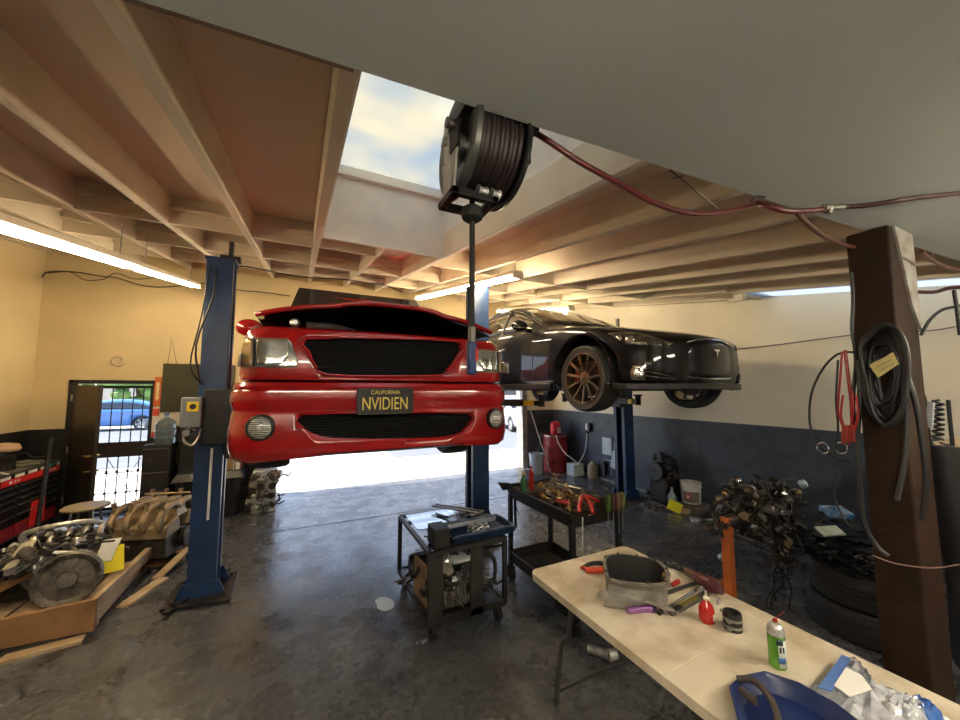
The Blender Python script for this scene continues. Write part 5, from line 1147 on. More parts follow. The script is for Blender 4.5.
for k in range(44):
    x = rnd.uniform(tx0 + .12, tx1 - .12); y = rnd.uniform(ty0 + .15, ty1 - .40); z = .862 + .0035 * k
    kd = rnd.choice(('wrench', 'wrench', 'socket', 'ratchet'))
    mt_, md_ = rnd.choice(((gold, 'golden'), (gold, 'golden'), (dsteel, 'dark'), (steel, 'silver'), (mat('rusty_steel', (.16, .08, .04), .5, .6), 'rusty brown')))
    lab(tool(kd, (x, y, z), rnd.uniform(.9, 2.0), rnd.uniform(-.08, .08), rnd.uniform(1.1, 1.6), mt_), md_ + ' ' + {'wrench': 'wrench in the tool heap on the black tool cart', 'socket': 'loose socket in the tool heap on the black tool cart', 'ratchet': 'ratchet handle in the tool heap on the black tool cart'}[kd], kd, md_ + {'wrench': ' wrenches heaped on the tool cart', 'socket': ' sockets heaped on the tool cart', 'ratchet': ' ratchets heaped on the tool cart'}[kd])
lab(tool('hammer', (2.40, 3.12, 1.04), .55, -.12, 1.0, m2=mat('dark_wood', (.10, .06, .035), .6)), 'hammer with dark handle lying on top of the black tool cart heap', 'hammer')
lab(tool('pliers', (2.24, 2.50, 1.06), 1.0, -.6, 1.6), 'large red-handled pliers standing up at the front of the tool cart', 'pliers')
lab(tool('pliers', (2.34, 2.62, 1.02), 1.7, -.2, 1.4), 'red-handled pliers lying behind the large red pliers on the tool cart', 'pliers')
lab(tool('pliers', (2.12, 2.74, .97), 2.6, -.1, 1.1), 'red-handled pliers at the left edge of the tool cart tray', 'pliers')
mk_green = mat('handle_green', (.035, .07, .012), .4)
for k, (x, mm, wd) in enumerate(((2.40, mk_green, 'green'), (2.46, mat('handle_dark', (.05, .02, .02), .4), 'dark red'), (2.52, mat('handle_brown', (.09, .05, .03), .5), 'brown'), (2.57, mat('handle_olive', (.08, .08, .02), .5), 'olive'))):
    t_ = thing('screwdriver', '%s-handled screwdriver standing in the front rail of the black tool cart' % wd, 'screwdriver', (x, 2.36, .95))
    M_ = Matrix.Translation((x, 2.375, .93))
    MB().at(M_).lathe((0, 0, 0), [(0, 0), (.014, 0), (.026, .02), (.028, .08), (.026, .14), (0, .15)], n=12).build('handle', mm, t_); MB().at(M_).cyl((0, 0, 0), (0, -.0, -.26 + .03 * k), .005, n=8).build('shaft', steel, t_)
t_ = thing('long_screwdriver', 'long thin silver rod hooked on the front left corner of the tool cart', 'tool', (2.08, 2.36, .6))
MB().tube([(2.12, 2.375, .93), (2.10, 2.36, .86), (2.04, 2.30, .62)], .006, n=8).build('rod', steel, t_)
gb = thing('green_bottle', 'small green bottle with a pale cap at the rear left of the tool cart', 'bottle', (2.10, 3.28, .94))
MB().lathe((2.11, 3.24, .935), [(0, 0), (.035, 0), (.036, .01), (.036, .10), (.015, .14), (.013, .17), (0, .17)]).build('body', green_p, gb); MB().cyl((2.11, 3.24, 1.10), (2.11, 3.24, 1.125), .017).build('cap', mat('tan_cap', (.5, .38, .2), .5), gb)
rc = thing('spray_can', 'thin red spray can standing behind the green bottle on the tool cart', 'spray can', (2.22, 3.30, .935))
MB().lathe((2.22, 3.26, .935), [(0, 0), (.026, 0), (.027, .005), (.027, .17), (.015, .185), (.012, .20), (0, .20)]).build('body', red_p, rc); MB().cyl((2.22, 3.26, 1.135), (2.22, 3.26, 1.17), .014).build('cap', red_p, rc)
hb = thing('hanging_belt', 'black strap hanging from the rear rail of the tool cart', 'strap', (2.18, 3.47, .5))
MB().tube([(2.16, 3.48, .93), (2.16, 3.49, .75), (2.165, 3.49, .50)], .016, n=8).build('strap', black, hb); MB().tube([(2.17, 3.5, .72), (2.21, 3.5, .62), (2.22, 3.5, .60)], .005).build('string', black, hb)
bc_ = thing('blue_case', 'blue patterned plastic case on the bottom tray of the tool cart', 'case', (2.25, 2.75, .18))
MB().b(2.06, 2.40, 2.46, 2.86, .178, .30).build('case', blue_p, bc_, bevel=.015)
gd = MB()
for i in range(7):
    for j in range(8): gd.box((2.095 + i * .045, 2.495 + j * .047, .304), (.028, .030, .012))
gd.build('cup_grid', mat('blue_cup', (.03, .07, .30), .35), bc_)
simple('floor_box', 'silver fitting on the floor below the front of the tool cart', 'fitting', MB().cyl((2.02, 2.24, .03), (2.1, 2.12, .03), .03).cyl((2.1, 2.12, .03), (2.16, 2.1, .03), .04), alub)

# ================================================================ FOLDING TABLE AND WHAT LIES ON IT
tabm = mat('stained_table_top', (.60, .53, .41), .5, var=1.0, scale=4.0, bump=.2, bscale=60, col2=(.40, .32, .21), detail=10)
Zt = .742
for e_, p_ in zip([n_ for n_ in tabm.node_tree.nodes if n_.type == 'VALTORGB'][0].color_ramp.elements, (.36, .56)): e_.position = p_
ft = thing('folding_table', 'long off-white folding table with stained top in the foreground', 'table', (1.9, 1.2, 0))
def rrect(x0, x1, y0, y1, r, n=6):
    P = []
    for cx_, cy_, a0 in ((x1 - r, y0 + r, -pi / 2), (x1 - r, y1 - r, 0), (x0 + r, y1 - r, pi / 2), (x0 + r, y0 + r, pi)):
        for k in range(n + 1): P.append((cx_ + r * cos(a0 + pi / 2 * k / n), cy_ + r * sin(a0 + pi / 2 * k / n)))
    return P
TLx, TRx, TFy, TNy = 1.45, 2.36, 2.17, .12
def rfar(P): return P
MB().pz([(TLx, 1.1525), (TRx, 1.1525)] + rrect(TLx, TRx, 1.2, TFy, .06)[7:21], Zt - .045, Zt).build('tabletop', tabm, ft, bevel=.0015)
MB().pz([(TLx, TNy), (TRx, TNy), (TRx, 1.151), (TLx, 1.151)], Zt - .045, Zt).build('tabletop', tabm, ft, bevel=.0015)
for y, s in ((1.86, 1), (.42, -1)):
    l_ = MB(); l_.tube([(1.56, y, Zt - .05), (1.54, y + .02 * s, .45), (1.52, y + .06 * s, .40), (1.50, y + .10 * s, .02)], .015, n=10, sm=2); l_.tube([(2.25, y, Zt - .05), (2.27, y + .02 * s, .45), (2.29, y + .06 * s, .40), (2.31, y + .10 * s, .02)], .015, n=10, sm=2); l_.bar((1.55, y, .62), (2.26, y, .62), .02); l_.bar((1.51, y + .08 * s, .12), (2.30, y + .08 * s, .12), .02)
    l_.build('leg_frame', mat('grey_leg', (.12, .12, .12), .35, .7), ft); MB().bar((1.9, y, .62), (1.9, y - .40 * s, Zt - .06), .018).build('brace', dsteel, ft)
# orange and black pruning tool at the far corner
sh = thing('utility_knife', 'orange and black curved-handled cutter at the far left corner of the table', 'cutter', Zp(600, 572, Zt))
p = Zp(600, 571, Zt); ex = Vector((.92, -.35, 0)).normalized(); ey = Vector((.35, .92, 0))
def L(a, b_, h): return p + ex * a + ey * b_ + Vector((0, 0, h))
MB().tube([L(-.10, -.01, .014), L(-.05, -.035, .022), L(.02, -.035, .024), L(.08, -.02, .02), L(.10, .0, .016)], .020, n=10).build('orange_body', mat('safety_orange', (.60, .06, .015), .4), sh)
MB().tube([L(-.11, .02, .016), L(-.06, .045, .026), L(0, .055, .028), L(.06, .045, .022), L(.10, .0, .018)], .014, n=10).build('black_handle', black, sh)
MB().tube([L(-.12, .03, .016), L(-.09, .0, .02)], .012).build('red_tip', red_p, sh)
# cast aluminium oil pan standing open
hz = thing('cast_housing', 'hollow cast aluminium housing with an open dark top standing on the table', 'casting', Zp(630, 590, Zt))
hp = Zp(634, 598, Zt); hx = Vector((.80, -.60, 0)); hy = Vector((.60, .80, 0))
def Hh(a, b_, h): return hp + hx * a + hy * b_ + Vector((0, 0, h))
ou = [(-.155, -.02), (-.14, .09), (-.06, .125), (.05, .12), (.15, .10), (.19, .03), (.16, -.06), (.06, -.085), (-.07, -.085), (-.14, -.07)]
ous = smooth_poly(ou, 3)
R_ = []
for sc_, z in ((.97, 0), (1.0, .02), (.98, .08), (1.0, .125), (1.08, .135), (1.08, .150), (.96, .150), (.90, .12), (.86, .02)):
    R_.append([Hh(x * sc_, y * sc_, z + (.035 * (y + .02) / .12 if z > .1 else 0)) for x, y in ous])
MB().rings(R_[:7], cap=False).build('shell', mat('cast_grey', (.22, .20, .17), .55, .35, var=1.0, scale=9, bump=.8, col2=(.09, .08, .065)), hz)
mbi = MB(); Vi = [[mbi.v(Hh(x * sc_, y * sc_, z + (.035 * (y + .02) / .12 if z > .1 else 0))) for x, y in ous] for sc_, z in ((.958, .148), (.90, .11), (.82, .02))]
for a, b_ in zip(Vi, Vi[1:]):
    for i in range(len(a)): mbi.f([a[i], a[(i + 1) % len(a)], b_[(i + 1) % len(a)], b_[i]])
mbi.f(Vi[-1]); mbi.build('dark_inside', mat('inside_black', (.01, .009, .008), .5), hz)
MB().hexa([Hh(-.19, -.13, .0), Hh(.16, -.15, 0), Hh(.17, -.06, 0), Hh(-.17, -.05, 0), Hh(-.17, -.115, .085), Hh(.10, -.13, .05), Hh(.14, -.07, .09), Hh(-.15, -.06, .10)]).build('flange_web', mat('cast_grey', (0, 0, 0)), hz, bevel=.008)
bo = MB().cyl(Hh(-.19, -.12, .07), Hh(-.20, -.15, .07), .026).cyl(Hh(-.19, -.14, .07), Hh(-.20, -.155, .07), .014); bo.build('bolt_boss', alu, hz)
MB().bar(Hh(.02, -.15, .075), Hh(.20, -.12, .01), .03, .012).build('rib', alu, hz)
bl = MB(); bolts(bl, [Hh(x * 1.02, y * 1.02, .15 + .035 * (y + .02) / .12) for x, y in ous[::3]], (0, 0, 1), .008, .008); bl.build('flange_bolt_holes', dsteel, hz, kind='stuff')
for k, (a, b_) in enumerate(((.185, .02), (.20, .05), (.17, -.02))): MB().sph(Hh(a, b_, .13), .022, n=10).build('fitting', brass if k == 0 else grease, hz)
# purple torch
fp = Zp(640, 613, Zt); fa_ = Vector((.93, -.30, 0)).normalized() 
tq = thing('flashlight', 'small metallic purple flashlight in front of the cast housing', 'flashlight', fp)
MB().lathe(fp - fa_ * .075 + Vector((0, 0, .02)), [(0, 0), (.017, 0), (.018, .01), (.018, .10), (.020, .11), (.021, .15), (0, .15)], fa_, n=20).build('body', mat('purple_metal', (.40, .18, .50), .25, .8), tq)
MB().lathe(fp + fa_ * .066 + Vector((0, 0, .02)), [(.0212, 0), (.0212, .02), (.018, .021), (0, .02)], fa_, n=20).build('head_ring', mat('dark_violet', (.05, .02, .10), .3, .5), tq)
# long tools fanned to the right of the housing
def lay(p0, p1, z=Zt, h=.012): return Zp(*p0, z) + Vector((0, 0, h)), Zp(*p1, z) + Vector((0, 0, h))
a, b_ = lay((661, 614), (700, 590)); d = (b_ - a)
s1 = thing('long_extension', 'long silver socket extension bar with a black tip on the table', 'tool', a)
MB().cyl(a, b_ + d * .4, .008, n=10).build('bar', chrome, s1); MB().cyl(a - d * .05, a + d * .14, .014).build('tip', black, s1)
a, b_ = lay((672, 615), (706, 596)); d = (b_ - a); k_ = d.normalized(); n_ = Vector((-k_.y, k_.x, 0))
s2 = thing('folding_knife_tool', 'dark multi-tool with an olive grip, nearest of the tools fanned on the table', 'tool', a)
MB().bar(a, b_, .036, .020, up=(0, 0, 1)).cyl(a - Vector((0, 0, .010)), a + Vector((0, 0, .010)), .018).cyl(b_ - Vector((0, 0, .010)), b_ + Vector((0, 0, .010)), .018).build('body', dsteel, s2, bevel=.003)
MB().bar(lin(a, b_, .25) + Vector((0, 0, .012)), lin(a, b_, .75) + Vector((0, 0, .012)), .024, .006, up=(0, 0, 1)).build('grip', mat('olive_grip', (.14, .11, .01), .4), s2)
a, b_ = lay((661, 597), (690, 587)); d = b_ - a
s3 = thing('adjustable_wrench', 'dark adjustable wrench behind the fanned tools on the table', 'wrench', a)
MB().bar(a, b_ + d * .2, .022, .010, up=(0, 0, 1)).build('handle', dsteel, s3); MB().box(a, (.045, .035, .014), rz=.5).cyl(a, a + Vector((0, 0, .02)), .012).build('jaw', steel, s3)
a, b_ = lay((668, 590), (688, 577)); d = b_ - a
s4 = thing('red_screwdriver', 'red-handled screwdriver lying behind the fanned tools', 'screwdriver', a)
MB().cyl(a - d * .6, a + d * .2, .004).build('shaft', steel, s4); MB().lathe(a + d * .2, [(0, 0), (.011, .0), (.015, .03), (.014, .08), (0, .085)], d, n=12).build('handle', red_p, s4)
s5 = thing('impact_wrench', 'brown and dark red air impact wrench with a ribbed hose on the table', 'impact wrench', Zp(700, 580, Zt))
ip = Zp(690, 579, Zt) + Vector((-.01, -.03, .04)); ia = (Zp(712, 588, Zt) - Zp(684, 572, Zt)); ia.z = 0; ia.normalize(); ib = Vector((-ia.y, ia.x, 0))
MB().lathe(ip + ia * .02, [(0, 0), (.030, .0), (.036, .02), (.040, .07), (.046, .10), (.044, .13), (.026, .16), (.02, .18), (0, .18)], ia, n=24).build('motor_housing', mat('dark_red_tool', (.08, .014, .018), .3, coat=.4), s5)
MB().lathe(ip - ia * .05, [(0, 0), (.022, 0), (.026, .04), (.030, .08), (0, .08)], ia, n=20).build('collar', mat('brown_tool', (.09, .04, .025), .4), s5)
MB().bar(ip + ia * .0, ip - ia * .10 + ib * .05 - Vector((0, 0, .02)), .045, .035).build('grip', mat('brown_tool', (0, 0, 0)), s5, bevel=.008)
rb = MB()
hs_ = [Zp(x, y, Zt) + Vector((0, 0, .02)) for x, y in ((683, 572), (672, 566), (660, 563), (648, 561))]
rb.tube(hs_, .013, n=10)
for k in range(9): q = lin(hs_[0], hs_[-1], k / 9); q = q + Vector((0, 0, .0)); rb.sph(q, .017, n=8)
rb.build('ribbed_hose', black, s5)
for k, (x, y) in enumerate(((702, 592), (713, 596), (719, 604), (722, 612))):
    q = Zp(x, y, Zt); MB().lathe(q, [(0, 0), (.013, 0), (.014, .02), (.011, .03), (.006, .03), (.006, .01), (0, .01)], (1, .3, 0) if k % 2 else (0, 0, 1), n=14).build('socket', alub, cat='socket', label='small bright socket lying near the red oil can on the table', group='sockets by the red oil can')
oc = thing('oil_can', 'small red squeeze bottle with a pale nozzle standing on the table', 'oil bottle', Zp(707, 621, Zt))
q = Zp(707, 621, Zt); MB().lathe(q, [(0, 0), (.034, 0), (.038, .006), (.037, .065), (.030, .085), (.014, .105), (.012, .112), (0, .112)], n=24).build('bottle', mat('oil_red', (.42, .012, .01), .2, coat=.6), oc)
MB().lathe(q + Vector((0, 0, .110)), [(.013, 0), (.013, .014), (.006, .018), (.004, .045), (0, .045)], n=14).build('nozzle', mat('pale_nozzle', (.6, .55, .45), .4), oc)
MB().b(q.x - .004, q.x + .004, q.y - .040, q.y - .035, q.z + .02, q.z + .05).build('white_mark', whitep, oc)
rg = thing('hose_coupler', 'black rubber coupler with two steel clamps standing on the table', 'coupler', Zp(733, 631, Zt))
q = Zp(733, 629, Zt); MB().lathe(q, [(.036, 0), (.040, .0), (.042, .01), (.042, .075), (.040, .085), (.034, .085), (.034, .005)], n=28).build('rubber_sleeve', rubber, rg)
for z in (.016, .050): MB().lathe(q + Vector((0, 0, z)), [(.0425, 0), (.044, 0), (.044, .012), (.0425, .012)], n=28, cap=False).box(q + Vector((-.045, -.01, z + .006)), (.018, .02, .018)).build('clamp', steel, rg)
gs = thing('aerosol_can', 'green and white aerosol can with silver top and red straw on the table', 'spray can', Zp(778, 668, Zt))
q = Zp(778, 666, Zt); MB().lathe(q, [(0, 0), (.030, 0), (.033, .004), (.033, .150), (.030, .158)], n=32).build('body', mat('lime_can', (.11, .34, .03), .25, .3, coat=.5), gs)
MB().lathe(q, [(.0335, .138), (.0335, .152), (.031, .160), (.031, .165), (.022, .178), (.013, .182), (.013, .188), (0, .188)], n=32).build('silver_top', alub, gs)
MB().lathe(q + Vector((0, 0, .186)), [(0, 0), (.009, 0), (.008, .014), (0, .016)], n=16).build('nozzle', red_p, gs)
MB().tube([q + Vector((0, 0, .197)), q + Vector((.06, -.01, .222))], .0015, n=6, sm=1).build('straw', red_p, gs)
def can_arc(a0, a1, z0, z1, r, nm, m):
    g = [[q + Vector((r * cos(a), r * sin(a), z)) for a in [lin(a0, a1, i / 10) for i in range(11)]] for z in (z0, z1)]
    o = MB().grid(g).build(nm, m, gs); md = o.modifiers.new('s', 'SOLIDIFY'); md.thickness = .0006; return o
ca = math.atan2(-q.y, -q.x)
can_arc(ca + .15, ca + 1.25, .012, .125, .0336, 'white_label', mat('can_white', (.65, .68, .68), .35))
can_arc(ca + .10, ca + 1.0, .03, .055, .0341, 'blue_label', mat('can_blue', (.04, .14, .40), .35))
can_arc(ca - .05, ca + .7, .105, .130, .0341, 'dark_label', mat('can_dark', (.02, .05, .06), .35))
can_arc(ca + .25, ca + .5, .075, .10, .0342, 'letter_mark', mat('can_dark', (0, 0, 0)))
can_arc(ca + .6, ca + .85, .075, .10, .0342, 'letter_mark', mat('can_dark', (0, 0, 0)))
# blue tray with bent pipe
bp_ = [Zp(x, y, Zt + .03) for x, y in ((729, 694), (740, 683), (765, 678), (800, 690), (838, 712), (880, 745), (850, 800), (770, 790), (738, 730))]
bt2 = thing('drain_pan', 'deep blue angular plastic pan at the near edge of the table', 'pan', Zp(780, 715, Zt))
cen = sum(bp_, Vector()) / len(bp_)
Rr = [[cen + (p_ - cen) * sc_ + Vector((0, 0, -.03 + h)) for p_ in bp_] for sc_, h in ((.80, .0), (.97, .045), (1.0, .06), (.96, .062), (.90, .045), (.74, .010))]
for r_ in Rr:
    for p_ in r_: p_.z = max(p_.z, Zt + .001)
MB().rings(Rr).build('pan', blue_p, bt2, bevel=.004)
pp = thing('rubber_elbow_pipe', 'dark brown bent rubber pipe resting in the blue pan', 'pipe', Zp(760, 700, Zt))
MB().tube([Zp(737, 679, Zt + .06), Zp(752, 680, Zt + .075), Zp(766, 692, Zt + .07), Zp(775, 708, Zt + .06), Zp(780, 730, Zt + .055)], .012, n=12).tube([Zp(741, 690, Zt + .05), Zp(756, 702, Zt + .05)], .014).build('pipe', mat('brown_rubber', (.05, .035, .03), .5), pp)
# plastic bag of parts
pbm = mat('crinkled_plastic', (.60, .62, .66), .15, var=.9, scale=26, col2=(.20, .22, .27), bump=.9, bscale=30, coat=1.0)
bag = thing('plastic_bag', 'crinkled clear plastic parcel with a blue printed header at the near right of the table', 'bag', Zp(860, 690, Zt))
rnd = random.Random(4)
def crumple(name, px_, m, h=.035, seed=1, lift=.0, sub_=7):
    poly = [Zp(x, y, Zt + .01) for x, y in px_]; cc = sum(poly, Vector()) / len(poly); rn = random.Random(seed)
    R_ = []; N = len(poly) * 4; sm_ = smooth_poly([(p_.x, p_.y) for p_ in poly], 4)
    for k in range(sub_):
        f_ = 1 - k / sub_
        R_.append([Vector((lin(cc.x, x, f_ if k else 1), lin(cc.y, y, f_ if k else 1), Zt + .003 + lift + h * math.sin(min(1, k / sub_ * 1.3) * pi / 2) + (rn.uniform(-.010, .012) if k else 0))) for x, y in sm_])
    mb = MB(); V = [[mb.v(p_) for p_ in r] for r in R_]; c_ = mb.v((cc.x, cc.y, Zt + h + lift))
    for a, b_ in zip(V, V[1:]):
        for i in range(len(a)): mb.f([a[i], a[(i + 1) % len(a)], b_[(i + 1) % len(a)], b_[i]])
    for i in range(len(V[-1])): mb.f([V[-1][i], V[-1][(i + 1) % len(V[-1])], c_])
    mb.f(V[0][::-1]); return mb.build(name, m, bag, smooth=20)
crumple('bag_body', [(812, 686), (830, 672), (846, 656), (858, 660), (872, 678), (888, 698), (905, 700), (940, 716), (960, 730), (900, 745), (850, 712), (835, 700)], pbm, .045, 3)
crumple('bag_fold', [(870, 706), (890, 698), (915, 702), (938, 714), (930, 735), (890, 730)], pbm, .06, 9)
hdm = mat('header_blue', (.04, .13, .42), .3, coat=.8, var=.5, scale=20)
hq = [Zp(x, y, Zt + .05) for x, y in ((818, 688), (842, 655), (851, 659), (832, 692))]
MB().prism(hq, lambda p_: p_, lambda p_: p_ + Vector((0, 0, .003))).build('blue_header', hdm, bag)
hq = [Zp(x, y, Zt + .055) for x, y in ((834, 686), (846, 668), (862, 676), (872, 690), (850, 697))]
MB().prism(hq, lambda p_: p_, lambda p_: p_ + Vector((0, 0, .003))).build('white_label', whitep, bag)
crumple('blue_wrap', [(905, 702), (915, 700), (935, 712), (950, 726), (925, 730)], hdm, .05, 5)
# ================================================================ RIGHT SIDE, FLOOR AND WALL
# engine on the orange stand
es = thing('engine_stand', 'orange engine stand leg under the tangled engine at the right', 'stand', (3.62, 1.95, 0))
MB().bar((3.39, 1.98, .06), (3.39, 1.98, .86), .07, .07).build('upright', orange, es, bevel=.004)
MB().bar((3.39, 2.35, .05), (3.39, 1.45, .05), .08, .07).bar((3.1, 2.3, .05), (3.9, 2.3, .05), .08, .07).build('foot', orange, es, bevel=.004)
MB().cyl((3.39, 1.98, .82), (3.72, 1.92, .86), .05).build('spindle', dsteel, es)
en = thing('wired_engine', 'greasy engine tangled in wiring looms and hoses on the orange stand', 'engine', (3.75, 1.86, .55))
rnd = random.Random(41)
def A(px, py, D): return CO + ray(px, py) * D
b0 = MB().b(3.62, 4.02, 1.74, 2.02, .66, 1.02, .04, .03); b0.build('block', grease, en, bevel=.012)
b1 = MB().b(3.80, 3.98, 1.66, 1.86, .74, 1.05, .02, .02); b1.build('black_cover', mat('cover_black', (.008, .008, .009), .3), en, bevel=.01)
tangle = [grease, dsteel, alug, black, steel, black, grease, dsteel, alug]
iron_heap(en, random.Random(42), 3.50, 4.05, 1.66, 2.05, .72, 1.13, tangle, 150, .62)
iron_heap(en, random.Random(43), 3.50, 3.72, 1.78, 2.02, .85, 1.12, [tanalu, alug, dsteel, grease], 40, .6)
iron_heap(en, random.Random(44), 3.76, 3.95, 1.72, 1.86, .42, .68, [grease, dsteel, tanalu], 26, .6)
for k in range(34):
    a = A(rnd.uniform(712, 800), rnd.uniform(490, 540), rnd.uniform(3.15, 3.5)); b_ = a + Vector((rnd.uniform(-.22, .22), rnd.uniform(-.16, .16), rnd.uniform(-.16, .14)))
    MB().tube(wiggle(rnd, a, b_, 5, .07), rnd.choice((.006, .009, .013)), n=6).build('wiring_loom', rnd.choice((black, rubber, dsteel, mat('brown_loom', (.10, .06, .035), .6))), en)
for k in range(7):
    a = A(rnd.uniform(770, 792), 530, 3.3); b_ = A(rnd.uniform(765, 800), rnd.uniform(575, 625), 3.25)
    MB().tube(wiggle(rnd, a, b_, 5, .05), rnd.choice((.006, .010)), n=6).build('hanging_wire', black, en)
for (x, y, D, m) in ((738, 481, 3.3, chrome), (763, 490, 3.3, alub), (803, 484, 3.35, mat('blue_grey_cap', (.30, .40, .45), .3)), (797, 493, 3.35, tanalu), (783, 497, 3.3, brass), (726, 493, 3.3, brass), (723, 558, 3.25, alub), (729, 565, 3.25, grease), (756, 527, 3.2, alub), (720, 500, 3.3, tanalu)):
    c = A(x, y, D); MB().lathe(c, [(0, -.03), (.030, -.03), (.038, -.01), (.036, .02), (.022, .03), (0, .035)], (rnd.uniform(-1, 1), -1, rnd.uniform(-.3, 1)), n=16).build('cap', m, en)
MB().tube([A(738, 481, 3.3), A(741, 490, 3.3), A(736, 500, 3.3), A(730, 507, 3.3)], .010).build('sensor_stalk', dsteel, en)
MB().bar(A(716, 528, 3.18), A(790, 560, 3.2), .02, .02).build('bracket', dsteel, en)
# tyre stack and the junk on it
TS = Vector((4.27, 1.42, 0))
def tyre(label, z, dx_=0, dy_=0):
    t = thing('tire', label, 'tire', TS + Vector((dx_, dy_, z)), group='stacked tires')
    c = TS + Vector((dx_, dy_, z + .125)); R0 = .36
    prof = [(.23, -.09), (.27, -.118), (.33, -.120), (.352, -.105), (.36, -.08), (.362, -.05), (.354, -.048), (.354, -.042), (.362, -.040), (.363, -.004), (.355, -.002), (.355, .004), (.363, .006), (.362, .040), (.354, .042), (.354, .048), (.362, .05), (.36, .08), (.352, .105), (.33, .12), (.27, .118), (.23, .09), (.22, .0)]
    MB().lathe(c, prof + [prof[0]], n=72, cap=False).build('tread', tyre_m, t, smooth=25)
    return t
tyre('bottom one of the two worn black tires stacked behind the timber post', 0)
tyre('upper one of the two worn black tires stacked behind the timber post', .245, .03, -.02)
jk2 = thing('black_plastic_panels', 'heap of black plastic trim panels lying on the stacked tires', 'panels', TS + Vector((0, 0, .50)))
rnd = random.Random(51)
for k in range(16):
    c = TS + Vector((rnd.uniform(-.32, .30), rnd.uniform(-.25, .25), .50 + .018 * k)); a = rnd.uniform(0, 3.1)
    mb = MB(); mb.box(c, (rnd.uniform(.16, .34), rnd.uniform(.05, .12), .018), rz=a, rx=rnd.uniform(-.25, .25), ry=rnd.uniform(-.2, .2)); mb.tube(wiggle(rnd, c, c + Vector((cos(a), sin(a), .05)) * .28, 3, .04), .012)
    mb.build('panel', mat('satin_black_panel', (.006, .006, .007), .5, spec=.25), jk2, bevel=.004)
for k in range(9):
    c = TS + Vector((rnd.uniform(-.45, .1), rnd.uniform(-.15, .2), rnd.uniform(.55, .72))); MB().tube(wiggle(rnd, c, c + Vector((rnd.uniform(.1, .4), rnd.uniform(-.2, .1), rnd.uniform(-.1, .1))), 4, .05), .012).build('hose', black, jk2)
MB().tube([A(846, 553, 2.95), A(858, 558, 2.95), A(868, 562, 2.9), A(877, 563, 2.9)], .006).build('silver_rod', chrome, jk2)
simple('blue_package', 'crumpled bright blue packet on top of the black panels', 'packet', MB().box(A(836, 512, 3.3), (.20, .14, .05), rz=-.5, rx=.3).box(A(830, 509, 3.3), (.1, .12, .03), rz=.2, rx=-.3), mat('bright_blue_packet', (.04, .22, .60), .25, var=.8, scale=12, col2=(.4, .5, .65), coat=.8), bevel=.01)
simple('white_label_box', 'white and lime printed label card lying in front of the blue packet', 'label', MB().box(A(830, 531, 2.95), (.20, .09, .012), rz=-.35, rx=.5), mat('label_white', (.62, .66, .60), .35, var=.7, scale=20, col2=(.25, .42, .15)))
0 and simple('white_jug', 'pale plastic cap or jug beside the timber post on the black panels', 'jug', MB().cyl(A(868, 503, 3.2), A(868, 512, 3.2), .05), mat('milky', (.5, .5, .48), .4))
# ---- floor along the right wall
dr = thing('oil_drum', 'dark red steel drum standing in the far right corner', 'drum', (5.62, 7.25, 0))
dc = (5.72, 7.35)
MB().lathe((*dc, 0), [(0, 0), (.285, 0), (.29, .02), (.28, .03), (.28, .28), (.292, .295), (.28, .31), (.28, .58), (.292, .595), (.28, .61), (.28, .85), (.29, .86), (.29, .88), (.275, .88), (.27, .86), (0, .86)], n=40).build('drum', redd, dr)
MB().lathe((*dc, .84), [(.285, 0), (.293, 0), (.293, .03), (.285, .03)], n=40, cap=False).build('lid_ring', steel, dr)
ec = thing('red_canister', 'small bright red canister with a white label on top of the drum', 'canister', (dc[0] + .02, dc[1], .88))
MB().lathe((dc[0] + .0, dc[1] - .02, .862), [(0, 0), (.12, 0), (.125, .02), (.125, .26), (.10, .31), (.05, .34), (0, .34)], n=24).build('body', mat('bright_red', (.65, .02, .03), .35), ec)
MB().b(dc[0] - .04, dc[0] + .07, dc[1] - .155, dc[1] - .148, .92, 1.06).build('white_label', whitep, ec)
gbk = thing('grey_bucket', 'tall light grey bin beside the bay jamb', 'bin', (5.27, 7.35, 0))
MB().lathe((5.12, 7.30, 0), [(0, 0), (.14, 0), (.17, .44), (.18, .45), (.18, .47), (.165, .47), (.15, .06), (0, .06)], n=28).build('bin', mat('light_grey', (.38, .42, .44), .5), gbk)
simple('broom_handle', 'long pale wooden handle leaning into the corner beside the drum', 'handle', MB().cyl((5.40, 7.10, .0), (5.30, 7.88, 1.62), .014), mat('pale_wood', (.45, .38, .28), .6))
simple('mop_handle', 'thin dark stick standing in the light grey bin', 'handle', MB().cyl((5.10, 7.3, .07), (5.30, 7.32, .95), .010), dsteel)
simple('thin_rod', 'thin rod leaning on the wall behind the red drum', 'rod', MB().cyl((5.40, 7.70, .0), (5.55, 7.88, 1.45), .010), dsteel)
wb = thing('power_box', 'white plastic box with a looping white cord on the floor in front of the drum', 'box', (5.85, 6.75, 0))
MB().b(5.66, 5.96, 6.60, 6.86, 0, .27).build('box', mat('white_box', (.55, .62, .62), .4), wb, bevel=.015)
MB().b(5.70, 5.92, 6.594, 6.60, .04, .22).build('front_plate', mat('white_plate', (.62, .68, .68), .35), wb)
MB().tube([(6.10, 6.62, 1.02), (6.09, 6.64, .75), (6.06, 6.70, .48), (5.98, 6.74, .32), (5.90, 6.74, .275), (5.82, 6.76, .33), (5.66, 6.92, .5), (5.56, 7.03, .74), (5.55, 7.08, .90)], .012).build('cord', white_p, wb)
ot = thing('wall_socket', 'small white wall socket with a black cover on the grey band', 'socket', (6.1, 6.6, 1.1))
MB().b(6.085, 6.12, 6.56, 6.66, 1.02, 1.18).build('plate', white_p, ot, bevel=.004); MB().b(6.04, 6.12, 6.48, 6.56, 1.01, 1.20).build('cover', black, ot, bevel=.006)
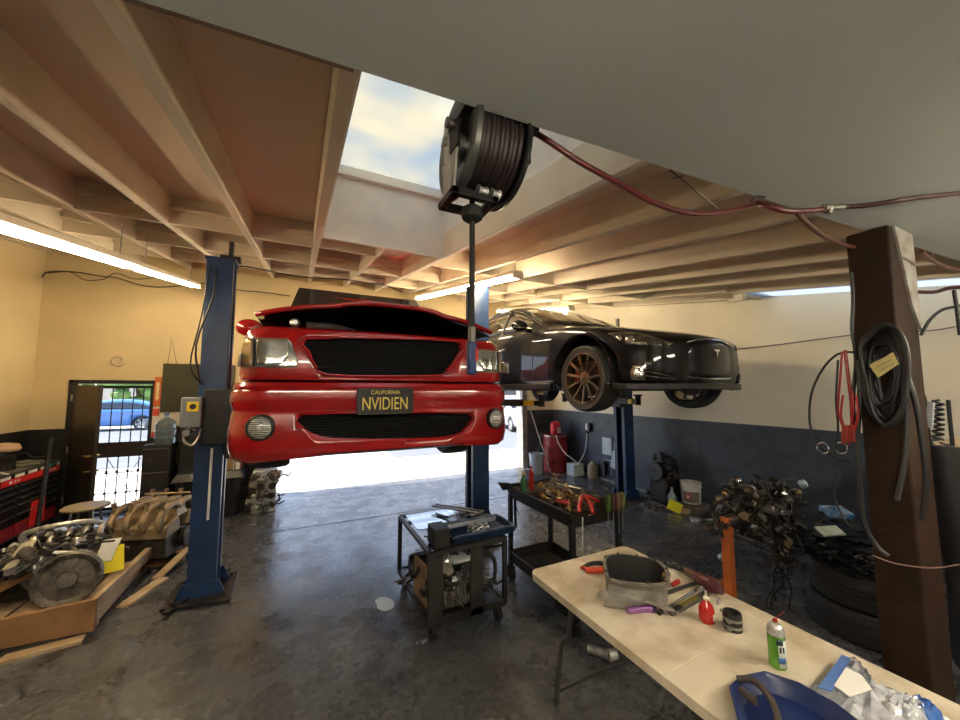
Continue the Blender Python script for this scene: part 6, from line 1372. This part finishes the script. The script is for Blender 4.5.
MB().b(6.05, 6.09, 6.585, 6.635, .96, 1.04).build('plug', black, ot)
simple('beige_jug', 'beige scuffed jug standing by the right wall beside the white box', 'jug', MB().lathe((5.98, 6.35, 0), [(0, 0), (.10, 0), (.11, .03), (.11, .26), (.06, .33), (.03, .36), (0, .36)], n=20), mat('beige', (.42, .34, .22), .6))
cs = thing('electrical_cabinets', 'group of grey electrical boxes with white covers fixed low on the right wall', 'electrical box', (6.08, 6.0, .3))
MB().b(6.02, 6.12, 5.78, 5.98, .62, .92).build('box', mat('grey_electrical', (.16, .17, .17), .5), cs, bevel=.004)
MB().b(5.99, 6.12, 5.50, 5.74, .58, .88).build('box', mat('grey_electrical', (0, 0, 0)), cs, bevel=.004)
MB().box((6.0, 5.92, .76), (.01, .26, .36)).build('white_cover', mat('cover_white', (.50, .58, .62), .4), cs)
MB().box((5.96, 5.64, .50), (.01, .24, .36), rx=.25).build('white_cover', mat('cover_white', (0, 0, 0)), cs)
for y in (6.05, 5.76, 5.5): MB().b(6.04, 6.11, y, y + .08, .10, .40).build('switch_box', black, cs)
MB().tube([(6.10, 6.14, .1), (6.10, 6.12, .42), (6.10, 5.9, .44)], .008).build('conduit', steel, cs)
# black machine by the wall, bucket, floor clutter
mc = thing('air_compressor', 'dark bulky shop machine under a black cover right of the far lift column', 'machine', (5.75, 4.5, 0))
MB().b(5.62, 6.02, 4.24, 4.58, .04, .48, .02, .02).build('body', grease, mc, bevel=.03)
MB().cyl((5.60, 4.44, .56), (6.04, 4.44, .56), .15, n=28).sph((5.84, 4.38, .72), .12).build('tank', mat('tank_black', (.012, .013, .015), .3), mc)
iron_heap(mc, random.Random(61), 5.60, 6.00, 4.20, 4.44, .35, .85, [black, grease, dsteel, black, black], 26)
simple('clear_bottle', 'clear blue-grey squeeze bottle standing in front of the dark machine', 'bottle', MB().lathe((5.60, 4.12, 0), [(0, 0), (.065, 0), (.07, .01), (.07, .22), (.04, .26), (.02, .30), (.018, .36), (0, .36)], n=20), mat('bottle_grey', (.22, .28, .30), .2, coat=.5))
bk = thing('white_bucket', 'white plastic pail with a faded red label by the right wall', 'bucket', (5.98, 4.1, 0))
q = Vector((5.94, 4.02, .10))
MB().lathe(q, [(0, 0), (.135, 0), (.14, .01), (.152, .26), (.160, .262), (.160, .28), (.153, .285), (.155, .32), (.163, .322), (.163, .335), (.15, .335), (.14, .05), (0, .05)], n=36).build('pail', mat('pail_white', (.60, .58, .52), .45), bk)
ca = math.atan2(-q.y, -q.x); g = [[q + Vector((r_ * cos(a), r_ * sin(a), z)) for a in [ca - .9 + 1.8 * i / 12 for i in range(13)]] for z, r_ in ((.03, .1425), (.20, .1495))]
o = MB().grid(g).build('label', mat('faded_label', (.22, .16, .15), .5, var=.9, scale=14, col2=(.10, .08, .08)), bk); 
g = [[q + Vector((r_ * cos(a), r_ * sin(a), z)) for a in [ca - .55 + .5 * i / 8 for i in range(9)]] for z, r_ in ((.08, .1455), (.16, .149))]
MB().grid(g).build('label_emblem', mat('emblem_red', (.55, .05, .05), .5), bk)
g = [[q + Vector((r_ * cos(a), r_ * sin(a), z)) for a in [ca - .40 + .2 * i / 5 for i in range(6)]] for z, r_ in ((.10, .1475), (.14, .149))]
MB().grid(g).build('label_mark', whitep, bk)
wdb = simple('wood_block', 'grey wooden block under the white pail', 'block', MB().box((5.90, 3.95, .05), (.40, .34, .10), rz=.2), mat('grey_wood', (.16, .13, .11), .7, var=.6, scale=8), bevel=.006)
simple('yellow_package', 'bright yellow box tilted on the floor in front of the white pail', 'box', MB().box((5.52, 4.02, .09), (.10, .20, .15), rz=.5, rx=.35), mat('bright_yellow', (.80, .74, .02), .45), bevel=.006)
simple('wood_offcut', 'small tan wood block beside the yellow box', 'block', MB().box((5.64, 3.94, .03), (.12, .14, .06), rz=.3), wood_raw, bevel=.003)
rnd = random.Random(71)
for k in range(34):
    x, y = rnd.uniform(5.0, 5.6), rnd.uniform(4.1, 4.9)
    if abs(x - 5.45) < .32 and abs(y - 4.95) < .32: y -= .4
    if k > 20: x, y = rnd.uniform(5.3, 5.9), rnd.uniform(3.3, 3.8)
    a = rnd.uniform(0, 6.28); s_ = rnd.uniform(.03, .07); m = rnd.choice((alub, steel, dsteel, alub))
    mb = MB()
    if k % 3 == 0: mb.box((x, y, s_ * .3), (s_ * 2.4, s_, s_ * .6), rz=a)
    elif k % 3 == 1: mb.lathe((x, y, .0), [(0, 0), (s_, 0), (s_, s_ * .5), (s_ * .5, s_ * .7), (0, s_ * .7)], n=12)
    else: mb.tube([(x, y, .012), (x + cos(a) * s_ * 2, y + sin(a) * s_ * 2, .03), (x + cos(a) * s_ * 4, y + sin(a) * s_ * 3, .012)], .011)
    mb.build('scrap_part', m, cat='metal part', label=('small loose metal part on the floor beside the far lift column base' if k <= 20 else 'small loose metal part on the floor between the pail and the tangled engine'), group='loose metal parts by the lift column' if k <= 20 else 'loose metal parts by the tangled engine')
simple('suspension_arm', 'white forked metal arm leaning on the floor right of the white pail', 'metal arm', MB().bar((5.95, 3.62, .04), (5.72, 3.42, .24), .05, .03).bar((5.90, 3.55, .05), (5.98, 3.30, .22), .05, .03), alub)
simple('suspension_arm', 'longer silver metal arm lying behind the forked one near the tangled engine', 'metal arm', MB().bar((5.6, 3.25, .05), (6.0, 3.22, .30), .06, .03).bar((5.7, 3.22, .12), (5.5, 3.08, .03), .04, .03), alub)
mo = thing('hand_truck_foot', 'black steel hand jack base on the floor before the far lift column', 'jack', (5.1, 4.75, 0))
MB().box((5.12, 4.72, .04), (.34, .16, .06), rz=-.5).cyl((5.0, 4.78, .05), (5.3, 4.62, .05), .035).build('base', blackm, mo)
# pale scuffs on floor
# ---- behind / right of the post
bd = thing('wooden_bench_frame', 'tan wooden bench frame standing right of the timber post', 'bench', (4.35, .55, 0))
MB().b(3.98, 5.3, .60, .70, 1.48, 1.54).b(3.98, 5.3, .62, .68, 1.36, 1.44).build('rail', wood_raw, bd, bevel=.004)
MB().b(4.22, 4.32, .60, .70, 0, 1.48).build('leg', wood_or, bd, bevel=.004); MB().b(5.2, 5.3, .60, .70, 0, 1.48).build('leg', wood_or, bd, bevel=.004)
MB().b(4.0, 5.3, .70, 1.0, 1.54, 1.57).b(5.2, 5.28, .9, .98, 0, 1.54).build('shelf', wood_raw, bd)
jb = thing('black_jacket', 'black padded cover hanging on the right side of the timber post', 'cover', (3.68, .74, .8))
rnd = random.Random(81)
R_ = []
for k in range(15):
    z = 1.62 - k * .10; w_ = .05 + .11 * math.sin(min(1, k / 6) * pi / 2) + rnd.uniform(-.01, .015)
    c = Vector((3.60 + .03 * min(k, 8) + w_ * .6, .80, z)); R_.append([c + Vector((w_ * cos(a) * 1.0, .09 * sin(a), 0)) + Vector((rnd.uniform(-.008, .008), rnd.uniform(-.008, .008), 0)) for a in [2 * pi * i / 14 for i in range(14)]])
MB().rings(R_).build('cover', mat('black_cloth', (.012, .012, .013), .6), jb, smooth=60)
MB().tube([(3.62, .79, 1.64), (3.72, .74, 1.60), (3.80, .72, 1.50), (3.84, .71, 1.40)], .006).build('silver_zip', chrome, jb)
# ================================================================ CABLES ON THE POST
ph = thing('cable_coil', 'thick black cable coil with yellow tag hung on the timber post', 'cable coil', (3.1, .78, 1.9))
pf = .80
def PY(px, py, off=0.0): p_ = Yp(px, py, pf - off); return p_
def PXl(px, py, x=3.15): return Xp(px, py, x)
rnd = random.Random(91)
for k in range(9):
    pts = [PXl(x + rnd.uniform(-3, 3), y + rnd.uniform(-3, 3), 3.17 - .012 * k) for x, y in ((863, 350), (868, 335), (882, 327), (897, 331), (905, 352), (905, 385), (900, 410), (888, 425), (872, 412), (864, 385))]
    MB().tube(pts, .011, n=8, closed=True).build('loop', black, ph)
for k in range(16):
    f_ = .82 - .04 * k if k < 12 else .5
    pts = [PXl(885 + (x - 885) * f_ + rnd.uniform(-3, 3), 375 + (y - 375) * f_ + rnd.uniform(-4, 4), 3.15 - .006 * (k % 5)) for x, y in ((864, 350), (868, 335), (882, 327), (897, 331), (905, 352), (905, 385), (900, 410), (888, 425), (872, 412), (864, 385))]
    MB().tube(pts, .012, n=8, closed=True).build('loop', black, ph)
MB().prism([(869, 365), (893, 352), (899, 364), (878, 378)], lambda p_: Xp(p_[0], p_[1], 3.03), lambda p_: Xp(p_[0], p_[1], 3.025)).build('yellow_tag', mat('tag_yellow', (.50, .42, .18), .6), ph)
for o_ in ((874, 362, 889, 355), (877, 367, 892, 359), (880, 371, 894, 363)): MB().bar(Xp(o_[0], o_[1], 3.022), Xp(o_[2], o_[3], 3.022), .004, .001).build('tag_writing', black, ph)
MB().tube([PXl(x, y, 3.12) for x, y in ((893, 330), (901, 350), (905, 380), (907, 420), (905, 460), (897, 500))], .012).build('hanging_end', mat('grey_cable', (.05, .05, .055), .5), ph)
MB().tube([PXl(x, y, 3.12) for x, y in ((905, 372), (915, 400), (922, 440), (926, 480), (922, 520))], .014).build('hanging_end', black, ph)
def cab(name, label, pts, r, m, x=3.12, D=None, **k):
    P = [Xp(px, py, x) for px, py in pts] if D is None else [A(px, py, D) for px, py in pts]
    return MB().tube(P, r, n=8).build(name, m, cat='cable', label=label, **k)
cab('black_cable', 'black cable running down the left edge of the timber post from the beam', [(851, 273), (853, 300), (852, 330), (856, 360), (853, 400), (856, 440), (858, 480), (862, 520), (875, 545)], .010, black, 3.14)
cab('black_cable', 'large loop of black cable hanging left of the timber post', [(857, 352), (838, 354), (822, 370), (811, 395), (810, 425), (820, 445), (836, 458), (852, 462)], .007, black, 3.12)
cab('black_cable', 'black wavy wire hanging below the red jumper leads', [(838, 360), (836, 400), (838, 430), (834, 460), (840, 478), (834, 495), (845, 520), (855, 528)], .006, black, 3.10)
cab('black_cable', 'thick black cable swinging down beside the timber post to the panels', [(858, 360), (860, 400), (857, 440), (860, 480), (864, 520), (876, 545), (888, 556)], .013, black, 3.10)
cab('pale_wire', 'thin pale wire crossing the front of the timber post', [(872, 555), (890, 562), (910, 566), (935, 568), (962, 564)], .003, mat('pale_wire', (.35, .22, .18), .5), 3.08)
rj = thing('jumper_leads', 'red jumper leads with copper clamps hanging left of the timber post', 'jumper leads', Xp(848, 400, 3.08))
for k, pts in enumerate((((845, 350), (848, 375), (851, 400), (852, 420)), ((842, 352), (840, 380), (838, 410), (842, 425)), ((852, 390), (853, 410), (850, 430)), ((843, 395), (841, 415), (846, 432)), ((856, 395), (858, 415), (853, 432)))):
    MB().tube([Xp(a, b_, 3.09 - .01 * k) for a, b_ in pts], .006 if k else .009).build('lead', red_p, rj)
for x_ in (845, 851): MB().bar(Xp(x_, 425, 3.05), Xp(x_ + 1, 442, 3.05), .028, .022).tube([Xp(x_ - 3, 432, 3.05), Xp(x_ - 2, 445, 3.05)], .006).build('clamp', mat('clamp_red', (.30, .04, .03), .4, .4), rj, bevel=.003)
kr = thing('key_rings', 'two steel rings hanging from a wire beside the timber post', 'rings', Xp(832, 448, 3.1))
for x_ in (823, 841): c = Xp(x_, 448, 3.10); MB().tube([c + Vector((0, .03 * cos(a), .035 * sin(a))) for a in [2 * pi * k / 16 for k in range(16)]], .004, sm=1, closed=True).build('ring', chrome, kr)
# right of post: cables, wall brackets
cab('dark_hose', 'dark hose running off the right side of the timber post at the beam', [(917, 292), (935, 292), (950, 288), (975, 287)], .012, mat('maroon_hose', (.05, .012, .012), .4), None, 2.35)
cab('black_cable', 'black cable curving from the right side of the timber post to the frame edge', [(921, 335), (930, 320), (942, 310), (958, 306), (975, 300)], .009, black, None, 2.3)
cab('black_cable', 'black vertical cable hanging beside the right frame edge', [(954, 290), (957, 310), (960, 335)], .010, black, None, 2.3)
sp_ = thing('coiled_spring_cable', 'black coiled cable and grey clamp hanging right of the timber post', 'coiled cable', A(937, 420, 2.35))
cc = [A(938, 400 + k * 1.2, 2.30) + Vector((.022 * cos(k * 1.5), .022 * sin(k * 1.5), 0)) for k in range(34)]
MB().tube(cc, .008, n=6, sm=3).build('coil', black, sp_); MB().tube([A(915, 380, 2.3), A(925, 400, 2.3), A(930, 440, 2.3), A(942, 470, 2.3), A(950, 520, 2.3)], .009).build('lead', black, sp_)
MB().tube([A(948, 400, 2.3), A(952, 440, 2.3), A(957, 490, 2.3), A(965, 540, 2.3)], .010).build('lead', black, sp_)
MB().bar(A(931, 402, 2.28), A(929, 428, 2.28), .030, .02).build('clamp', mat('grey_clamp', (.28, .30, .30), .4), sp_, bevel=.004)
# ================================================================ HOSE REEL
RX, RY, RZ_ = .66, 1.30, 2.965
hrl = thing('hose_reel', 'black hose reel in a silver frame hanging under the beam beside the skylight', 'hose reel', (RX, RY, 2.75))
reel_b = mat('reel_black', (.008, .008, .008), .35)
for x_, s_ in ((.555, -1), (.755, 1)):
    dm_ = MB(); dm_.lathe((x_, RY, RZ_), [(.085, .0), (.12, .012 * s_), (.19, .022 * s_), (.205, .018 * s_), (.213, .0), (.205, -.006 * s_), (.19, .006 * s_), (.12, -.002 * s_), (.085, -.008 * s_)] + [(.085, .0)], (1, 0, 0), n=48, cap=False)
    fl_ = dm_.build('flange', mat('reel_flange', (.10, .10, .095), .35, .5) if s_ < 0 else reel_b, hrl)
for k in range(5):
    a = 2 * pi * k / 5 + .3; MB().bar((.565, RY + .02 * cos(a), RZ_ + .02 * sin(a)), (.562, RY + .19 * cos(a), RZ_ + .19 * sin(a)), .045, .01, up=(1, 0, 0)).build('spoke', reel_b, hrl)
MB().cyl((.56, RY, RZ_), (.755, RY, RZ_), .09, n=28).build('drum', reel_b, hrl)
wd_ = MB()
for k in range(9): wd_.tube([(.578 + k * .020, RY + (.175 - .004 * (k % 2)) * cos(a), RZ_ + (.175 - .004 * (k % 2)) * sin(a)) for a in [2 * pi * q_ / 28 for q_ in range(28)]], .013, n=8, sm=1, closed=True)
wd_.build('wound_hose', mat('reel_hose', (.014, .007, .006), .5), hrl)
MB().cyl((.48, RY, RZ_), (.79, RY, RZ_), .018).cyl((.52, RY, RZ_), (.56, RY, RZ_), .05).build('axle', steel, hrl)
frm = mat('reel_frame_silver', (.48, .46, .42), .4, .6, var=.5, scale=9)
MB().hexa([(.505, RY - .10, 3.02), (.515, RY - .10, 3.02), (.515, RY + .10, 3.02), (.505, RY + .10, 3.02), (.505, RY - .045, 2.72), (.515, RY - .045, 2.72), (.515, RY + .045, 2.72), (.505, RY + .045, 2.72)]).build('side_arm', frm, hrl, bevel=.003)
MB().b(.492, .505, RY - .022, RY + .022, 2.72, 3.04).build('arm_rib', frm, hrl)
MB().b(.50, .53, RY + .03, RY + .06, 2.74, 2.76).b(.49, .69, RY - .08, RY - .05, 2.715, 2.745).b(.49, .69, RY + .05, RY + .08, 2.715, 2.745).b(.49, .52, RY - .08, RY + .08, 2.715, 2.745).b(.66, .69, RY - .08, RY + .08, 2.715, 2.745).build('base_frame', blackm, hrl, bevel=.004)
MB().b(.50, .82, 1.12, 1.36, 3.0, 3.012).b(.50, .512, 1.2, 1.36, 2.9, 3.01).b(.80, .82, 1.18, 1.36, 2.9, 3.01).build('mount_plate', blackm, hrl)
for x_ in (.60, .66): MB().lathe((x_, RY - .07, 2.755), [(0, 0), (.022, 0), (.016, .012), (.016, .025), (.022, .037), (0, .037)], (1, 0, 0), n=16).build('guide_roller', alub, hrl)
MB().cyl((.50, RY - .06, 3.0), (.47, RY - .06, 3.0), .02).build('pivot_bolt', dsteel, hrl)
HX = Yp(472, 300, RY).x
dh = thing('air_hose', 'dark air hose dropping straight from the reel with a ball stop and blue handled end', 'air hose', (HX, RY, 2.04))
MB().tube([(HX, RY, 2.80), (HX + .0, RY, 2.5), (HX - .001, RY, 2.2)], .0115, n=10, sm=1).build('hose', rubber, dh)
MB().lathe((HX, RY, 2.655), [(0, 0), (.025, .002), (.042, .015), (.047, .035), (.042, .055), (.025, .068), (0, .07)], n=28).build('ball_stop', rubber, dh)
MB().cyl((HX, RY, 2.16), (HX, RY, 2.22), .016).build('swivel', dsteel, dh)
MB().box((HX - .002, RY, 2.095), (.034, .034, .13)).build('handle', mat('handle_navy', (.01, .025, .10), .35), dh, bevel=.006); MB().box((HX + .012, RY - .018, 2.11), (.012, .004, .05)).build('red_trigger', red_p, dh)
# red hose along the beam
def beam_y(x): return .70 + (6.1 - x) * (.63 / 8.7) - .0
hp_ = []
for px_, py_, y_ in ((527, 128, 1.20), (550, 142, 1.15), (580, 162, 1.10), (620, 184, 1.06), (655, 203, 1.03), (690, 213, 1.01), (725, 212, 1.0), (757, 203, .97)): hp_.append(Yp(px_, py_, y_))
mh = thing('red_air_hose', 'long dark red hose sagging from the reel along the beam', 'hose', hp_[0])
MB().tube(hp_, .0125, n=10).build('hose', hose_r, mh)
h2 = [Yp(x, y, yy) for x, y, yy in ((757, 203, .97), (768, 206, .90), (785, 211, .86), (805, 211, .83), (826, 209, .80))]
for p_ in h2: p_.z = min(p_.z, 2.972)
MB().tube(h2, .013, n=10).build('hose_end', hose_r, mh)
h3 = [Yp(x, y, yy) for x, y, yy in ((826, 209, .80), (842, 207, .78), (870, 205, .70), (915, 198, .58), (968, 185, .48))]
for p_ in h3: p_.z = min(p_.z, 2.972)
MB().tube(h3, .012, n=10).build('dark_section', mat('maroon_hose', (0, 0, 0)), mh)
MB().cyl(h2[-1] + Vector((-.03, 0, 0)), h3[1], .017, n=12).cyl(h2[-1], h2[-1] + Vector((.03, 0, 0)), .021, n=6).build('coupling', mat('old_coupling', (.25, .25, .20), .4, .8), mh)
MB().tube([h2[0] + Vector((-.03, .02, -.01)), h2[0] + Vector((-.01, 0, .03)), h2[0] + Vector((.02, -.03, .02))], .006).build('hook', dsteel, mh)
h4 = [Yp(x, y, yy) for x, y, yy in ((797, 213, .85), (808, 224, .87), (822, 235, .90), (838, 243, .94), (856, 248, .98))]
b2h = thing('brown_branch_hose', 'brown hose branching off the red hose to the timber post', 'hose', h4[0])
MB().tube(h4, .012, n=10).build('hose', mat('brown_hose', (.12, .045, .03), .45), b2h)
MB().tube([Yp(x, y, .72) for x, y in ((921, 252), (935, 262), (950, 268), (968, 272))], .011, n=10).build('hose_tail', mat('brown_hose', (0, 0, 0)), b2h)
simple('hanging_twig_wire', 'thin dark stiff wire poking down from the joists beside the red hose', 'wire', MB().tube([Yp(670, 170, 1.13), Yp(685, 182, 1.13), Yp(702, 196, 1.13), Yp(717, 208, 1.13)], .004, n=6).tube([Yp(672, 178, 1.13), Yp(684, 176, 1.13)], .004, n=6), dsteel)
# silver conduit across the right wall and a crease of wire
simple('wall_wire', 'thin dark wire strung along the upper right wall', 'cable', MB().tube([Xp(x, y, 6.10) for x, y in ((738, 349), (780, 344.5), (853, 335), (926, 331), (965, 325))], .006, n=6), dsteel)
simple('ceiling_socket', 'small white junction fitting on the joist at the end of the strip skylight', 'fitting', MB().box(Xp(740, 297, 5.33), (.08, .12, .08)).box(Xp(736, 300, 5.33), (.05, .2, .05)), fixw, bevel=.006)

spl = [Zp(x, y, 0.0025) for x, y in smooth_poly([(375, 601), (381, 597), (389, 598), (394, 602), (393, 608), (386, 611), (378, 609), (377, 605)], 3)]  # outline of a flat pale patch just above the concrete
simple('pale_spot', 'small pale spot on the concrete floor left of the grey cart', 'paint spot', MB().prism(spl, lambda p_: p_, lambda p_: p_ + Vector((0, 0, .001))), mat('pale_spot_tone', (.50, .54, .58), .4))
simple('crumpled_foil', 'tiny crumpled silver foil on the floor in front of the grey cart', 'foil', MB().box(Zp(424, 641, .008), (.05, .03, .012), rz=.4).box(Zp(417, 643, .006), (.03, .012, .010), rz=1.1), alub)
